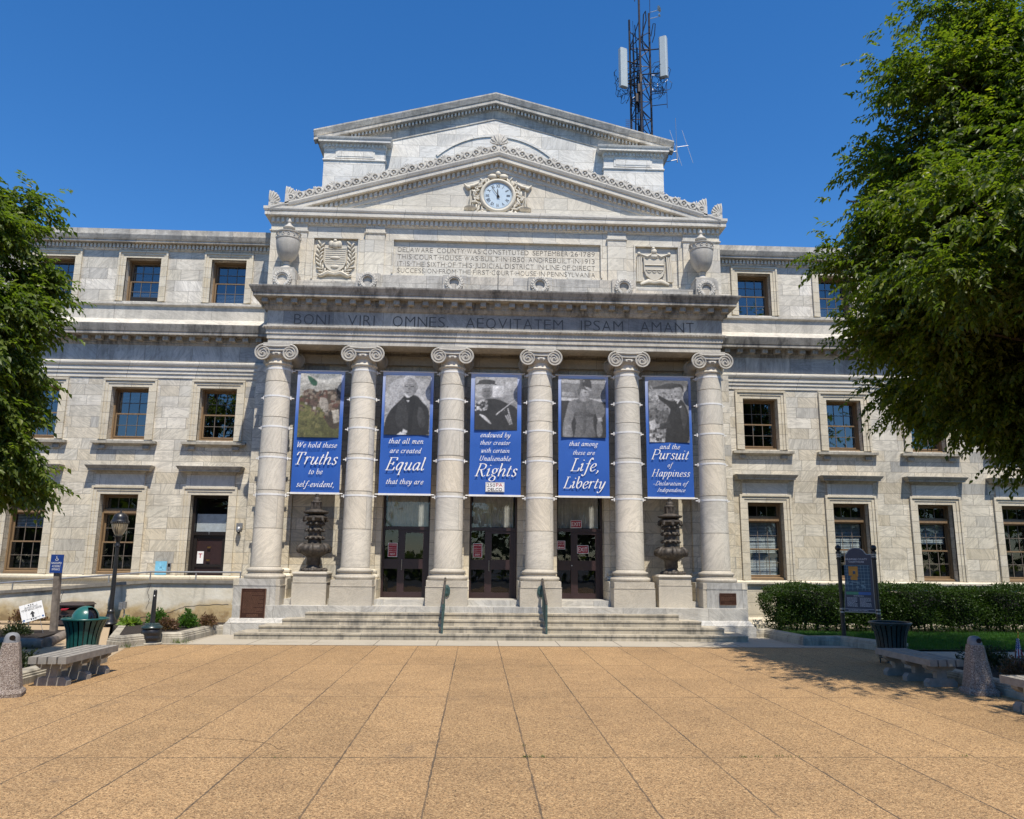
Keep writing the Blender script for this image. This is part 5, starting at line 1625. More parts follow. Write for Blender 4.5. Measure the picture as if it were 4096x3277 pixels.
# ------------------------------------------------------------------ bronze lamp standards
def make_bronze():
    t = thing('lamp_standard', 'weathered bronze lamp standard on a marble plinth behind the banner lettered Truths', 'lamp standard', (-5.065, 22.60, .75), group='bronze lamp standards in the portico')
    p = MB()
    p.box(-.47, .47, -.40, .42, 0, .60); p.box(-.455, .455, -.385, .42, .60, .80); p.box(-.48, .48, -.41, .42, .595, .61)
    p.mould([(-.42, .42), (-.42, -.37), (.42, -.37), (.42, .42)], [(-.1, .80), (.04, .805), (.055, .84), (.04, .875), (.02, .89), (-.3, .90)])
    p.build('plinth', 'pedestal', t, world=False)
    b = MB()
    fl = lambda n, d: (lambda a, k: 1 + d * math.cos(n * a))
    rk = random.Random(2)
    for k in range(26):
        a = 2 * math.pi * k / 26
        q = rk.uniform(.18, .33)
        b.ball((q * math.cos(a), q * math.sin(a), .93), (.09, .07, rk.uniform(.03, .07)), 7, 5)
    b.lathe([(.25, .90), (.22, .98), (.18, 1.02), (.165, 1.06), (.19, 1.10), (.185, 1.26), (.22, 1.31), (.2, 1.34)], 24, mod=fl(8, .035))
    b.build('foot', 'bronze', t, smooth=45, world=False)
    b = MB()
    b.lathe([(.2, 1.30), (.27, 1.34), (.38, 1.40), (.425, 1.48), (.42, 1.56), (.37, 1.62), (.30, 1.655), (.2, 1.665)], 48, mod=fl(12, .055))
    for k in range(6):
        a = 2 * math.pi * (k + .5) / 6
        pts = []
        for i in range(11):
            q = i / 10
            r_ = .31 + .145 * math.sin(q * 2.6)
            z = 1.66 - .30 * q
            if i > 7:
                r_ -= .03 * (i - 7); z += .015 * (i - 7) ** 2
            pts.append((r_ * math.cos(a), r_ * math.sin(a), z))
        b.tube(pts, [.03, .05, .06, .07, .07, .065, .06, .05, .045, .035, .025], 7)
    b.build('bowl', 'bronze', t, smooth=55, world=False)
    b = MB()
    b.lathe([(.19, 1.66), (.18, 1.70), (.165, 2.4), (.2, 2.42)], 24, mod=fl(9, .04))
    for z, r_ in ((1.84, .25), (2.06, .245), (2.24, .23)):
        b.lathe([(.17, z - .05), (r_, z - .03), (r_ + .01, z), (r_ - .02, z + .03), (.17, z + .04)], 36, mod=fl(10, .09))
        for k in range(10):
            a = 2 * math.pi * k / 10
            b.ball((r_ * math.cos(a), r_ * math.sin(a), z - .035), (.05, .05, .04), 6, 5)
    b.lathe([(.17, 2.22), (.22, 2.30), (.29, 2.36), (.325, 2.38), (.32, 2.42), (.27, 2.45), (.2, 2.47)], 40, mod=fl(8, .03))
    for k in range(8):
        a = 2 * math.pi * k / 8
        b.tube([(.22 * math.cos(a), .22 * math.sin(a), 2.40), (.32 * math.cos(a), .32 * math.sin(a), 2.38), (.335 * math.cos(a), .335 * math.sin(a), 2.30), (.31 * math.cos(a), .31 * math.sin(a), 2.28)], [.04, .05, .04, .03], 6)
    b.build('stem', 'bronze', t, smooth=45, world=False)
    b = MB()
    b.lathe([(.2, 2.47), (.33, 2.51), (.355, 2.535), (.35, 2.56), (.20, 2.60), (.15, 2.62), (.14, 2.78), (.155, 2.80), (.155, 2.83), (.10, 2.86), (.10, 2.93), (.085, 2.95), (.05, 2.97), (.05, 3.06)], 32)
    for k in range(8):
        a = 2 * math.pi * k / 8
        b.box(.145 * math.cos(a) - .018, .145 * math.cos(a) + .018, .145 * math.sin(a) - .018, .145 * math.sin(a) + .018, 2.62, 2.80)
    b.build('top_dish', 'bronze', t, smooth=45, world=False)
    return t
b1 = make_bronze()
b2 = copy_tree(b1, None, (5.085, 22.60, .75))
tag(b2, 'weathered bronze lamp standard on a marble plinth behind the banner lettered Pursuit of Happiness')

# ------------------------------------------------------------------ handrails on the steps
def make_rail(sg, label):
    t = thing('handrail', label, 'handrail', (sg * 1.33, 20.6, 0), group='handrails on the steps')
    lo, hi = Vector((0, 0, .90)), Vector((0, 1.36, 1.50))
    MB().tube([lo + Vector((0, -.02, -.02)), lo, hi, hi + Vector((0, .03, -.02))], [.02, .03, .03, .02], 8).build('rail', 'bronze', t, smooth=40, world=False)
    p = MB()
    p.box(-.022, .022, -.03, .02, .0, .88)
    p.box(-.02, .02, .55, .59, .45, 1.15)
    p.build('post', 'verdigris', t, world=False)
    l = MB()
    for k in range(9):
        y = .05 + .15 * k
        zt = .90 + .6 * y / 1.36
        l.tube([(0, y, .17 + .44 * y), (0, y, zt)], .012, 6)
        if k < 8:
            l.tube([(0, y, .17 + .44 * y + .08), (0, y + .15, zt)], .009, 5)
            l.tube([(0, y, zt), (0, y + .15, .30 + .44 * y)], .009, 5)
    l.tube([(0, -.02, .2), (0, 1.3, .78)], .018, 6)
    l.build('lattice', 'verdigris', t, smooth=40, world=False)
    m = MB().lathe([(.0, 0), (.085, 0), (.10, .012), (.10, .03), (0, .03)], 24, cap=False)
    m.lathe([(.0, 0), (.05, -.012), (.06, -.012), (.065, 0)], 20, cap=False)
    m.xform(Matrix.Translation((sg * -.01 + .03 * (1 if sg < 0 else -1), 1.33, 1.17)) @ Matrix.Diagonal((1, 1, 1.6, 1)) @ Matrix.Rotation(R(-90), 4, 'X'))
    m.build('medallion', 'verdigris', t, smooth=40, world=False)
make_rail(-1, 'green bronze handrail on the steps below the that all men and Rights banners')
make_rail(1, 'green bronze handrail on the steps toward the EXIT door')

# ------------------------------------------------------------------ plaques, door notices
def textrows(mb, x0, x1, z0, z1, n, y, seed, fill=.5):
    r_ = random.Random(seed)
    p = (z1 - z0) / n
    for i in range(n):
        z = z1 - p * (i + .5)
        x = x0
        end = x1 if (i + 1) % 5 else x0 + (x1 - x0) * r_.uniform(.4, .9)
        while x < end:
            w_ = min(r_.uniform(.015, .05), end - x)
            mb.quad((x, y, z - p * fill / 2), (x + w_, y, z - p * fill / 2), (x + w_, y, z + p * fill / 2), (x, y, z + p * fill / 2))
            x += w_ + .008
t = thing('plaque', 'tall bronze plaque full of lettering on the left corner pedestal', 'plaque', (-6.43, 21.945, .40))
MB().box(-6.745, -6.115, 21.77, 21.798, .395, 1.185).build('plate', 'plaque', t)
MB().box(-6.72, -6.14, 21.80, 21.97, .755, 1.17).build('backing', 'plaque', t)
m = MB()
put_text(m, 'DELAWARE COUNTY COURTHOUSE', -6.43, 21.766, 1.125, width=.42)
textrows(m, -6.70, -6.16, .56, 1.10, 26, 21.766, 1)
textrows(m, -6.58, -6.28, .45, .53, 3, 21.766, 2)
m.build('lettering', 'plaque_text', t)
fr_ = MB()
for a in ((-6.75, -6.11, .39, .405), (-6.75, -6.11, 1.178, 1.192), (-6.752, -6.738, .405, 1.178), (-6.122, -6.108, .405, 1.178)):
    fr_.box(a[0], a[1], 21.758, 21.799, a[2], a[3])
fr_.build('border', 'plaque_text', t)
t = thing('plaque', 'small bronze plaque on the right corner pedestal', 'plaque', (6.476, 21.945, .85))
MB().box(6.244, 6.708, 21.925, 21.949, .846, 1.164).build('plate', 'plaque', t)
m = MB()
put_text(m, 'RONALD REAGAN', 6.476, 21.921, 1.10, width=.22)
textrows(m, 6.275, 6.68, .945, 1.07, 5, 21.921, 4)
textrows(m, 6.38, 6.57, .885, .92, 2, 21.921, 6)
m.build('lettering', 'plaque_text', t)
fr_ = MB()
for a in ((6.244, 6.708, .846, .856), (6.244, 6.708, 1.154, 1.164), (6.244, 6.254, .856, 1.154), (6.698, 6.708, .856, 1.154)):
    fr_.box(a[0], a[1], 21.918, 21.926, a[2], a[3])
fr_.build('border', 'plaque_text', t)

def sign(name, label, cat, x0, x1, z0, z1, y, mat, texts, border=None, group=None, extra=None, tmat='white'):
    t = thing(name, label, cat, ((x0 + x1) / 2, y, z0), group=group)
    if border:
        MB().box(x0, x1, y, y + .006, z0, z1).build('border', border, t)
        e = .014
        MB().box(x0 + e, x1 - e, y - .003, y + .002, z0 + e, z1 - e).build('panel', mat, t)
    else:
        MB().box(x0, x1, y - .003, y + .006, z0, z1).build('panel', mat, t)
    m = MB()
    for body, x, z, wd, h in texts:
        put_text(m, body, x, y - .0055, z, width=wd, height=h, off=.0)
    if extra:
        extra(m, y - .0055)
    m.build('lettering', tmat, t)
    return t
YS2 = YB + .36 - .02 - .06
def redrows(x0, x1, z0, z1, sd_n):
    def f(m, y):
        textrows(m, x0 + .03, x1 - .03, z1 - .075, z1 - .05, 1, y, sd_n)
        for k in range(3):
            zz = z1 - .13 - .055 * k
            textrows(m, x0 + .03, x0 + .12, zz - .008, zz, 1, y, sd_n + k)
            textrows(m, x0 + .03, x1 - .03, zz - .024, zz - .013, 1, y, sd_n + 7 + k)
        textrows(m, x0 + .06, x1 - .06, z0 + .05, z1 - .30, 5, y, sd_n + 20, .4)
    return f
sign('notice', 'red printed notice on the glass beside the door behind the that all men banner', 'notice', -3.125, -2.85, 2.07, 2.48, YS2, 'red', [], 'white', 'red notices on the glass beside the doors', redrows(-3.125, -2.85, 2.07, 2.48, 3))
sign('notice', 'red printed notice on the glass beside the middle door', 'notice', -.60, -.325, 2.08, 2.49, YS2, 'red', [], 'white', 'red notices on the glass beside the doors', redrows(-.60, -.325, 2.08, 2.49, 4))
sign('exit_sign', 'red EXIT sign in the curtained window over the door, upper of the two', 'sign', 2.337, 2.671, 2.985, 3.215, YS2, 'red', [('EXIT', 2.504, 3.04, .27, .125)], 'white', 'red EXIT signs')
sign('exit_sign', 'red EXIT sign on the glass of the door, lower of the two', 'sign', 2.529, 2.871, 2.225, 2.465, YS2, 'red', [('EXIT', 2.70, 2.282, .275, .13)], 'white', 'red EXIT signs')
def arr(m, y):
    m.add([(1.95, y, 2.40), (2.0, y, 2.43), (2.0, y, 2.41), (2.13, y, 2.41), (2.13, y, 2.39), (2.0, y, 2.39), (2.0, y, 2.37)], [(0, 6, 2), (0, 2, 1), (2, 6, 5, 3), (3, 5, 4)])
sign('arrow_notice', 'small red notice PLEASE USE OTHER DOOR with a white arrow', 'notice', 1.924, 2.168, 2.345, 2.595, YS2, 'red', [('PLEASE USE', 2.046, 2.52, .19, .032), ('OTHER DOOR', 2.046, 2.465, .19, .032)], 'white', None, arr)

# ------------------------------------------------------------------ urns on the parapet corners
def make_urn():
    t = thing('stone_urn', 'carved marble urn on the parapet corner left of the inscription', 'urn', (-6.36, 22.58, 10.44), group='marble urns on the parapet corners')
    b = MB()
    b.box(-.29, .29, -.29, .29, 0, .06)
    b.lathe([(.27, .06), (.24, .10), (.17, .13), (.10, .18), (.085, .24), (.11, .27), (.11, .30), (.08, .32)], 28)
    b.build('foot', 'capital', t, smooth=40, world=False)
    b = MB()
    b.lathe([(.08, .31), (.15, .36), (.23, .46), (.30, .62), (.345, .82), (.355, .95), (.35, 1.0), (.365, 1.01), (.37, 1.04), (.345, 1.06), (.345, 1.18), (.37, 1.20), (.375, 1.23), (.33, 1.25), (.28, 1.27)], 40, mod=lambda a, k: 1 + (.045 * abs(math.cos(7 * a)) if k in (1, 2, 3) else 0))
    for k in range(14):
        a = 2 * math.pi * k / 14
        b.torus((.35 * math.cos(a), .35 * math.sin(a), 1.12), .035, .014, 10, 5)
    b.build('bowl', 'capital', t, smooth=40, world=False)
    b = MB()
    b.lathe([(.28, 1.27), (.12, 1.33), (.13, 1.36), (.18, 1.40), (.18, 1.42), (.13, 1.47), (.07, 1.52), (.05, 1.57), (.065, 1.60), (.06, 1.64), (.03, 1.70), (.004, 1.74)], 28)
    b.build('lid', 'capital', t, smooth=40, world=False)
    return t
u1 = make_urn()
u2 = copy_tree(u1, None, (6.30, 22.58, 10.44))
tag(u2, 'carved marble urn on the parapet corner right of the inscription')

# ------------------------------------------------------------------ antenna tower on the roof
t = thing('lattice_tower', 'dark steel lattice antenna tower standing on the rear roof', 'antenna tower', (6.85, 32.5, 20.2))
LG = [Vector((6.30, 32.2, 0)), Vector((7.33, 32.2, 0)), Vector((6.62, 33.15, 0))]
LG = [Vector((6.34, 32.9, 0)), Vector((7.30, 32.9, 0)), Vector((6.64, 32.05, 0))]
for p, zt_ in zip(LG, (27.45, 27.85, 28.3)):
    MB().tube([(p.x, p.y, 20.0), (p.x, p.y, zt_)], .05, 8).build('leg', 'tower', t, smooth=40)
br = MB()
zs = [20.4 + .92 * k for k in range(7)]
for i, (p, q) in enumerate(((LG[0], LG[1]), (LG[1], LG[2]), (LG[2], LG[0]))):
    for k, z in enumerate(zs):
        br.tube([(p.x, p.y, z), (q.x, q.y, z)], .022, 5)
        a, b = (p, q) if k % 2 else (q, p)
        br.tube([(a.x, a.y, z), (b.x, b.y, z + .92)], .022, 5)
br.build('brace', 'tower', t, smooth=40)
cb = MB()
rc = random.Random(9)
for k in range(12):
    x, y = rc.uniform(6.45, 6.72), rc.uniform(32.2, 32.7)
    pts = [(x, y, 20.2)]
    for z in np.linspace(21.5, rc.uniform(22.5, 27.5), 6):
        x += rc.uniform(-.05, .05)
        pts.append((x, y, z))
    cb.tube(pts, rc.uniform(.010, .022), 5)
for k in range(52):
    side = rc.random() < .62
    bx = rc.uniform(5.75, 6.5) if side else rc.uniform(7.25, 7.8)
    z = rc.uniform(22.7, 24.4) if side else rc.uniform(23.2, 24.4)
    r_ = rc.uniform(.15, .4)
    a0 = rc.uniform(0, 6)
    cb.tube([(bx + r_ * math.cos(a0 + q * .6), 32.3 + rc.uniform(-.25, .25), z + r_ * math.sin(a0 + q * .6)) for q in range(8)], .013, 4)
cb.tube([(6.8, 32.3, 25.5), (6.9, 32.3, 27.3), (7.0, 32.3, 27.5), (7.02, 32.3, 27.0), (6.75, 32.3, 26)], .03, 5)
cb.tube([(7.3, 32.6, 26.4), (7.4, 32.5, 27.0), (7.5, 32.5, 27.0), (7.45, 32.5, 26.4), (7.33, 32.5, 26.0)], .022, 5)
cb.build('cable', 'black_paint', t, smooth=40)
def panel(x, y, z0, z1, w_, d_, rz, lab=None):
    m = MB()
    h_ = w_ / 2
    m.slab([(-h_, -d_ * .3), (-h_ * .7, -d_ * .5), (h_ * .7, -d_ * .5), (h_, -d_ * .3), (h_, d_ * .5), (-h_, d_ * .5)], z0, z1)
    m.xform(Matrix.Translation((x, y, 0)) @ Matrix.Rotation(R(rz), 4, 'Z'))
    o = m.build('panel_antenna', 'ant_panel', t)
    m = MB()
    m.tube([(x, y + .1, z0 + .3), (6.8, 32.5, z0 + .3)], .03, 6); m.tube([(x, y + .1, z1 - .5), (6.8, 32.5, z1 - .5)], .03, 6)
    m.build('bracket', 'tower', t, smooth=40)
panel(5.86, 32.1, 23.35, 25.3, .38, .22, 24)
panel(7.76, 32.2, 24.0, 26.05, .36, .26, -28)
panel(6.02, 32.9, 23.9, 25.05, .30, .15, 60)
ds = MB()
for x, z, r_ in ((7.62, 27.70, .16), (7.63, 27.36, .08)):
    st = len(ds.v)
    ds.lathe([(0, 0), (r_ * .6, .02), (r_, .07)], 18, cap=False)
    ds.xform(Matrix.Translation((x, 32.4, z)) @ Matrix.Rotation(R(62), 4, 'Y'), st)
    ds.tube([(7.3, 32.6, z - .02), (x, 32.45, z - .02)], .016, 5)
ds.build('dish', 'ant_panel', t, smooth=50)
an = MB()
an.tube([(7.9, 32.3, 22.5), (7.9, 32.3, 24.0)], .012, 5)
for z in (22.9, 23.5):
    an.tube([(7.3, 32.8, z), (7.9, 32.3, z - .2)], .018, 5)
for k in range(6):
    an.tube([(5.98 + .055 * k, 32.3, 21.35), (5.98 + .055 * k, 32.3, 21.85)], .006, 4)
    an.tube([(5.95, 32.3, 21.36 + .095 * k), (6.32, 32.3, 21.36 + .095 * k)], .006, 4)
an.tube([(6.5, 32.3, 28), (6.52, 32.3, 30)], .02, 5); an.tube([(7.3, 32.7, 27.6), (7.33, 32.7, 29.5)], .014, 5)
for k in range(3):
    st = len(an.v)
    an.box(6.4 + .1 * k, 6.5 + .1 * k, 32.0, 32.3, 22.6 + .5 * k, 23.0 + .5 * k)
an.build('whip_antenna', 'tower', t)
t = thing('yagi_antenna', 'thin yagi antenna on a bracket at the right gable end', 'antenna', (7.6, 31.0, 19.4))
m = MB()
m.tube([(7.5, 31, 19.5), (7.93, 31, 19.62)], .016, 5); m.tube([(7.4, 31, 19.08), (7.93, 31, 19.22)], .016, 5)
m.tube([(7.55, 31, 19.5), (7.72, 31, 19.16), (7.88, 31, 19.6)], .010, 4)
m.build('bracket', 'galv', t)
m = MB()
m.tube([(7.93, 31, 19.08), (7.92, 31, 19.9)], .025, 6); m.tube([(7.92, 31, 19.9), (7.91, 31, 21.2)], .010, 5)
m.build('mast', 'galv', t)
m = MB()
m.tube([(7.90, 31, 19.80), (8.44, 31, 19.9)], .014, 5)
m.tube([(7.64, 31, 20.6), (8.12, 31, 18.93)], .008, 4); m.tube([(8.18, 31, 20.63), (8.62, 31, 19.07)], .008, 4)
m.build('element', 'galv', t)

# ------------------------------------------------------------------ camera, accessible plate, intercom on the left wing
t = thing('security_camera', 'small grey dome security camera beside the side door', 'camera', (-7.60, 24.0, 2.8))
MB().box(-7.68, -7.50, 23.95, 24.0, 2.86, 3.02).build('mount', 'galv', t)
MB().ball((-7.58, 23.88, 2.82), (.075, .075, .10), 14, 9).build('housing', 'galv', t, smooth=60)
MB().ball((-7.57, 23.85, 2.74), .045, 12, 8).build('lens', 'lens', t, smooth=60)
def wheelchair(m, x, y, z, s):
    m.torus((x - .01 * s, y, z - .12 * s), .17 * s, .026 * s, 20, 4, a0=R(150), a1=R(390), sq=.02)
    m.tube([(x - .06 * s, y, z + .22 * s), (x - .04 * s, y, z - .02 * s), (x + .14 * s, y, z - .02 * s), (x + .22 * s, y, z - .22 * s)], .028 * s, 4)
    m.tube([(x - .05 * s, y, z + .10 * s), (x + .1 * s, y, z + .10 * s)], .022 * s, 4)
    m.ball((x - .07 * s, y, z + .30 * s), (.05 * s, .003, .05 * s), 10, 6)
t = thing('access_sign', 'pale faded blue wheelchair access sign on the wall beside the intercom', 'sign', (-9.79, 23.99, 1.49))
MB().prism([(-9.955, 1.49), (-9.623, 1.49), (-9.623, 1.878), (-9.955, 1.878)], 23.965, 23.985).build('panel', 'cyan_sign', t)
m = MB()
wheelchair(m, -9.79, 23.96, 1.72, .34)
textrows(m, -9.9, -9.68, 1.53, 1.58, 2, 23.962, 4)
m.build('symbol', 'cyan_ink', t)
t = thing('intercom', 'small grey intercom box on the wall near the side door', 'intercom', (-9.55, 23.98, 1.62))
MB().box(-9.60, -9.50, 23.95, 24.0, 1.60, 1.83).build('housing', 'galv', t)
MB().box(-9.585, -9.515, 23.945, 23.952, 1.72, 1.81).build('grille', 'lens', t)
m = MB().lathe([(0, 0), (.014, 0), (.014, .01), (0, .01)], 10, cap=False)
m.xform(Matrix.Translation((-9.55, 23.945, 1.65)) @ Matrix.Rotation(R(90), 4, 'X')).build('button', 'steel', t)
# ------------------------------------------------------------------ wheelchair ramp
t = thing('wheelchair_ramp', 'stained stucco wheelchair ramp wall rising to the side door', 'ramp', (-10, 22.9, 0))
TOP = [(-7.06, 1.285), (-9.55, 1.285), (-13.55, .965), (-22, .28)]
MB().prism([(-22, -.05), (-7.06, -.05)] + [(x, z) for x, z in TOP], 22.76, 22.95).build('ramp_wall', 'stucco', t)
cp = MB()
for (x0, z0), (x1, z1) in zip(TOP, TOP[1:]):
    cp.hexa([(x1, 22.70, z1), (x0, 22.70, z0), (x0, 23.0, z0), (x1, 23.0, z1)], [(x1, 22.70, z1 + .085), (x0, 22.70, z0 + .085), (x0, 23.0, z0 + .085), (x1, 23.0, z1 + .085)])
cp.build('coping', 'coping', t)
m = MB()
for pts in ([(-7.35, .72), (-7.9, .70), (-8.5, .66), (-8.62, .62), (-8.9, .52), (-9.3, .42), (-9.9, .33)], [(-9.55, 1.24), (-9.6, 1.0), (-9.55, .8), (-9.62, .55)], [(-11.9, 1.05), (-11.95, .8), (-11.88, .7)]):
    pts = catmull(pts, 5)
    r_ = random.Random(len(pts))
    pts = [(x + r_.uniform(-.02, .02), z + r_.uniform(-.012, .012)) for x, z in pts]
    for (x0, z0), (x1, z1) in zip(pts, pts[1:]):
        m.quad((x0, 22.757, z0 - .007), (x1, 22.757, z1 - .007), (x1, 22.757, z1 + .007), (x0, 22.757, z0 + .007)) if abs(x1 - x0) > abs(z1 - z0) else m.quad((x0 - .006, 22.757, z0), (x0 + .006, 22.757, z0), (x1 + .006, 22.757, z1), (x1 - .006, 22.757, z1))
m.build('crack', 'ink', t)
MB().add([(-7.0, 22.95, 1.29), (-9.55, 22.95, 1.29), (-13.55, 22.95, .97), (-22, 22.95, .30), (-22, 24.0, .30), (-13.55, 24.0, .97), (-9.55, 24.0, 1.29), (-7.0, 24.0, 1.29)],
         [(0, 1, 6, 7), (1, 2, 5, 6), (2, 3, 4, 5)]).build('ramp_deck', 'walk', t)
t = thing('ramp_railing', 'grey pipe railing along the top of the stucco ramp wall', 'railing', (-10, 22.85, 1.3))
RL = [(-7.10, 1.595), (-9.60, 1.585), (-13.6, 1.25), (-22, .57)]
MB().tube([(x, 22.85, z) for x, z in RL], .024, 8).build('rail', 'galv', t, smooth=40)
m = MB()
for x in (-7.13, -8.36, -9.62, -10.75, -12.05, -13.35, -15, -17):
    i = 0 if x > -9.6 else (1 if x > -13.6 else 2)
    (a, za), (b, zb) = RL[i], RL[i + 1]
    z = za + (zb - za) * (x - a) / (b - a)
    MB().tube([(x, 22.85, z - .25), (x, 22.85, z)], .020, 8).build('post', 'galv', t, smooth=40)

# ------------------------------------------------------------------ kerbs
def kerb(name, label, path, h, wd, mat, z0=0.0, cat='kerb'):
    o = MB().mould(path, [(-wd, z0), (.02, z0), (.02, z0 + h * .52), (0, z0 + h * .56), (0, z0 + h * .70), (-.02, z0 + h * .74), (-.02, z0 + h * .86), (-.05, z0 + h), (-wd, z0 + h)]).build(name, mat)
    return tag(o, label, cat)
kerb('planter_kerb', 'moulded marble planter kerb with corners left of the steps by the black post', [(-10.0, 22.0), (-8.75, 18.66), (-8.36, 18.40), (-7.92, 19.38), (-7.40, 19.48), (-7.35, 21.6), (-7.14, 21.7), (-7.1, 21.75)], .245, .22, 'kerb')
kerb('planter_kerb', 'moulded marble planter kerb bordering the lawn right of the steps', [(7.1, 21.75), (7.16, 21.7), (7.42, 21.85), (7.62, 19.73), (8.58, 19.78), (8.95, 18.76), (9.2, 18.1)], .22, .24, 'kerb')
kerb('bed_kerb', 'straight marble kerb behind the bench near the green domed bin', [(-7.72, 16.1), (-7.54, 15.95), (-7.54, 6.0)][::-1], .20, .24, 'kerb')
kerb('bed_kerb', 'straight marble kerb behind the benches in tree shade', [(7.75, 6.0), (7.75, 12.3), (7.75, 15.6), (8.0, 16.3)][::-1], .19, .24, 'kerb')
kerb('path_kerb', 'low tan kerb edging the mulch bed below the ramp', [(-22, 21.95), (-12.2, 21.95), (-10.1, 21.95)], .10, .18, 'path', .19)

# timber edging logs
def log(label, a, b, r, seed):
    r_ = random.Random(seed)
    a, b = Vector(a), Vector(b)
    pts = [a.lerp(b, i / 9) + Vector((0, 0, r_.uniform(-.008, .008))) for i in range(10)]
    o = MB().tube(pts, [r * r_.uniform(.95, 1.05) for _ in range(10)], 10).build('edging_log', 'post_wood', None, smooth=50)
    tag(o, label, 'log', 'weathered timber logs edging the bed')
log('weathered edging log lying across the front of the mulch bed', (-13.5, 18.42, .10), (-9.98, 18.33, .10), .115, 1)
log('weathered edging log running back along the path beside the green domed bin', (-9.93, 18.36, .10), (-10.5, 20.6, .13), .115, 2)

# ------------------------------------------------------------------ benches
def make_bench():
    t = thing('bench', 'x', 'bench', (0, 0, 0), group='slatted concrete benches')
    for k in range(4):
        x = -.225 + k * .15
        m = MB().box(x - .062, x + .062, -.90, .90, .345, .45)
        m.build('slat', 'bench', t, world=False)
    for y in (-.66, 0, .66):
        m = MB()
        yy = .07
        m.prism([(-.25, 0), (.25, 0), (.25, .07), (.20, .125), (-.20, .125), (-.25, .07)], y - yy, y + yy)
        m.box(-.085, .085, y - .06, y + .06, .12, .26)
        m.prism([(-.17, .25), (.17, .25), (.25, .305), (.25, .344), (-.25, .344), (-.25, .305)], y - yy, y + yy)
        m.build('leg', 'bench', t, world=False)
    b = MB()
    for y in (-.66, 0, .66):
        for k in range(4):
            x = -.225 + k * .15
            b.lathe([(0, .4515), (.013, .4515)], 8, x, y, cap=False)
    b.build('bolt', 'ink', t, world=False)
    return t
bn = make_bench()
bn.location = (-7.085, 13.80, 0)
bn['label'] = 'slatted concrete bench in full sun in front of the green domed bin'
for loc, lab in (((7.265, 13.97, 0), 'slatted concrete bench in tree shade in front of the open dark bin'), ((7.27, 10.44, 0), 'slatted concrete bench on the near side of the shaded bollard, only partly visible')):
    c = copy_tree(bn, None, loc)
    c['label'] = lab

# ------------------------------------------------------------------ pebbled bollards
def make_bollard():
    t = thing('bollard', 'x', 'bollard', (0, 0, 0), group='pebbled concrete bollards')
    def ring(h, c, z):
        return [(-h + c, -h, z), (h - c, -h, z), (h, -h + c, z), (h, h - c, z), (h - c, h, z), (-h + c, h, z), (-h, h - c, z), (-h, -h + c, z)]
    m = MB()
    rings = [ring(.23, .05, 0), ring(.235, .05, .05), ring(.215, .05, .085), ring(.192, .055, .10), ring(.105, .034, .745)]
    for r_ in rings:
        m.v += r_
    for k in range(len(rings) - 1):
        for i in range(8):
            j = (i + 1) % 8
            m.f.append((k * 8 + i, k * 8 + j, (k + 1) * 8 + j, (k + 1) * 8 + i))
    m.f.append(tuple(range(32, 40)))
    m.build('body', 'pebble', t, world=False)
    m = MB()
    m.lathe([(.108, .745), (.106, .77), (.10, .81), (.085, .85), (.055, .875), (.0, .885)], 20, cap=False)
    m.build('cap', 'cap_grey', t, smooth=50, world=False)
    m = MB().lathe([(0, 0), (.036, 0), (.040, .012), (.0, .012)], 16, cap=False)
    m.xform(Matrix.Translation((.02, -.098, .815)) @ Matrix.Rotation(R(100), 4, 'X'))
    m.build('lamp_eye', 'lens', t, smooth=40, world=False)
    return t
bl = make_bollard()
bl.location = (-7.24, 12.16, 0)
bl.rotation_euler = (0, 0, R(20))
bl['label'] = 'pebbled concrete bollard in full sun near the sunny bench'
c = copy_tree(bl, None, (7.44, 12.56, 0), R(-8))
c['label'] = 'pebbled concrete bollard in tree shade beside the bench'

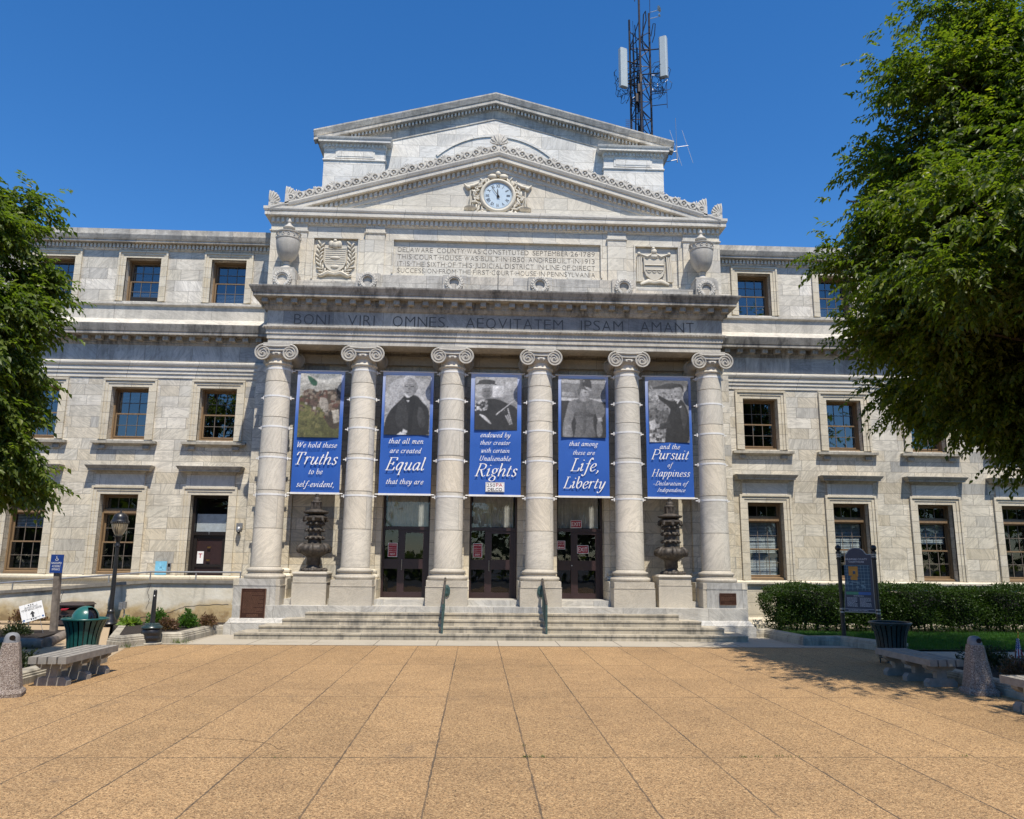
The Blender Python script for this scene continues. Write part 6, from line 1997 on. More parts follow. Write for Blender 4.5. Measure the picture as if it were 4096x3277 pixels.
# ------------------------------------------------------------------ litter bins
def make_bin(label, loc, mats, dome):
    t = thing('litter_bin', label, 'litter bin', loc, group='slatted metal litter bins')
    prof = [(.27, .10), (.275, .25), (.285, .40), (.30, .52), (.33, .64), (.375, .74), (.395, .78)]
    for k in range(22):
        a = 2 * math.pi * (k + .5) / 22
        wd = 2 * math.pi / 22 * .36
        m = MB()
        vs = []
        for r_, z in prof:
            for q, dr in ((-wd, 0), (wd, 0), (wd, -.008), (-wd, -.008)):
                vs.append(((r_ + dr) * math.cos(a + q), (r_ + dr) * math.sin(a + q), z))
        fs = []
        for i in range(len(prof) - 1):
            for j in range(4):
                j2 = (j + 1) % 4
                fs.append((i * 4 + j, i * 4 + j2, (i + 1) * 4 + j2, (i + 1) * 4 + j))
        m.add(vs, fs).build('slat', mats[0], t, world=False)
    m = MB()
    m.torus((0, 0, .80), .40, .022, 36, 8, axis='z')
    m.build('rim', mats[0], t, smooth=50, world=False)
    m = MB()
    m.torus((0, 0, .12), .268, .018, 32, 6, axis='z')
    m.lathe([(.10, .0), (.14, .0), (.14, .02), (.10, .10)], 20)
    for k in range(3):
        a = R(-60 + 120 * k)
        m.tube([(.26 * math.cos(a), .26 * math.sin(a), 0), (.26 * math.cos(a), .26 * math.sin(a), .13)], .015, 6)
    m.build('base', mats[0], t, smooth=50, world=False)
    MB().lathe([(.20, .12), (.235, .14), (.25, .50), (.30, .70), (.31, .76)], 28, cap=False).build('liner', 'lens', t, smooth=50, world=False)
    if dome:
        m = MB()
        n = 40
        pr = [(.245 * math.cos(R(q)), .80 + .245 * math.sin(R(q))) for q in range(0, 91, 9)]
        pr = [(.40, .80), (.30, .805)] + pr
        for k, (r_, z) in enumerate(pr):
            for i in range(n):
                a = 2 * math.pi * i / n
                m.v.append((r_ * math.cos(a), r_ * math.sin(a), z))
        for k in range(len(pr) - 1):
            for i in range(n):
                j = (i + 1) % n
                ac = math.degrees(2 * math.pi * (i + .5) / n)
                if 2 <= k <= 8 and 305 <= ac <= 360:
                    continue
                m.f.append((k * n + i, k * n + j, (k + 1) * n + j, (k + 1) * n + i))
        m.build('dome_lid', mats[1], t, smooth=50, world=False)
        MB().lathe([(.225, .80), (.21, .88), (.15, .96), (.0, 1.0)], 24, cap=False).build('dome_lining', 'lens', t, smooth=50, world=False)
    return t
make_bin('green slatted litter bin with a domed lid behind the sunny bench', (-8.04, 16.0, 0), ('green_paint', 'green_dome'), True)
make_bin('dark green slatted litter bin without a lid in the shade beside the map sign', (8.10, 16.4, 0), ('green_dark', 'green_dark'), False)
# brown square bin near the ramp
t = thing('brown_bin', 'brown plastic box bin with a slot by the ramp wall', 'litter bin', (-11.06, 21.9, .26))
m = MB()
m.hexa([(-11.46, 21.6, .24), (-10.74, 21.6, .24), (-10.74, 22.2, .24), (-11.46, 22.2, .24)], [(-11.42, 21.63, .50), (-10.76, 21.63, .50), (-10.76, 22.2, .50), (-11.42, 22.2, .50)])
m.box(-11.42, -11.35, 21.63, 22.2, .50, .73); m.box(-10.84, -10.76, 21.63, 22.2, .50, .73); m.box(-11.35, -10.84, 21.64, 22.2, .68, .73); m.box(-11.35, -10.84, 21.64, 22.2, .50, .60)
m.build('body', 'brown_plastic', t)
MB().hexa([(-11.46, 21.58, .73), (-10.72, 21.58, .73), (-10.72, 22.24, .73), (-11.46, 22.24, .73)], [(-11.38, 21.66, .80), (-10.80, 21.66, .80), (-10.80, 22.2, .80), (-11.38, 22.2, .80)]).build('lid', 'brown_plastic', t)
m = MB()
for k in range(6):
    for j in range(3):
        m.box(-11.38 + .10 * k, -11.31 + .10 * k, 21.612, 21.63, .29 + .065 * j, .335 + .065 * j)
m.build('vent', 'lens', t)
MB().box(-11.35, -10.84, 21.75, 22.1, .60, .68).build('slot', 'lens', t)
MB().tube([(-11.32, 21.6, .615), (-11.20, 21.58, .625), (-11.12, 21.57, .65)], [.03, .028, .006], 8).build('bag_scrap', 'red', t)

# ------------------------------------------------------------------ black stub post with bulbous base
t = thing('black_post', 'black post with a bulbous ribbed base at the planter corner', 'post', (-8.02, 19.22, 0))
m = MB()
m.lathe([(.25, 0), (.255, .03), (.24, .045)], 32)
m.build('footing', 'kerb', t, world=False)
m = MB()
m.lathe([(.20, .045), (.19, .075), (.215, .12), (.225, .16), (.205, .20), (.205, .205), (.225, .25), (.225, .30), (.20, .345), (.19, .36)], 36)
m.build('base', 'black_paint', t, smooth=45, world=False)
m = MB()
m.lathe([(.225, .36), (.235, .38), (.225, .405), (.17, .44), (.10, .47), (.065, .485)], 32)
for k in range(12):
    a = 2 * math.pi * k / 12
    m.ball((.14 * math.cos(a), .14 * math.sin(a), .455), (.03, .03, .02), 6, 4)
m.build('collar', 'green_dark', t, smooth=45, world=False)
m = MB()
m.tube([(0, 0, .47), (.0, 0, 1.0), (.005, 0, 1.20)], [.058, .045, .040], 14)
m.ball((.005, 0, 1.20), .042, 12, 8)
m.build('stem', 'black_paint', t, smooth=45, world=False)
MB().ball((.004, -.040, 1.10), (.014, .008, .018), 8, 6).build('label_dot', 'white', t, world=False)

# ------------------------------------------------------------------ street lamp
t = thing('street_lamp', 'black street lamp with an acorn globe in the mulch bed', 'street lamp', (-10.12, 21.75, .24))
m = MB()
m.lathe([(.19, 0), (.195, .03), (.17, .06), (.165, .09), (.135, .16), (.10, .24), (.085, .30), (.095, .32), (.085, .35), (.062, .38)], 24, mod=lambda a, k: 1 + (.03 * math.cos(10 * a) if 2 < k < 7 else 0))
m.build('base', 'black_paint', t, smooth=45, world=False)
m = MB()
m.lathe([(.062, .38), (.055, 1.2), (.046, 2.0), (.046, 2.02), (.065, 2.03), (.065, 2.06), (.05, 2.08), (.05, 2.16), (.085, 2.24), (.095, 2.28), (.13, 2.285), (.13, 2.30)], 20, mod=lambda a, k: 1 + (.04 * math.cos(12 * a) if k < 3 else 0))
m.build('post', 'black_paint', t, smooth=45, world=False)
m = MB()
m.lathe([(.08, 2.30), (.115, 2.36), (.165, 2.47), (.195, 2.57), (.205, 2.64), (.20, 2.68)], 28, cap=False)
m.build('globe', 'lamp_glass', t, smooth=50, world=False)
m = MB()
m.lathe([(.215, 2.645), (.225, 2.66), (.225, 2.70), (.205, 2.72), (.205, 2.745), (.19, 2.75), (.185, 2.80), (.15, 2.87), (.10, 2.91), (.05, 2.925), (.02, 2.935), (.022, 2.96), (.008, 2.98), (.006, 3.03)], 28)
for k in range(24):
    a = 2 * math.pi * k / 24
    m.ball((.22 * math.cos(a), .22 * math.sin(a), 2.645), (.018, .018, .025), 6, 4)
m.tube([(-.03, -.19, 2.64), (-.03, -.16, 2.42), (-.03, -.13, 2.36)], .008, 5); m.tube([(.02, -.19, 2.64), (.02, -.16, 2.42), (.02, -.13, 2.36)], .008, 5)
for k in range(5):
    m.tube([(-.03, -.185 + .012 * k, 2.62 - .055 * k), (.02, -.185 + .012 * k, 2.62 - .055 * k)], .006, 4)
m.build('hood', 'black_paint', t, smooth=45, world=False)
t = thing('conduit_box', 'grey electrical conduit box beside the street lamp foot', 'electrical box', (-9.80, 21.9, .24))
MB().box(-9.96, -9.86, 21.82, 21.94, .62, .80).build('box', 'galv', t)
MB().box(-9.85, -9.79, 21.82, 21.92, .64, .82).build('cover', 'galv', t)
MB().tube([(-9.84, 21.9, .62), (-9.83, 21.9, .48), (-9.70, 21.9, .46), (-9.78, 21.9, .24)], .02, 6).tube([(-9.92, 21.9, .24), (-9.82, 21.9, .50)], .015, 6).build('conduit', 'galv', t, smooth=40)

# ------------------------------------------------------------------ accessible entrance sign
t = thing('access_sign_post', 'blue HANDICAPPED ACCESSIBLE ENTRANCE sign on a weathered timber post', 'sign', (-10.72, 20.15, .2))
m = MB()
m.hexa([(-10.80, 20.10, .15), (-10.655, 20.10, .15), (-10.655, 20.22, .15), (-10.80, 20.22, .15)], [(-10.865, 20.10, 1.75), (-10.725, 20.10, 1.75), (-10.725, 20.22, 1.75), (-10.865, 20.22, 1.75)])
m.build('post', 'post_wood', t)
MB().prism([(-10.945, 1.585), (-10.645, 1.585), (-10.645, 2.03), (-10.945, 2.03)], 20.06, 20.085).build('panel', 'blue_sign', t)
m = MB()
wheelchair(m, -10.795, 20.056, 1.93, .17)
for s_, z, wd in (('HANDICAPPED', 1.80, .245), ('ACCESSIBLE', 1.725, .20), ('ENTRANCE', 1.65, .19)):
    put_text(m, s_, -10.795, 20.056, z, width=wd, height=.052)
m.build('lettering', 'white', t)

# voter service sign on wire legs
t = thing('yard_sign', 'white VOTER SERVICE CENTER yard sign with an arrow on wire legs', 'sign', (-11.0, 19.6, .2))
Mx = Matrix.Translation((-10.99, 19.6, .69)) @ Matrix.Rotation(R(-19), 4, 'Y') @ Matrix.Rotation(R(25), 4, 'Z')
def yb(m, mat, name):
    m.xform(Mx).build(name, mat, t)
yb(MB().box(-.235, .235, -.004, .004, -.205, .205), 'white', 'panel')
m = MB()
put_text(m, 'DELAWARE COUNTY', 0, -.007, .105, width=.27, height=.036)
put_text(m, 'VOTER SERVICE CENTER', 0, -.007, .045, width=.42, height=.05)
m.add([(-.022, -.007, -.125), (.022, -.007, -.125), (.022, -.007, -.05), (.052, -.007, -.05), (0, -.007, .025), (-.052, -.007, -.05), (-.022, -.007, -.05)], [(0, 1, 2, 6), (5, 2, 3, 4), (5, 6, 2)])
for z in (.168, -.168):
    for k in (-1, 0, 1):
        m.add([(k * .045 + .016 * math.sin(2 * math.pi * q / 5 + 0) * (1 if True else 0), -.007, z + .016 * math.cos(2 * math.pi * q / 5)) for q in range(5)], [(0, 1, 2, 3, 4)])
m.box(-.15, .15, -.0075, -.0065, -.150, -.146)
yb(m, 'ink', 'lettering')
m = MB()
for k in (-1, 1):
    m.add([(k * .195 + .022 * math.cos(2 * math.pi * q / 12), -.007, -.155 + .022 * math.sin(2 * math.pi * q / 12)) for q in range(12)], [tuple(range(12))])
yb(m, 'mapblue', 'emblem')
m = MB()
m.tube([(-.12, 0, -.62), (-.12, 0, .2)], .005, 5); m.tube([(.12, 0, -.62), (.12, 0, .2)], .005, 5)
yb(m, 'galv', 'wire_leg')

# ------------------------------------------------------------------ map sign
A_, B_ = Vector((8.78, 20.0)), Vector((9.45, 19.5))
ang = math.atan2(B_.y - A_.y, B_.x - A_.x)
t = thing('map_sign', 'dark courthouse map board with an orange building plan between two ball-topped posts', 'sign', ((A_.x + B_.x) / 2, (A_.y + B_.y) / 2, .08), ang)
L2 = (B_ - A_).length / 2
for s in (-1, 1):
    m = MB().lathe([(.055, 0), (.055, .62), (.068, .63), (.068, .66), (.05, .67), (.05, 2.02), (.062, 2.03), (.062, 2.06), (.05, 2.07), (.05, 2.16), (.066, 2.17), (.066, 2.22), (.03, 2.24)], 16, s * L2, 0, 0)
    p = m.build('post', 'black_paint', t, smooth=40, world=False)
    MB().ball((s * L2, 0, 2.31), .078, 16, 10).build('ball', 'black_paint', p, smooth=60, world=False)
    m = MB()
    for z in (.72, .80, 2.10, 2.16):
        m.lathe([(.058, z - .02), (.060, z - .02), (.060, z + .02), (.058, z + .02)], 16, s * L2, 0, 0, cap=False)
    m.build('band', 'galv', p, world=False)
hw = L2 - .07
arch = [(-hw, .74), (hw, .74), (hw, 2.14), (.24, 2.14)] + [(.21 * math.cos(R(q)) , 2.14 + .16 * math.sin(R(q))) for q in range(15, 166, 15)] + [(-.24, 2.14)]
MB().prism([(x * 1.045, z + (.02 if z > 1 else -.02)) for x, z in arch], .0, .03).build('frame', 'galv', t, world=False)
MB().prism(arch, -.012, .045).build('panel', 'char', t, world=False)
m = MB()
put_text(m, 'DELAWARE COUNTY', 0, -.016, 2.01, width=.52, height=.045)
put_text(m, 'COURTHOUSE', 0, -.016, 1.945, width=.36, height=.045)
put_text(m, 'NO SMOKING ON CAMPUS', -.03, -.016, .755, width=.46, height=.032)
textrows(m, -.28, -.04, .86, 1.09, 8, -.016, 31, .35)
textrows(m, .02, .28, .86, 1.09, 9, -.016, 32, .35)
textrows(m, -.12, .12, 1.115, 1.135, 1, -.016, 33, .6)
m.box(-hw + .01, hw - .01, -.0165, -.0145, .80, .806)
m.build('lettering', 'signtext', t, world=False)
MB().quad((-.30, -.0155, 1.245), (.30, -.0155, 1.245), (.30, -.0155, 1.89), (-.30, -.0155, 1.89)).build('map', 'navy', t, world=False)
m = MB()
rm = random.Random(6)
for z in (1.31, 1.40, 1.47, 1.55, 1.64, 1.73, 1.80, 1.87):
    m.quad((-.30, -.0165, z), (.30, -.0165, z), (.30, -.0165, z + .008), (-.30, -.0165, z + .008))
for x in (-.24, -.13, -.02, .09, .16, .25):
    m.quad((x, -.0168, 1.26), (x + .008, -.0168, 1.26), (x + .008, -.0168, 1.88), (x, -.0168, 1.88))
for k in range(10):
    x, z = rm.uniform(-.28, .2), rm.uniform(1.27, 1.5)
    m.quad((x, -.0166, z), (x + .07, -.0166, z), (x + .07, -.0166, z + .03), (x, -.0166, z + .03))
m.build('map_streets', 'maplines', t, world=False)
m = MB()
for a in ((-.20, .02, 1.74, 1.85), (-.20, -.10, 1.62, 1.74), (-.04, .02, 1.60, 1.74), (-.16, .0, 1.515, 1.60), (-.12, -.03, 1.60, 1.66)):
    m.quad((a[0], -.0175, a[2]), (a[1], -.0175, a[2]), (a[1], -.0175, a[3]), (a[0], -.0175, a[3]))
m.build('map_building', 'orange', t, world=False)
MB().quad((-.29, -.0155, 1.155), (0, -.0155, 1.155), (0, -.0155, 1.225), (-.29, -.0155, 1.225)).build('map_key', 'mapgreen', t, world=False)
MB().quad((0, -.0155, 1.155), (.29, -.0155, 1.155), (.29, -.0155, 1.225), (0, -.0155, 1.225)).build('map_key', 'mapblue', t, world=False)

# ------------------------------------------------------------------ small flag in the rust shrub
t = thing('small_flag', 'small drooping American flag on a stick above the rust shrub', 'flag', (8.93, 13.8, .2))
MB().tube([(8.98, 13.8, .12), (9.02, 13.8, .80)], .006, 6).ball((9.022, 13.8, .83), (.012, .012, .03), 8, 6).build('stick', 'brass', t)
pts = []
W_, Hh = 5, 15
Mf = {}
def fold(u, v):      # u across the drooping cloth, v down it
    x = 9.02 + (-.05 - .10 * v * .9) + u * (.06 + .20 * v * .9) * .9
    return (x, 13.79 + .03 * math.sin(u * 9) * (.4 + v), .74 - .44 * v - .03 * abs(u - .5))
m1, m2, m3 = MB(), MB(), MB()
ns = 11
for k in range(ns):
    tgt = m1 if k % 2 == 0 else m2
    a, b = k / ns, (k + 1) / ns
    for j in range(8):
        v0, v1 = .42 + .58 * j / 8, .42 + .58 * (j + 1) / 8
        tgt.quad(fold(a, v0), fold(b, v0), fold(b, v1), fold(a, v1))
for k in range(6):
    for j in range(6):
        m3.quad(fold(k / 6, .42 * j / 6), fold((k + 1) / 6, .42 * j / 6), fold((k + 1) / 6, .42 * (j + 1) / 6), fold(k / 6, .42 * (j + 1) / 6))
m1.build('red_stripes', 'redink', t); m2.build('white_stripes', 'white', t); m3.build('canton', 'blue_sign', t)
m = MB()
for k in range(5):
    for j in range(6):
        p = fold((k + .5) / 5, .42 * (j + .5) / 6)
        m.add([(p[0] - .009, p[1] - .012, p[2]), (p[0], p[1] - .012, p[2] - .01), (p[0] + .009, p[1] - .012, p[2]), (p[0], p[1] - .012, p[2] + .01)], [(0, 1, 2, 3)])
m.build('stars', 'white', t)

# ------------------------------------------------------------------ foliage
def rnd_dirs(n, rng):
    v = rng.normal(size=(n, 3))
    return unit(v)
def shrub(label, loc, rx, rz, n, size, mat, seed, group='shrubs in the planting beds', name='shrub', up_=.5, cat='shrub'):
    rng = np.random.default_rng(seed)
    t = thing(name, label, cat, loc, group=group)
    d = rnd_dirs(n, rng)
    d[:, 2] = np.abs(d[:, 2]) * 1.1 - .15
    q = rng.uniform(.45, 1.0, n)[:, None]
    lump = 1 + .18 * np.sin(d[:, :1] * 7 + seed) + .15 * np.sin(d[:, 1:2] * 9 + 2 * seed)
    P = d * q * lump * np.array([rx, rx, rz]) + np.array([0, 0, rz * .25])
    P[:, 2] = np.maximum(P[:, 2], .02)
    dr = unit(d * .7 + rng.normal(size=(n, 3)) * .5 + np.array([0, 0, up_]))
    leaf_mesh('foliage', P, dr, rnd_dirs(n, rng), rng.uniform(.7, 1.3, n) * size, rng.uniform(.7, 1.3, n) * size * .5, mat, t, world=False)
    m = MB()
    rs_ = random.Random(seed)
    for k in range(7):
        a = rs_.uniform(0, 6.28)
        m.tube([(0, 0, -.03), (rx * .3 * math.cos(a), rx * .3 * math.sin(a), rz * .5), (rx * .7 * math.cos(a), rx * .7 * math.sin(a), rz * rs_.uniform(.6, 1.0))], [.012, .009, .004], 5)
    m.build('stem', 'bark', t, world=False)
    return t
shrub('round bright green shrub against the stained ramp wall', (-8.93, 21.9, .22), .25, .30, 900, .075, 'shrub', 1)
shrub('tallest bright green shrub, upright, between two rust coloured shrubs', (-7.82, 20.95, .22), .22, .34, 1000, .08, 'shrub', 2)
shrub('rust coloured shrub close to the planter kerb, in front of the bright green one', (-8.05, 20.2, .22), .27, .24, 900, .06, 'rust', 3)
shrub('rust coloured shrub nearest to the portico plinth', (-7.5, 21.5, .22), .24, .24, 800, .06, 'rust', 4)
shrub('low pale hosta clump beside the street lamp', (-9.55, 21.65, .22), .22, .13, 140, .17, 'hosta', 5, up_=.15)
shrub('reddish shrub left of the yard sign under the ramp wall', (-12.45, 22.2, .24), .42, .32, 1300, .075, 'rust', 6)
shrub('dark low shrub in the shaded bed beside the sign post', (-11.0, 19.1, .18), .30, .22, 800, .06, 'dshrub', 7)
shrub('larger dark shrub in the shaded log edged bed', (-12.0, 19.3, .18), .40, .30, 1000, .06, 'dshrub', 8)
shrub('dark spreading shrub between the bollard and the sunny bench', (-8.25, 13.9, .1), .42, .34, 1300, .06, 'dshrub', 9)
shrub('rust red shrub under the small flag', (8.75, 13.2, .1), .46, .32, 1600, .06, 'rust', 10)
shrub('dark green shrub behind the small flag', (8.95, 14.7, .1), .50, .34, 1400, .06, 'dshrub', 11)

# hedge
def hedge():
    rng = np.random.default_rng(5)
    t = thing('hedge', 'clipped dark green hedge along the right wing wall', 'hedge', (12, 22.8, .09))
    n = 52000
    x = rng.uniform(7.95, 18.5, n)
    s_ = rng.uniform(0, 1, n)
    face = rng.choice(3, n, p=[.61, .35, .04])
    y = np.where(face == 0, 22.28, rng.uniform(22.28, 23.45, n))
    z = np.where(face == 1, 1.30, .13 + 1.17 * rng.uniform(0, 1, n) ** .72)
    x = np.where(face == 2, 8.0, x)
    y = np.where(face == 2, rng.uniform(22.3, 23.4, n), y)
    bul = .10 * np.sin(x * 2.1) + .07 * np.sin(x * 4.7 + 1) + .05 * np.sin(z * 6 + x * 3)
    y = np.where(face == 0, y - bul + rng.normal(0, .07, n) + .14 * np.maximum(0, .5 - z), y)
    z = np.where(face == 1, z + .05 * np.sin(x * 1.7) + .05 * np.sin(x * 5.1) + rng.normal(0, .04, n), z)
    x = np.where(face == 2, x + rng.normal(0, .06, n) + .12 * np.sin(z * 5), x)
    rnd = (x < 8.35) & (z > 1.12)
    z = np.where(rnd, z - (8.35 - x) * .35, z)
    P = np.stack([x, y, z], 1)
    out = np.stack([np.where(face == 2, -1.0, 0), np.where(face == 0, -1.0, 0), np.where(face == 1, 1.0, .25)], 1)
    d = unit(out * .8 + rng.normal(size=(n, 3)) * .6)
    leaf_mesh('foliage', P, d, rnd_dirs(n, rng), rng.uniform(.045, .085, n), rng.uniform(.022, .04, n), 'hedge', t)
    m = MB()
    r_ = random.Random(4)
    for k in range(60):
        x = 8.2 + 10.2 * k / 59 + r_.uniform(-.08, .08)
        y = r_.uniform(22.6, 23.1)
        m.tube([(x, y, .05), (x + r_.uniform(-.1, .1), y, .5), (x + r_.uniform(-.25, .25), y - .2, 1.05)], [.03, .022, .01], 5)
        m.tube([(x, y, .2), (x + r_.uniform(-.3, .3), y - .25, .75)], [.015, .006], 5)
    m.build('stem', 'bark', t)
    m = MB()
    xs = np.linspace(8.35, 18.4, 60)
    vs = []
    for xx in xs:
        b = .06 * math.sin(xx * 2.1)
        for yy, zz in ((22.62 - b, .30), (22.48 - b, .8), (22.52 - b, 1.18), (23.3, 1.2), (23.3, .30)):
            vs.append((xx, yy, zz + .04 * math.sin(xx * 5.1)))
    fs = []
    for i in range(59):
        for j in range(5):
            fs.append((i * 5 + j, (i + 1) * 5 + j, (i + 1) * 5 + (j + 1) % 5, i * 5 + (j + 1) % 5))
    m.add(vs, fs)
    m.build('dark_core', 'dark', t)  # near-black shell that paints the shade deep inside the hedge
hedge()
def blades(name, n, xr, yr, zf, h, mat, seed, mask=None):
    rng = np.random.default_rng(seed)
    x, y = rng.uniform(*xr, n), rng.uniform(*yr, n)
    if mask is not None:
        k = mask(x, y)
        x, y = x[k], y[k]
    n = len(x)
    P = np.stack([x, y, np.full(n, zf)], 1)
    d = unit(np.stack([rng.normal(0, .35, n), rng.normal(0, .35, n), np.ones(n)], 1))
    o = leaf_mesh(name, P, d, unit(rng.normal(size=(n, 3)) * np.array([1, 1, .1])), rng.uniform(.5, 1.3, n) * h, rng.uniform(.007, .012, n), mat)
    return tag(o, kind='stuff')
def inlawn(x, y):
    return ((x > 9.1) & (y > 18.02)) | ((y > 20.05) & (x > 7.75))
blades('grass', 60000, (7.75, 17.5), (18.02, 22.4), .085, .085, 'grass', 3, inlawn)
rw_ = np.random.default_rng(8)
P, n = [], 0
for cx, cy, k, sp in ((.075, 8.53, 26, .025), (.22, 8.53, 12, .02), (-2.45, 8.53, 10, .06), (2.31, 8.53, 10, .03), (2.47, 8.53, 10, .03), (2.76, 8.54, 16, .07), (4.67, 8.55, 10, .05), (.06, 9.0, 4, .012), (-7.42, 19.42, 70, .10), (7.5, 21.5, 25, .12), (-8.2, 18.4, 25, .06)):
    for _ in range(k):
        P.append((cx + rw_.normal(0, sp), cy + rw_.normal(0, .012 if cy < 10 else .05), .0))
P = np.array(P)
n = len(P)
tag(leaf_mesh('weeds', P, unit(np.stack([rw_.normal(0, .5, n), rw_.normal(0, .5, n), np.full(n, .9)], 1)), unit(rw_.normal(size=(n, 3))), np.where(P[:, 1] > 10, rw_.uniform(.06, .2, n), rw_.uniform(.012, .035, n)), rw_.uniform(.006, .012, n), 'weed'), kind='stuff')
# hairline crack in the plaza
m = MB()
pts = [(-3.70, 9.47), (-3.45, 9.40), (-3.25, 9.36), (-3.05, 9.33), (-2.85, 9.22), (-2.68, 9.12), (-2.62, 9.02), (-2.55, 8.9), (-2.42, 8.82), (-2.50, 8.7), (-2.62, 8.6), (-2.66, 8.53)]
for (x0, y0_), (x1, y1_) in zip(pts, pts[1:]):
    m.quad((x0, y0_ - .004, .004), (x1, y1_ - .003, .004), (x1, y1_ + .003, .004), (x0, y0_ + .004, .004))
tag(m.build('pavement_crack', 'mulch'), kind='structure')

def tree(label, base, fork, ends, fill, mat, seed, n_spray, size=.115, group='street trees'):
    rng = np.random.default_rng(seed)
    r_ = random.Random(seed)
    t = thing('tree', label, 'tree', base, group=group)
    fk = Vector(fork)
    b = Vector(base)
    m = MB()
    top = fk + Vector((0, 0, 5.5))
    m.tube([b, b.lerp(fk, .5) + Vector((.05, .03, 0)), fk, fk.lerp(top, .5) + Vector((.15, -.1, 0)), top], [.30, .24, .21, .14, .05], 12)
    m.build('trunk', 'bark', t, smooth=60)
    lm = MB()
    C_, D_, Wt, Rd = [], [], [], []
    for (ex, ey, ez, rad, wt) in ends + fill:
        e = Vector((ex, ey, ez))
        hz = min(max((ez - fk.z) * .35, -.6), 4.5)
        st_ = fk + Vector((0, 0, max(hz, -.5)))
        mid = st_.lerp(e, .5) + Vector((r_.uniform(-.2, .2), r_.uniform(-.2, .2), .35 + r_.uniform(-.1, .2)))
        pts = [st_, st_.lerp(mid, .55) + Vector((0, 0, .12)), mid, mid.lerp(e, .6) + Vector((0, 0, .06)), e]
        lm.tube(pts, [.075, .055, .038, .022, .008], 6)
        for k in range(6):
            q = .5 + .5 * k / 5
            i = min(int(q * 4), 3)
            f = q * 4 - i
            c = pts[i].lerp(pts[i + 1], f)
            C_.append(c); D_.append((pts[i + 1] - pts[i]).normalized()); Wt.append(wt * (.5 + .7 * q)); Rd.append(rad * (.75 + .35 * q))
    lm.build('limb', 'bark', t, smooth=60)
    C_ = np.array([tuple(c) for c in C_]); D_ = np.array([tuple(c) for c in D_]); Wt = np.array(Wt); Rd = np.array(Rd)
    idx = rng.choice(len(C_), n_spray, p=Wt / Wt.sum())
    off = rng.normal(size=(n_spray, 3)) * Rd[idx][:, None] * np.array([.40, .40, .33])
    S = C_[idx] + off
    sd_ = unit(unit(off) * .8 + D_[idx] * .5 + np.array([0, 0, -.30]) + rng.normal(size=(n_spray, 3)) * .3)
    # natural gaps: thin the sprays where a lumpy field is low
    f_ = np.sin(S[:, 0] * 3.1 + seed) + np.sin(S[:, 1] * 2.7 + 1.3 * seed) + np.sin(S[:, 2] * 3.6 + .7 * seed) + .8 * np.sin(S[:, 0] * 5.3 + S[:, 2] * 4.1)
    kp = f_ + rng.normal(0, .40, len(S)) > -.70
    S, sd_ = S[kp], sd_[kp]
    n_spray = len(S)
    nl = 9
    side = unit(np.cross(sd_, np.array([0, 0, 1.0])) + rng.normal(size=(n_spray, 3)) * .15)
    B, Dr, Nn, Ln = [], [], [], []
    for k in range(nl):
        tt = (k // 2 + 1) * size * .55
        sg = 0 if k == nl - 1 else (1 if k % 2 else -1)
        B.append(S + sd_ * tt + np.array([0, 0, -1]) * (tt ** 2) * .8)
        Dr.append(unit(sd_ * .55 + side * sg * .75 + np.array([0, 0, -.55]) + rng.normal(size=(n_spray, 3)) * .2))
        Nn.append(unit(np.array([0, 0, 1.0]) + rng.normal(size=(n_spray, 3)) * .45))
        Ln.append(size * rng.uniform(.75, 1.25, n_spray))
    B, Dr, Nn, Ln = np.concatenate(B), np.concatenate(Dr), np.concatenate(Nn), np.concatenate(Ln)
    leaf_mesh('crown', B, Dr, Nn, Ln, Ln * rng.uniform(.40, .56, len(Ln)), mat, t)
    return t
RE = [(9.01,14.3,13.59),(8.47,14.5,13.26),(8.02,14.5,12.22),(7.9,14,11.56),(8.32,13.5,11.76),(9.54,15,12.05),(7.99,15,11.2),(7.96,14.5,10.26),(7.83,15.5,10.63),(7.29,15.5,9.77),(7.32,15,9.21),(7.48,15.5,8.79),(6.92,16,8.56),(7.05,15.5,7.92),(7.23,14.5,7.45),(7.13,15.2,6.78),(7.1,15.5,6.51),(7.35,14.5,6.47),(8.11,15,6.04),(7.91,15.5,5.55),(8.28,15,5.16),(7.94,14,5.59),(8.56,14.8,4.74),(8.67,14.5,4.32),(8.83,14,4.51),(9.22,14.3,4.11),(9.51,14.3,3.85),(9.48,13.8,4.22),(9.19,14,5.25),(8.4,13.5,6.02),(7.84,13.5,6.73),(7.4,13.5,7.84),(7.46,13,8.56),(8.08,13,9.43),(8.48,12.8,8.49),(8.35,12.8,7.22),(8.88,12.8,6.52),(8.9,13,5.54),(8.98,13,10.24),(9.2,13.5,11.9),(9.41,12.8,11.12),(9.07,12.5,9.28),(8.99,12.5,7.82),(9.48,14,13.37),(9.9,13.5,12.89)]
LE = [(-9.15,13.5,8.7),(-9.1,13.8,8.62),(-8.87,14,8.35),(-8.71,14.2,8.69),(-8.59,14.2,8.4),(-8.6,13.5,7.66),(-8.64,13,7.62),(-8.54,13,6.84),(-8.6,14,7.23),(-8.23,14.2,7.18),(-8.04,14.4,6.93),(-8.11,13.8,6.44),(-8.14,13,6.17),(-8.16,14,5.97),(-8.19,14.2,6.12),(-8.24,12.8,5.44),(-8.14,13.5,5.3),(-8.07,14,5.08),(-8.14,14.2,4.6),(-8.02,13.2,4.33),(-8.18,12.8,4.64),(-8.03,13.6,3.91),(-8.21,13.4,3.71),(-8.23,13.2,3.29),(-8.15,13.8,3.36),(-8.03,14.2,3.32),(-8.43,12.8,6.01)]
RE = [((x - CAMX) * (y - .7) / y + CAMX, y - .7, 1.97 + (z - 1.97) * (y - .7) / y) if x < 7.7 and z > 6 else (x, y, z + (.3 if z < 4.7 else 0)) for x, y, z in RE]
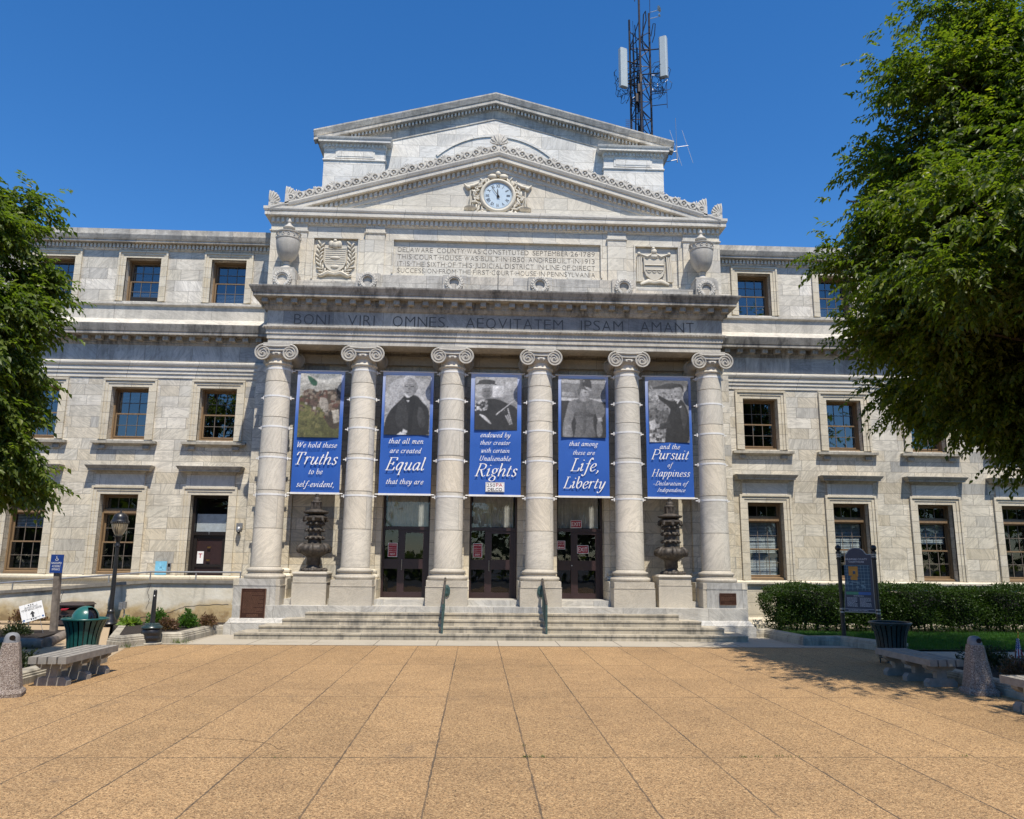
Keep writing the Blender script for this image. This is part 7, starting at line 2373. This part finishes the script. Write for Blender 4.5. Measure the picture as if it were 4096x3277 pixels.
RE += [(x + .55, y + .25, z + .1) for x, y, z in RE if z > 4.5]
rf = random.Random(12)
def shell(cx, cy, cz, rx, ry, rz, n, rad, wt, test=None):
    out = []
    while len(out) < n:
        v = Vector((rf.gauss(0, 1), rf.gauss(0, 1), rf.gauss(0, 1))).normalized() * rf.uniform(.45, 1)
        p = (cx + v.x * rx, cy + v.y * ry, cz + v.z * rz)
        if test and not test(*p):
            continue
        out.append((*p, rad, wt))
    return out
def vis_ok_r(x, y, z):      # keep the trunk-side fill behind the hand-placed outer limbs
    return (x + .4857) / y > .60 or (.50 < (x + .4857) / y and 7.0 < z < 11)
NEAR = []
while len(NEAR) < 20:
    x, y, z = rf.uniform(6.5, 9.3), rf.uniform(9.6, 13.6), rf.uniform(6.0, 9.6)
    if (x + .4857) / y > .565 and (z - 1.97) / y > .30 and x - .149 * z > 5.4:
        NEAR.append((x, y, z, .72, 1.0))
tree('tallest leafy ash tree, hanging over the hedge and the right wing windows', (11.9, 14.2, 0), (11.8, 14.0, 4.2), [(x + .12, y, z, .58 if x > 7.0 else .46, 1.5 if x > 7.0 else 1.1) for x, y, z in RE],
     shell(11.4, 14.2, 8.8, 4.2, 3.4, 5.8, 46, 1.0, 1.2, vis_ok_r) + NEAR, 'leaf', 21, 42000, .125)
tree('leafy ash tree with drooping sprays in front of the left wing', (-12.3, 14.3, 0), (-12.2, 14.2, 4.0), [(x - .52 - .12 * math.sin(3 * z), y, z, .40, 1.3) for x, y, z in LE],
     shell(-11.8, 14.0, 7.0, 3.2, 3.0, 4.2, 20, .9, 1.0, lambda x, y, z: (x + .4857) / y < -.60), 'leaf_l', 22, 15000, .125)
tree('lower ash tree over the mulch bed, shading the right hand benches and bollard', (11.8, 8.6, 0), (11.7, 8.6, 3.6), [],
     shell(10.8, 9.2, 6.6, 4.2, 3.6, 3.0, 40, .85, 1, lambda x, y, z: (x + .4857) / y > .76 and x - .149 * z > 5.5), 'leaf', 23, 8500, .14)
# tree belt and low fronts across the street, behind the viewer (seen in the glass)
def belt():
    rng = np.random.default_rng(77)
    P = []
    for k in range(70):
        x = rng.uniform(-70, 70)
        h = rng.uniform(12.0, 19.0)
        if -14 < x < -4:
            h = rng.uniform(2, 3.5)
        elif x < -14:
            h = rng.uniform(7, 13)
        c = np.array([x, rng.uniform(-46, -36), h * .55])
        P.append(c + rng.normal(size=(230, 3)) * np.array([3.0, 1.5, h * .25]))
    P = np.concatenate(P)
    P[:, 2] = np.abs(P[:, 2])
    n = len(P)
    o = leaf_mesh('distant_trees', P, rnd_dirs(n, rng), rnd_dirs(n, rng), rng.uniform(.7, 1.4, n), rng.uniform(.5, .9, n), 'leaf')
    tag(o, 'dark tree belt across the street', None, None, 'stuff')
belt()
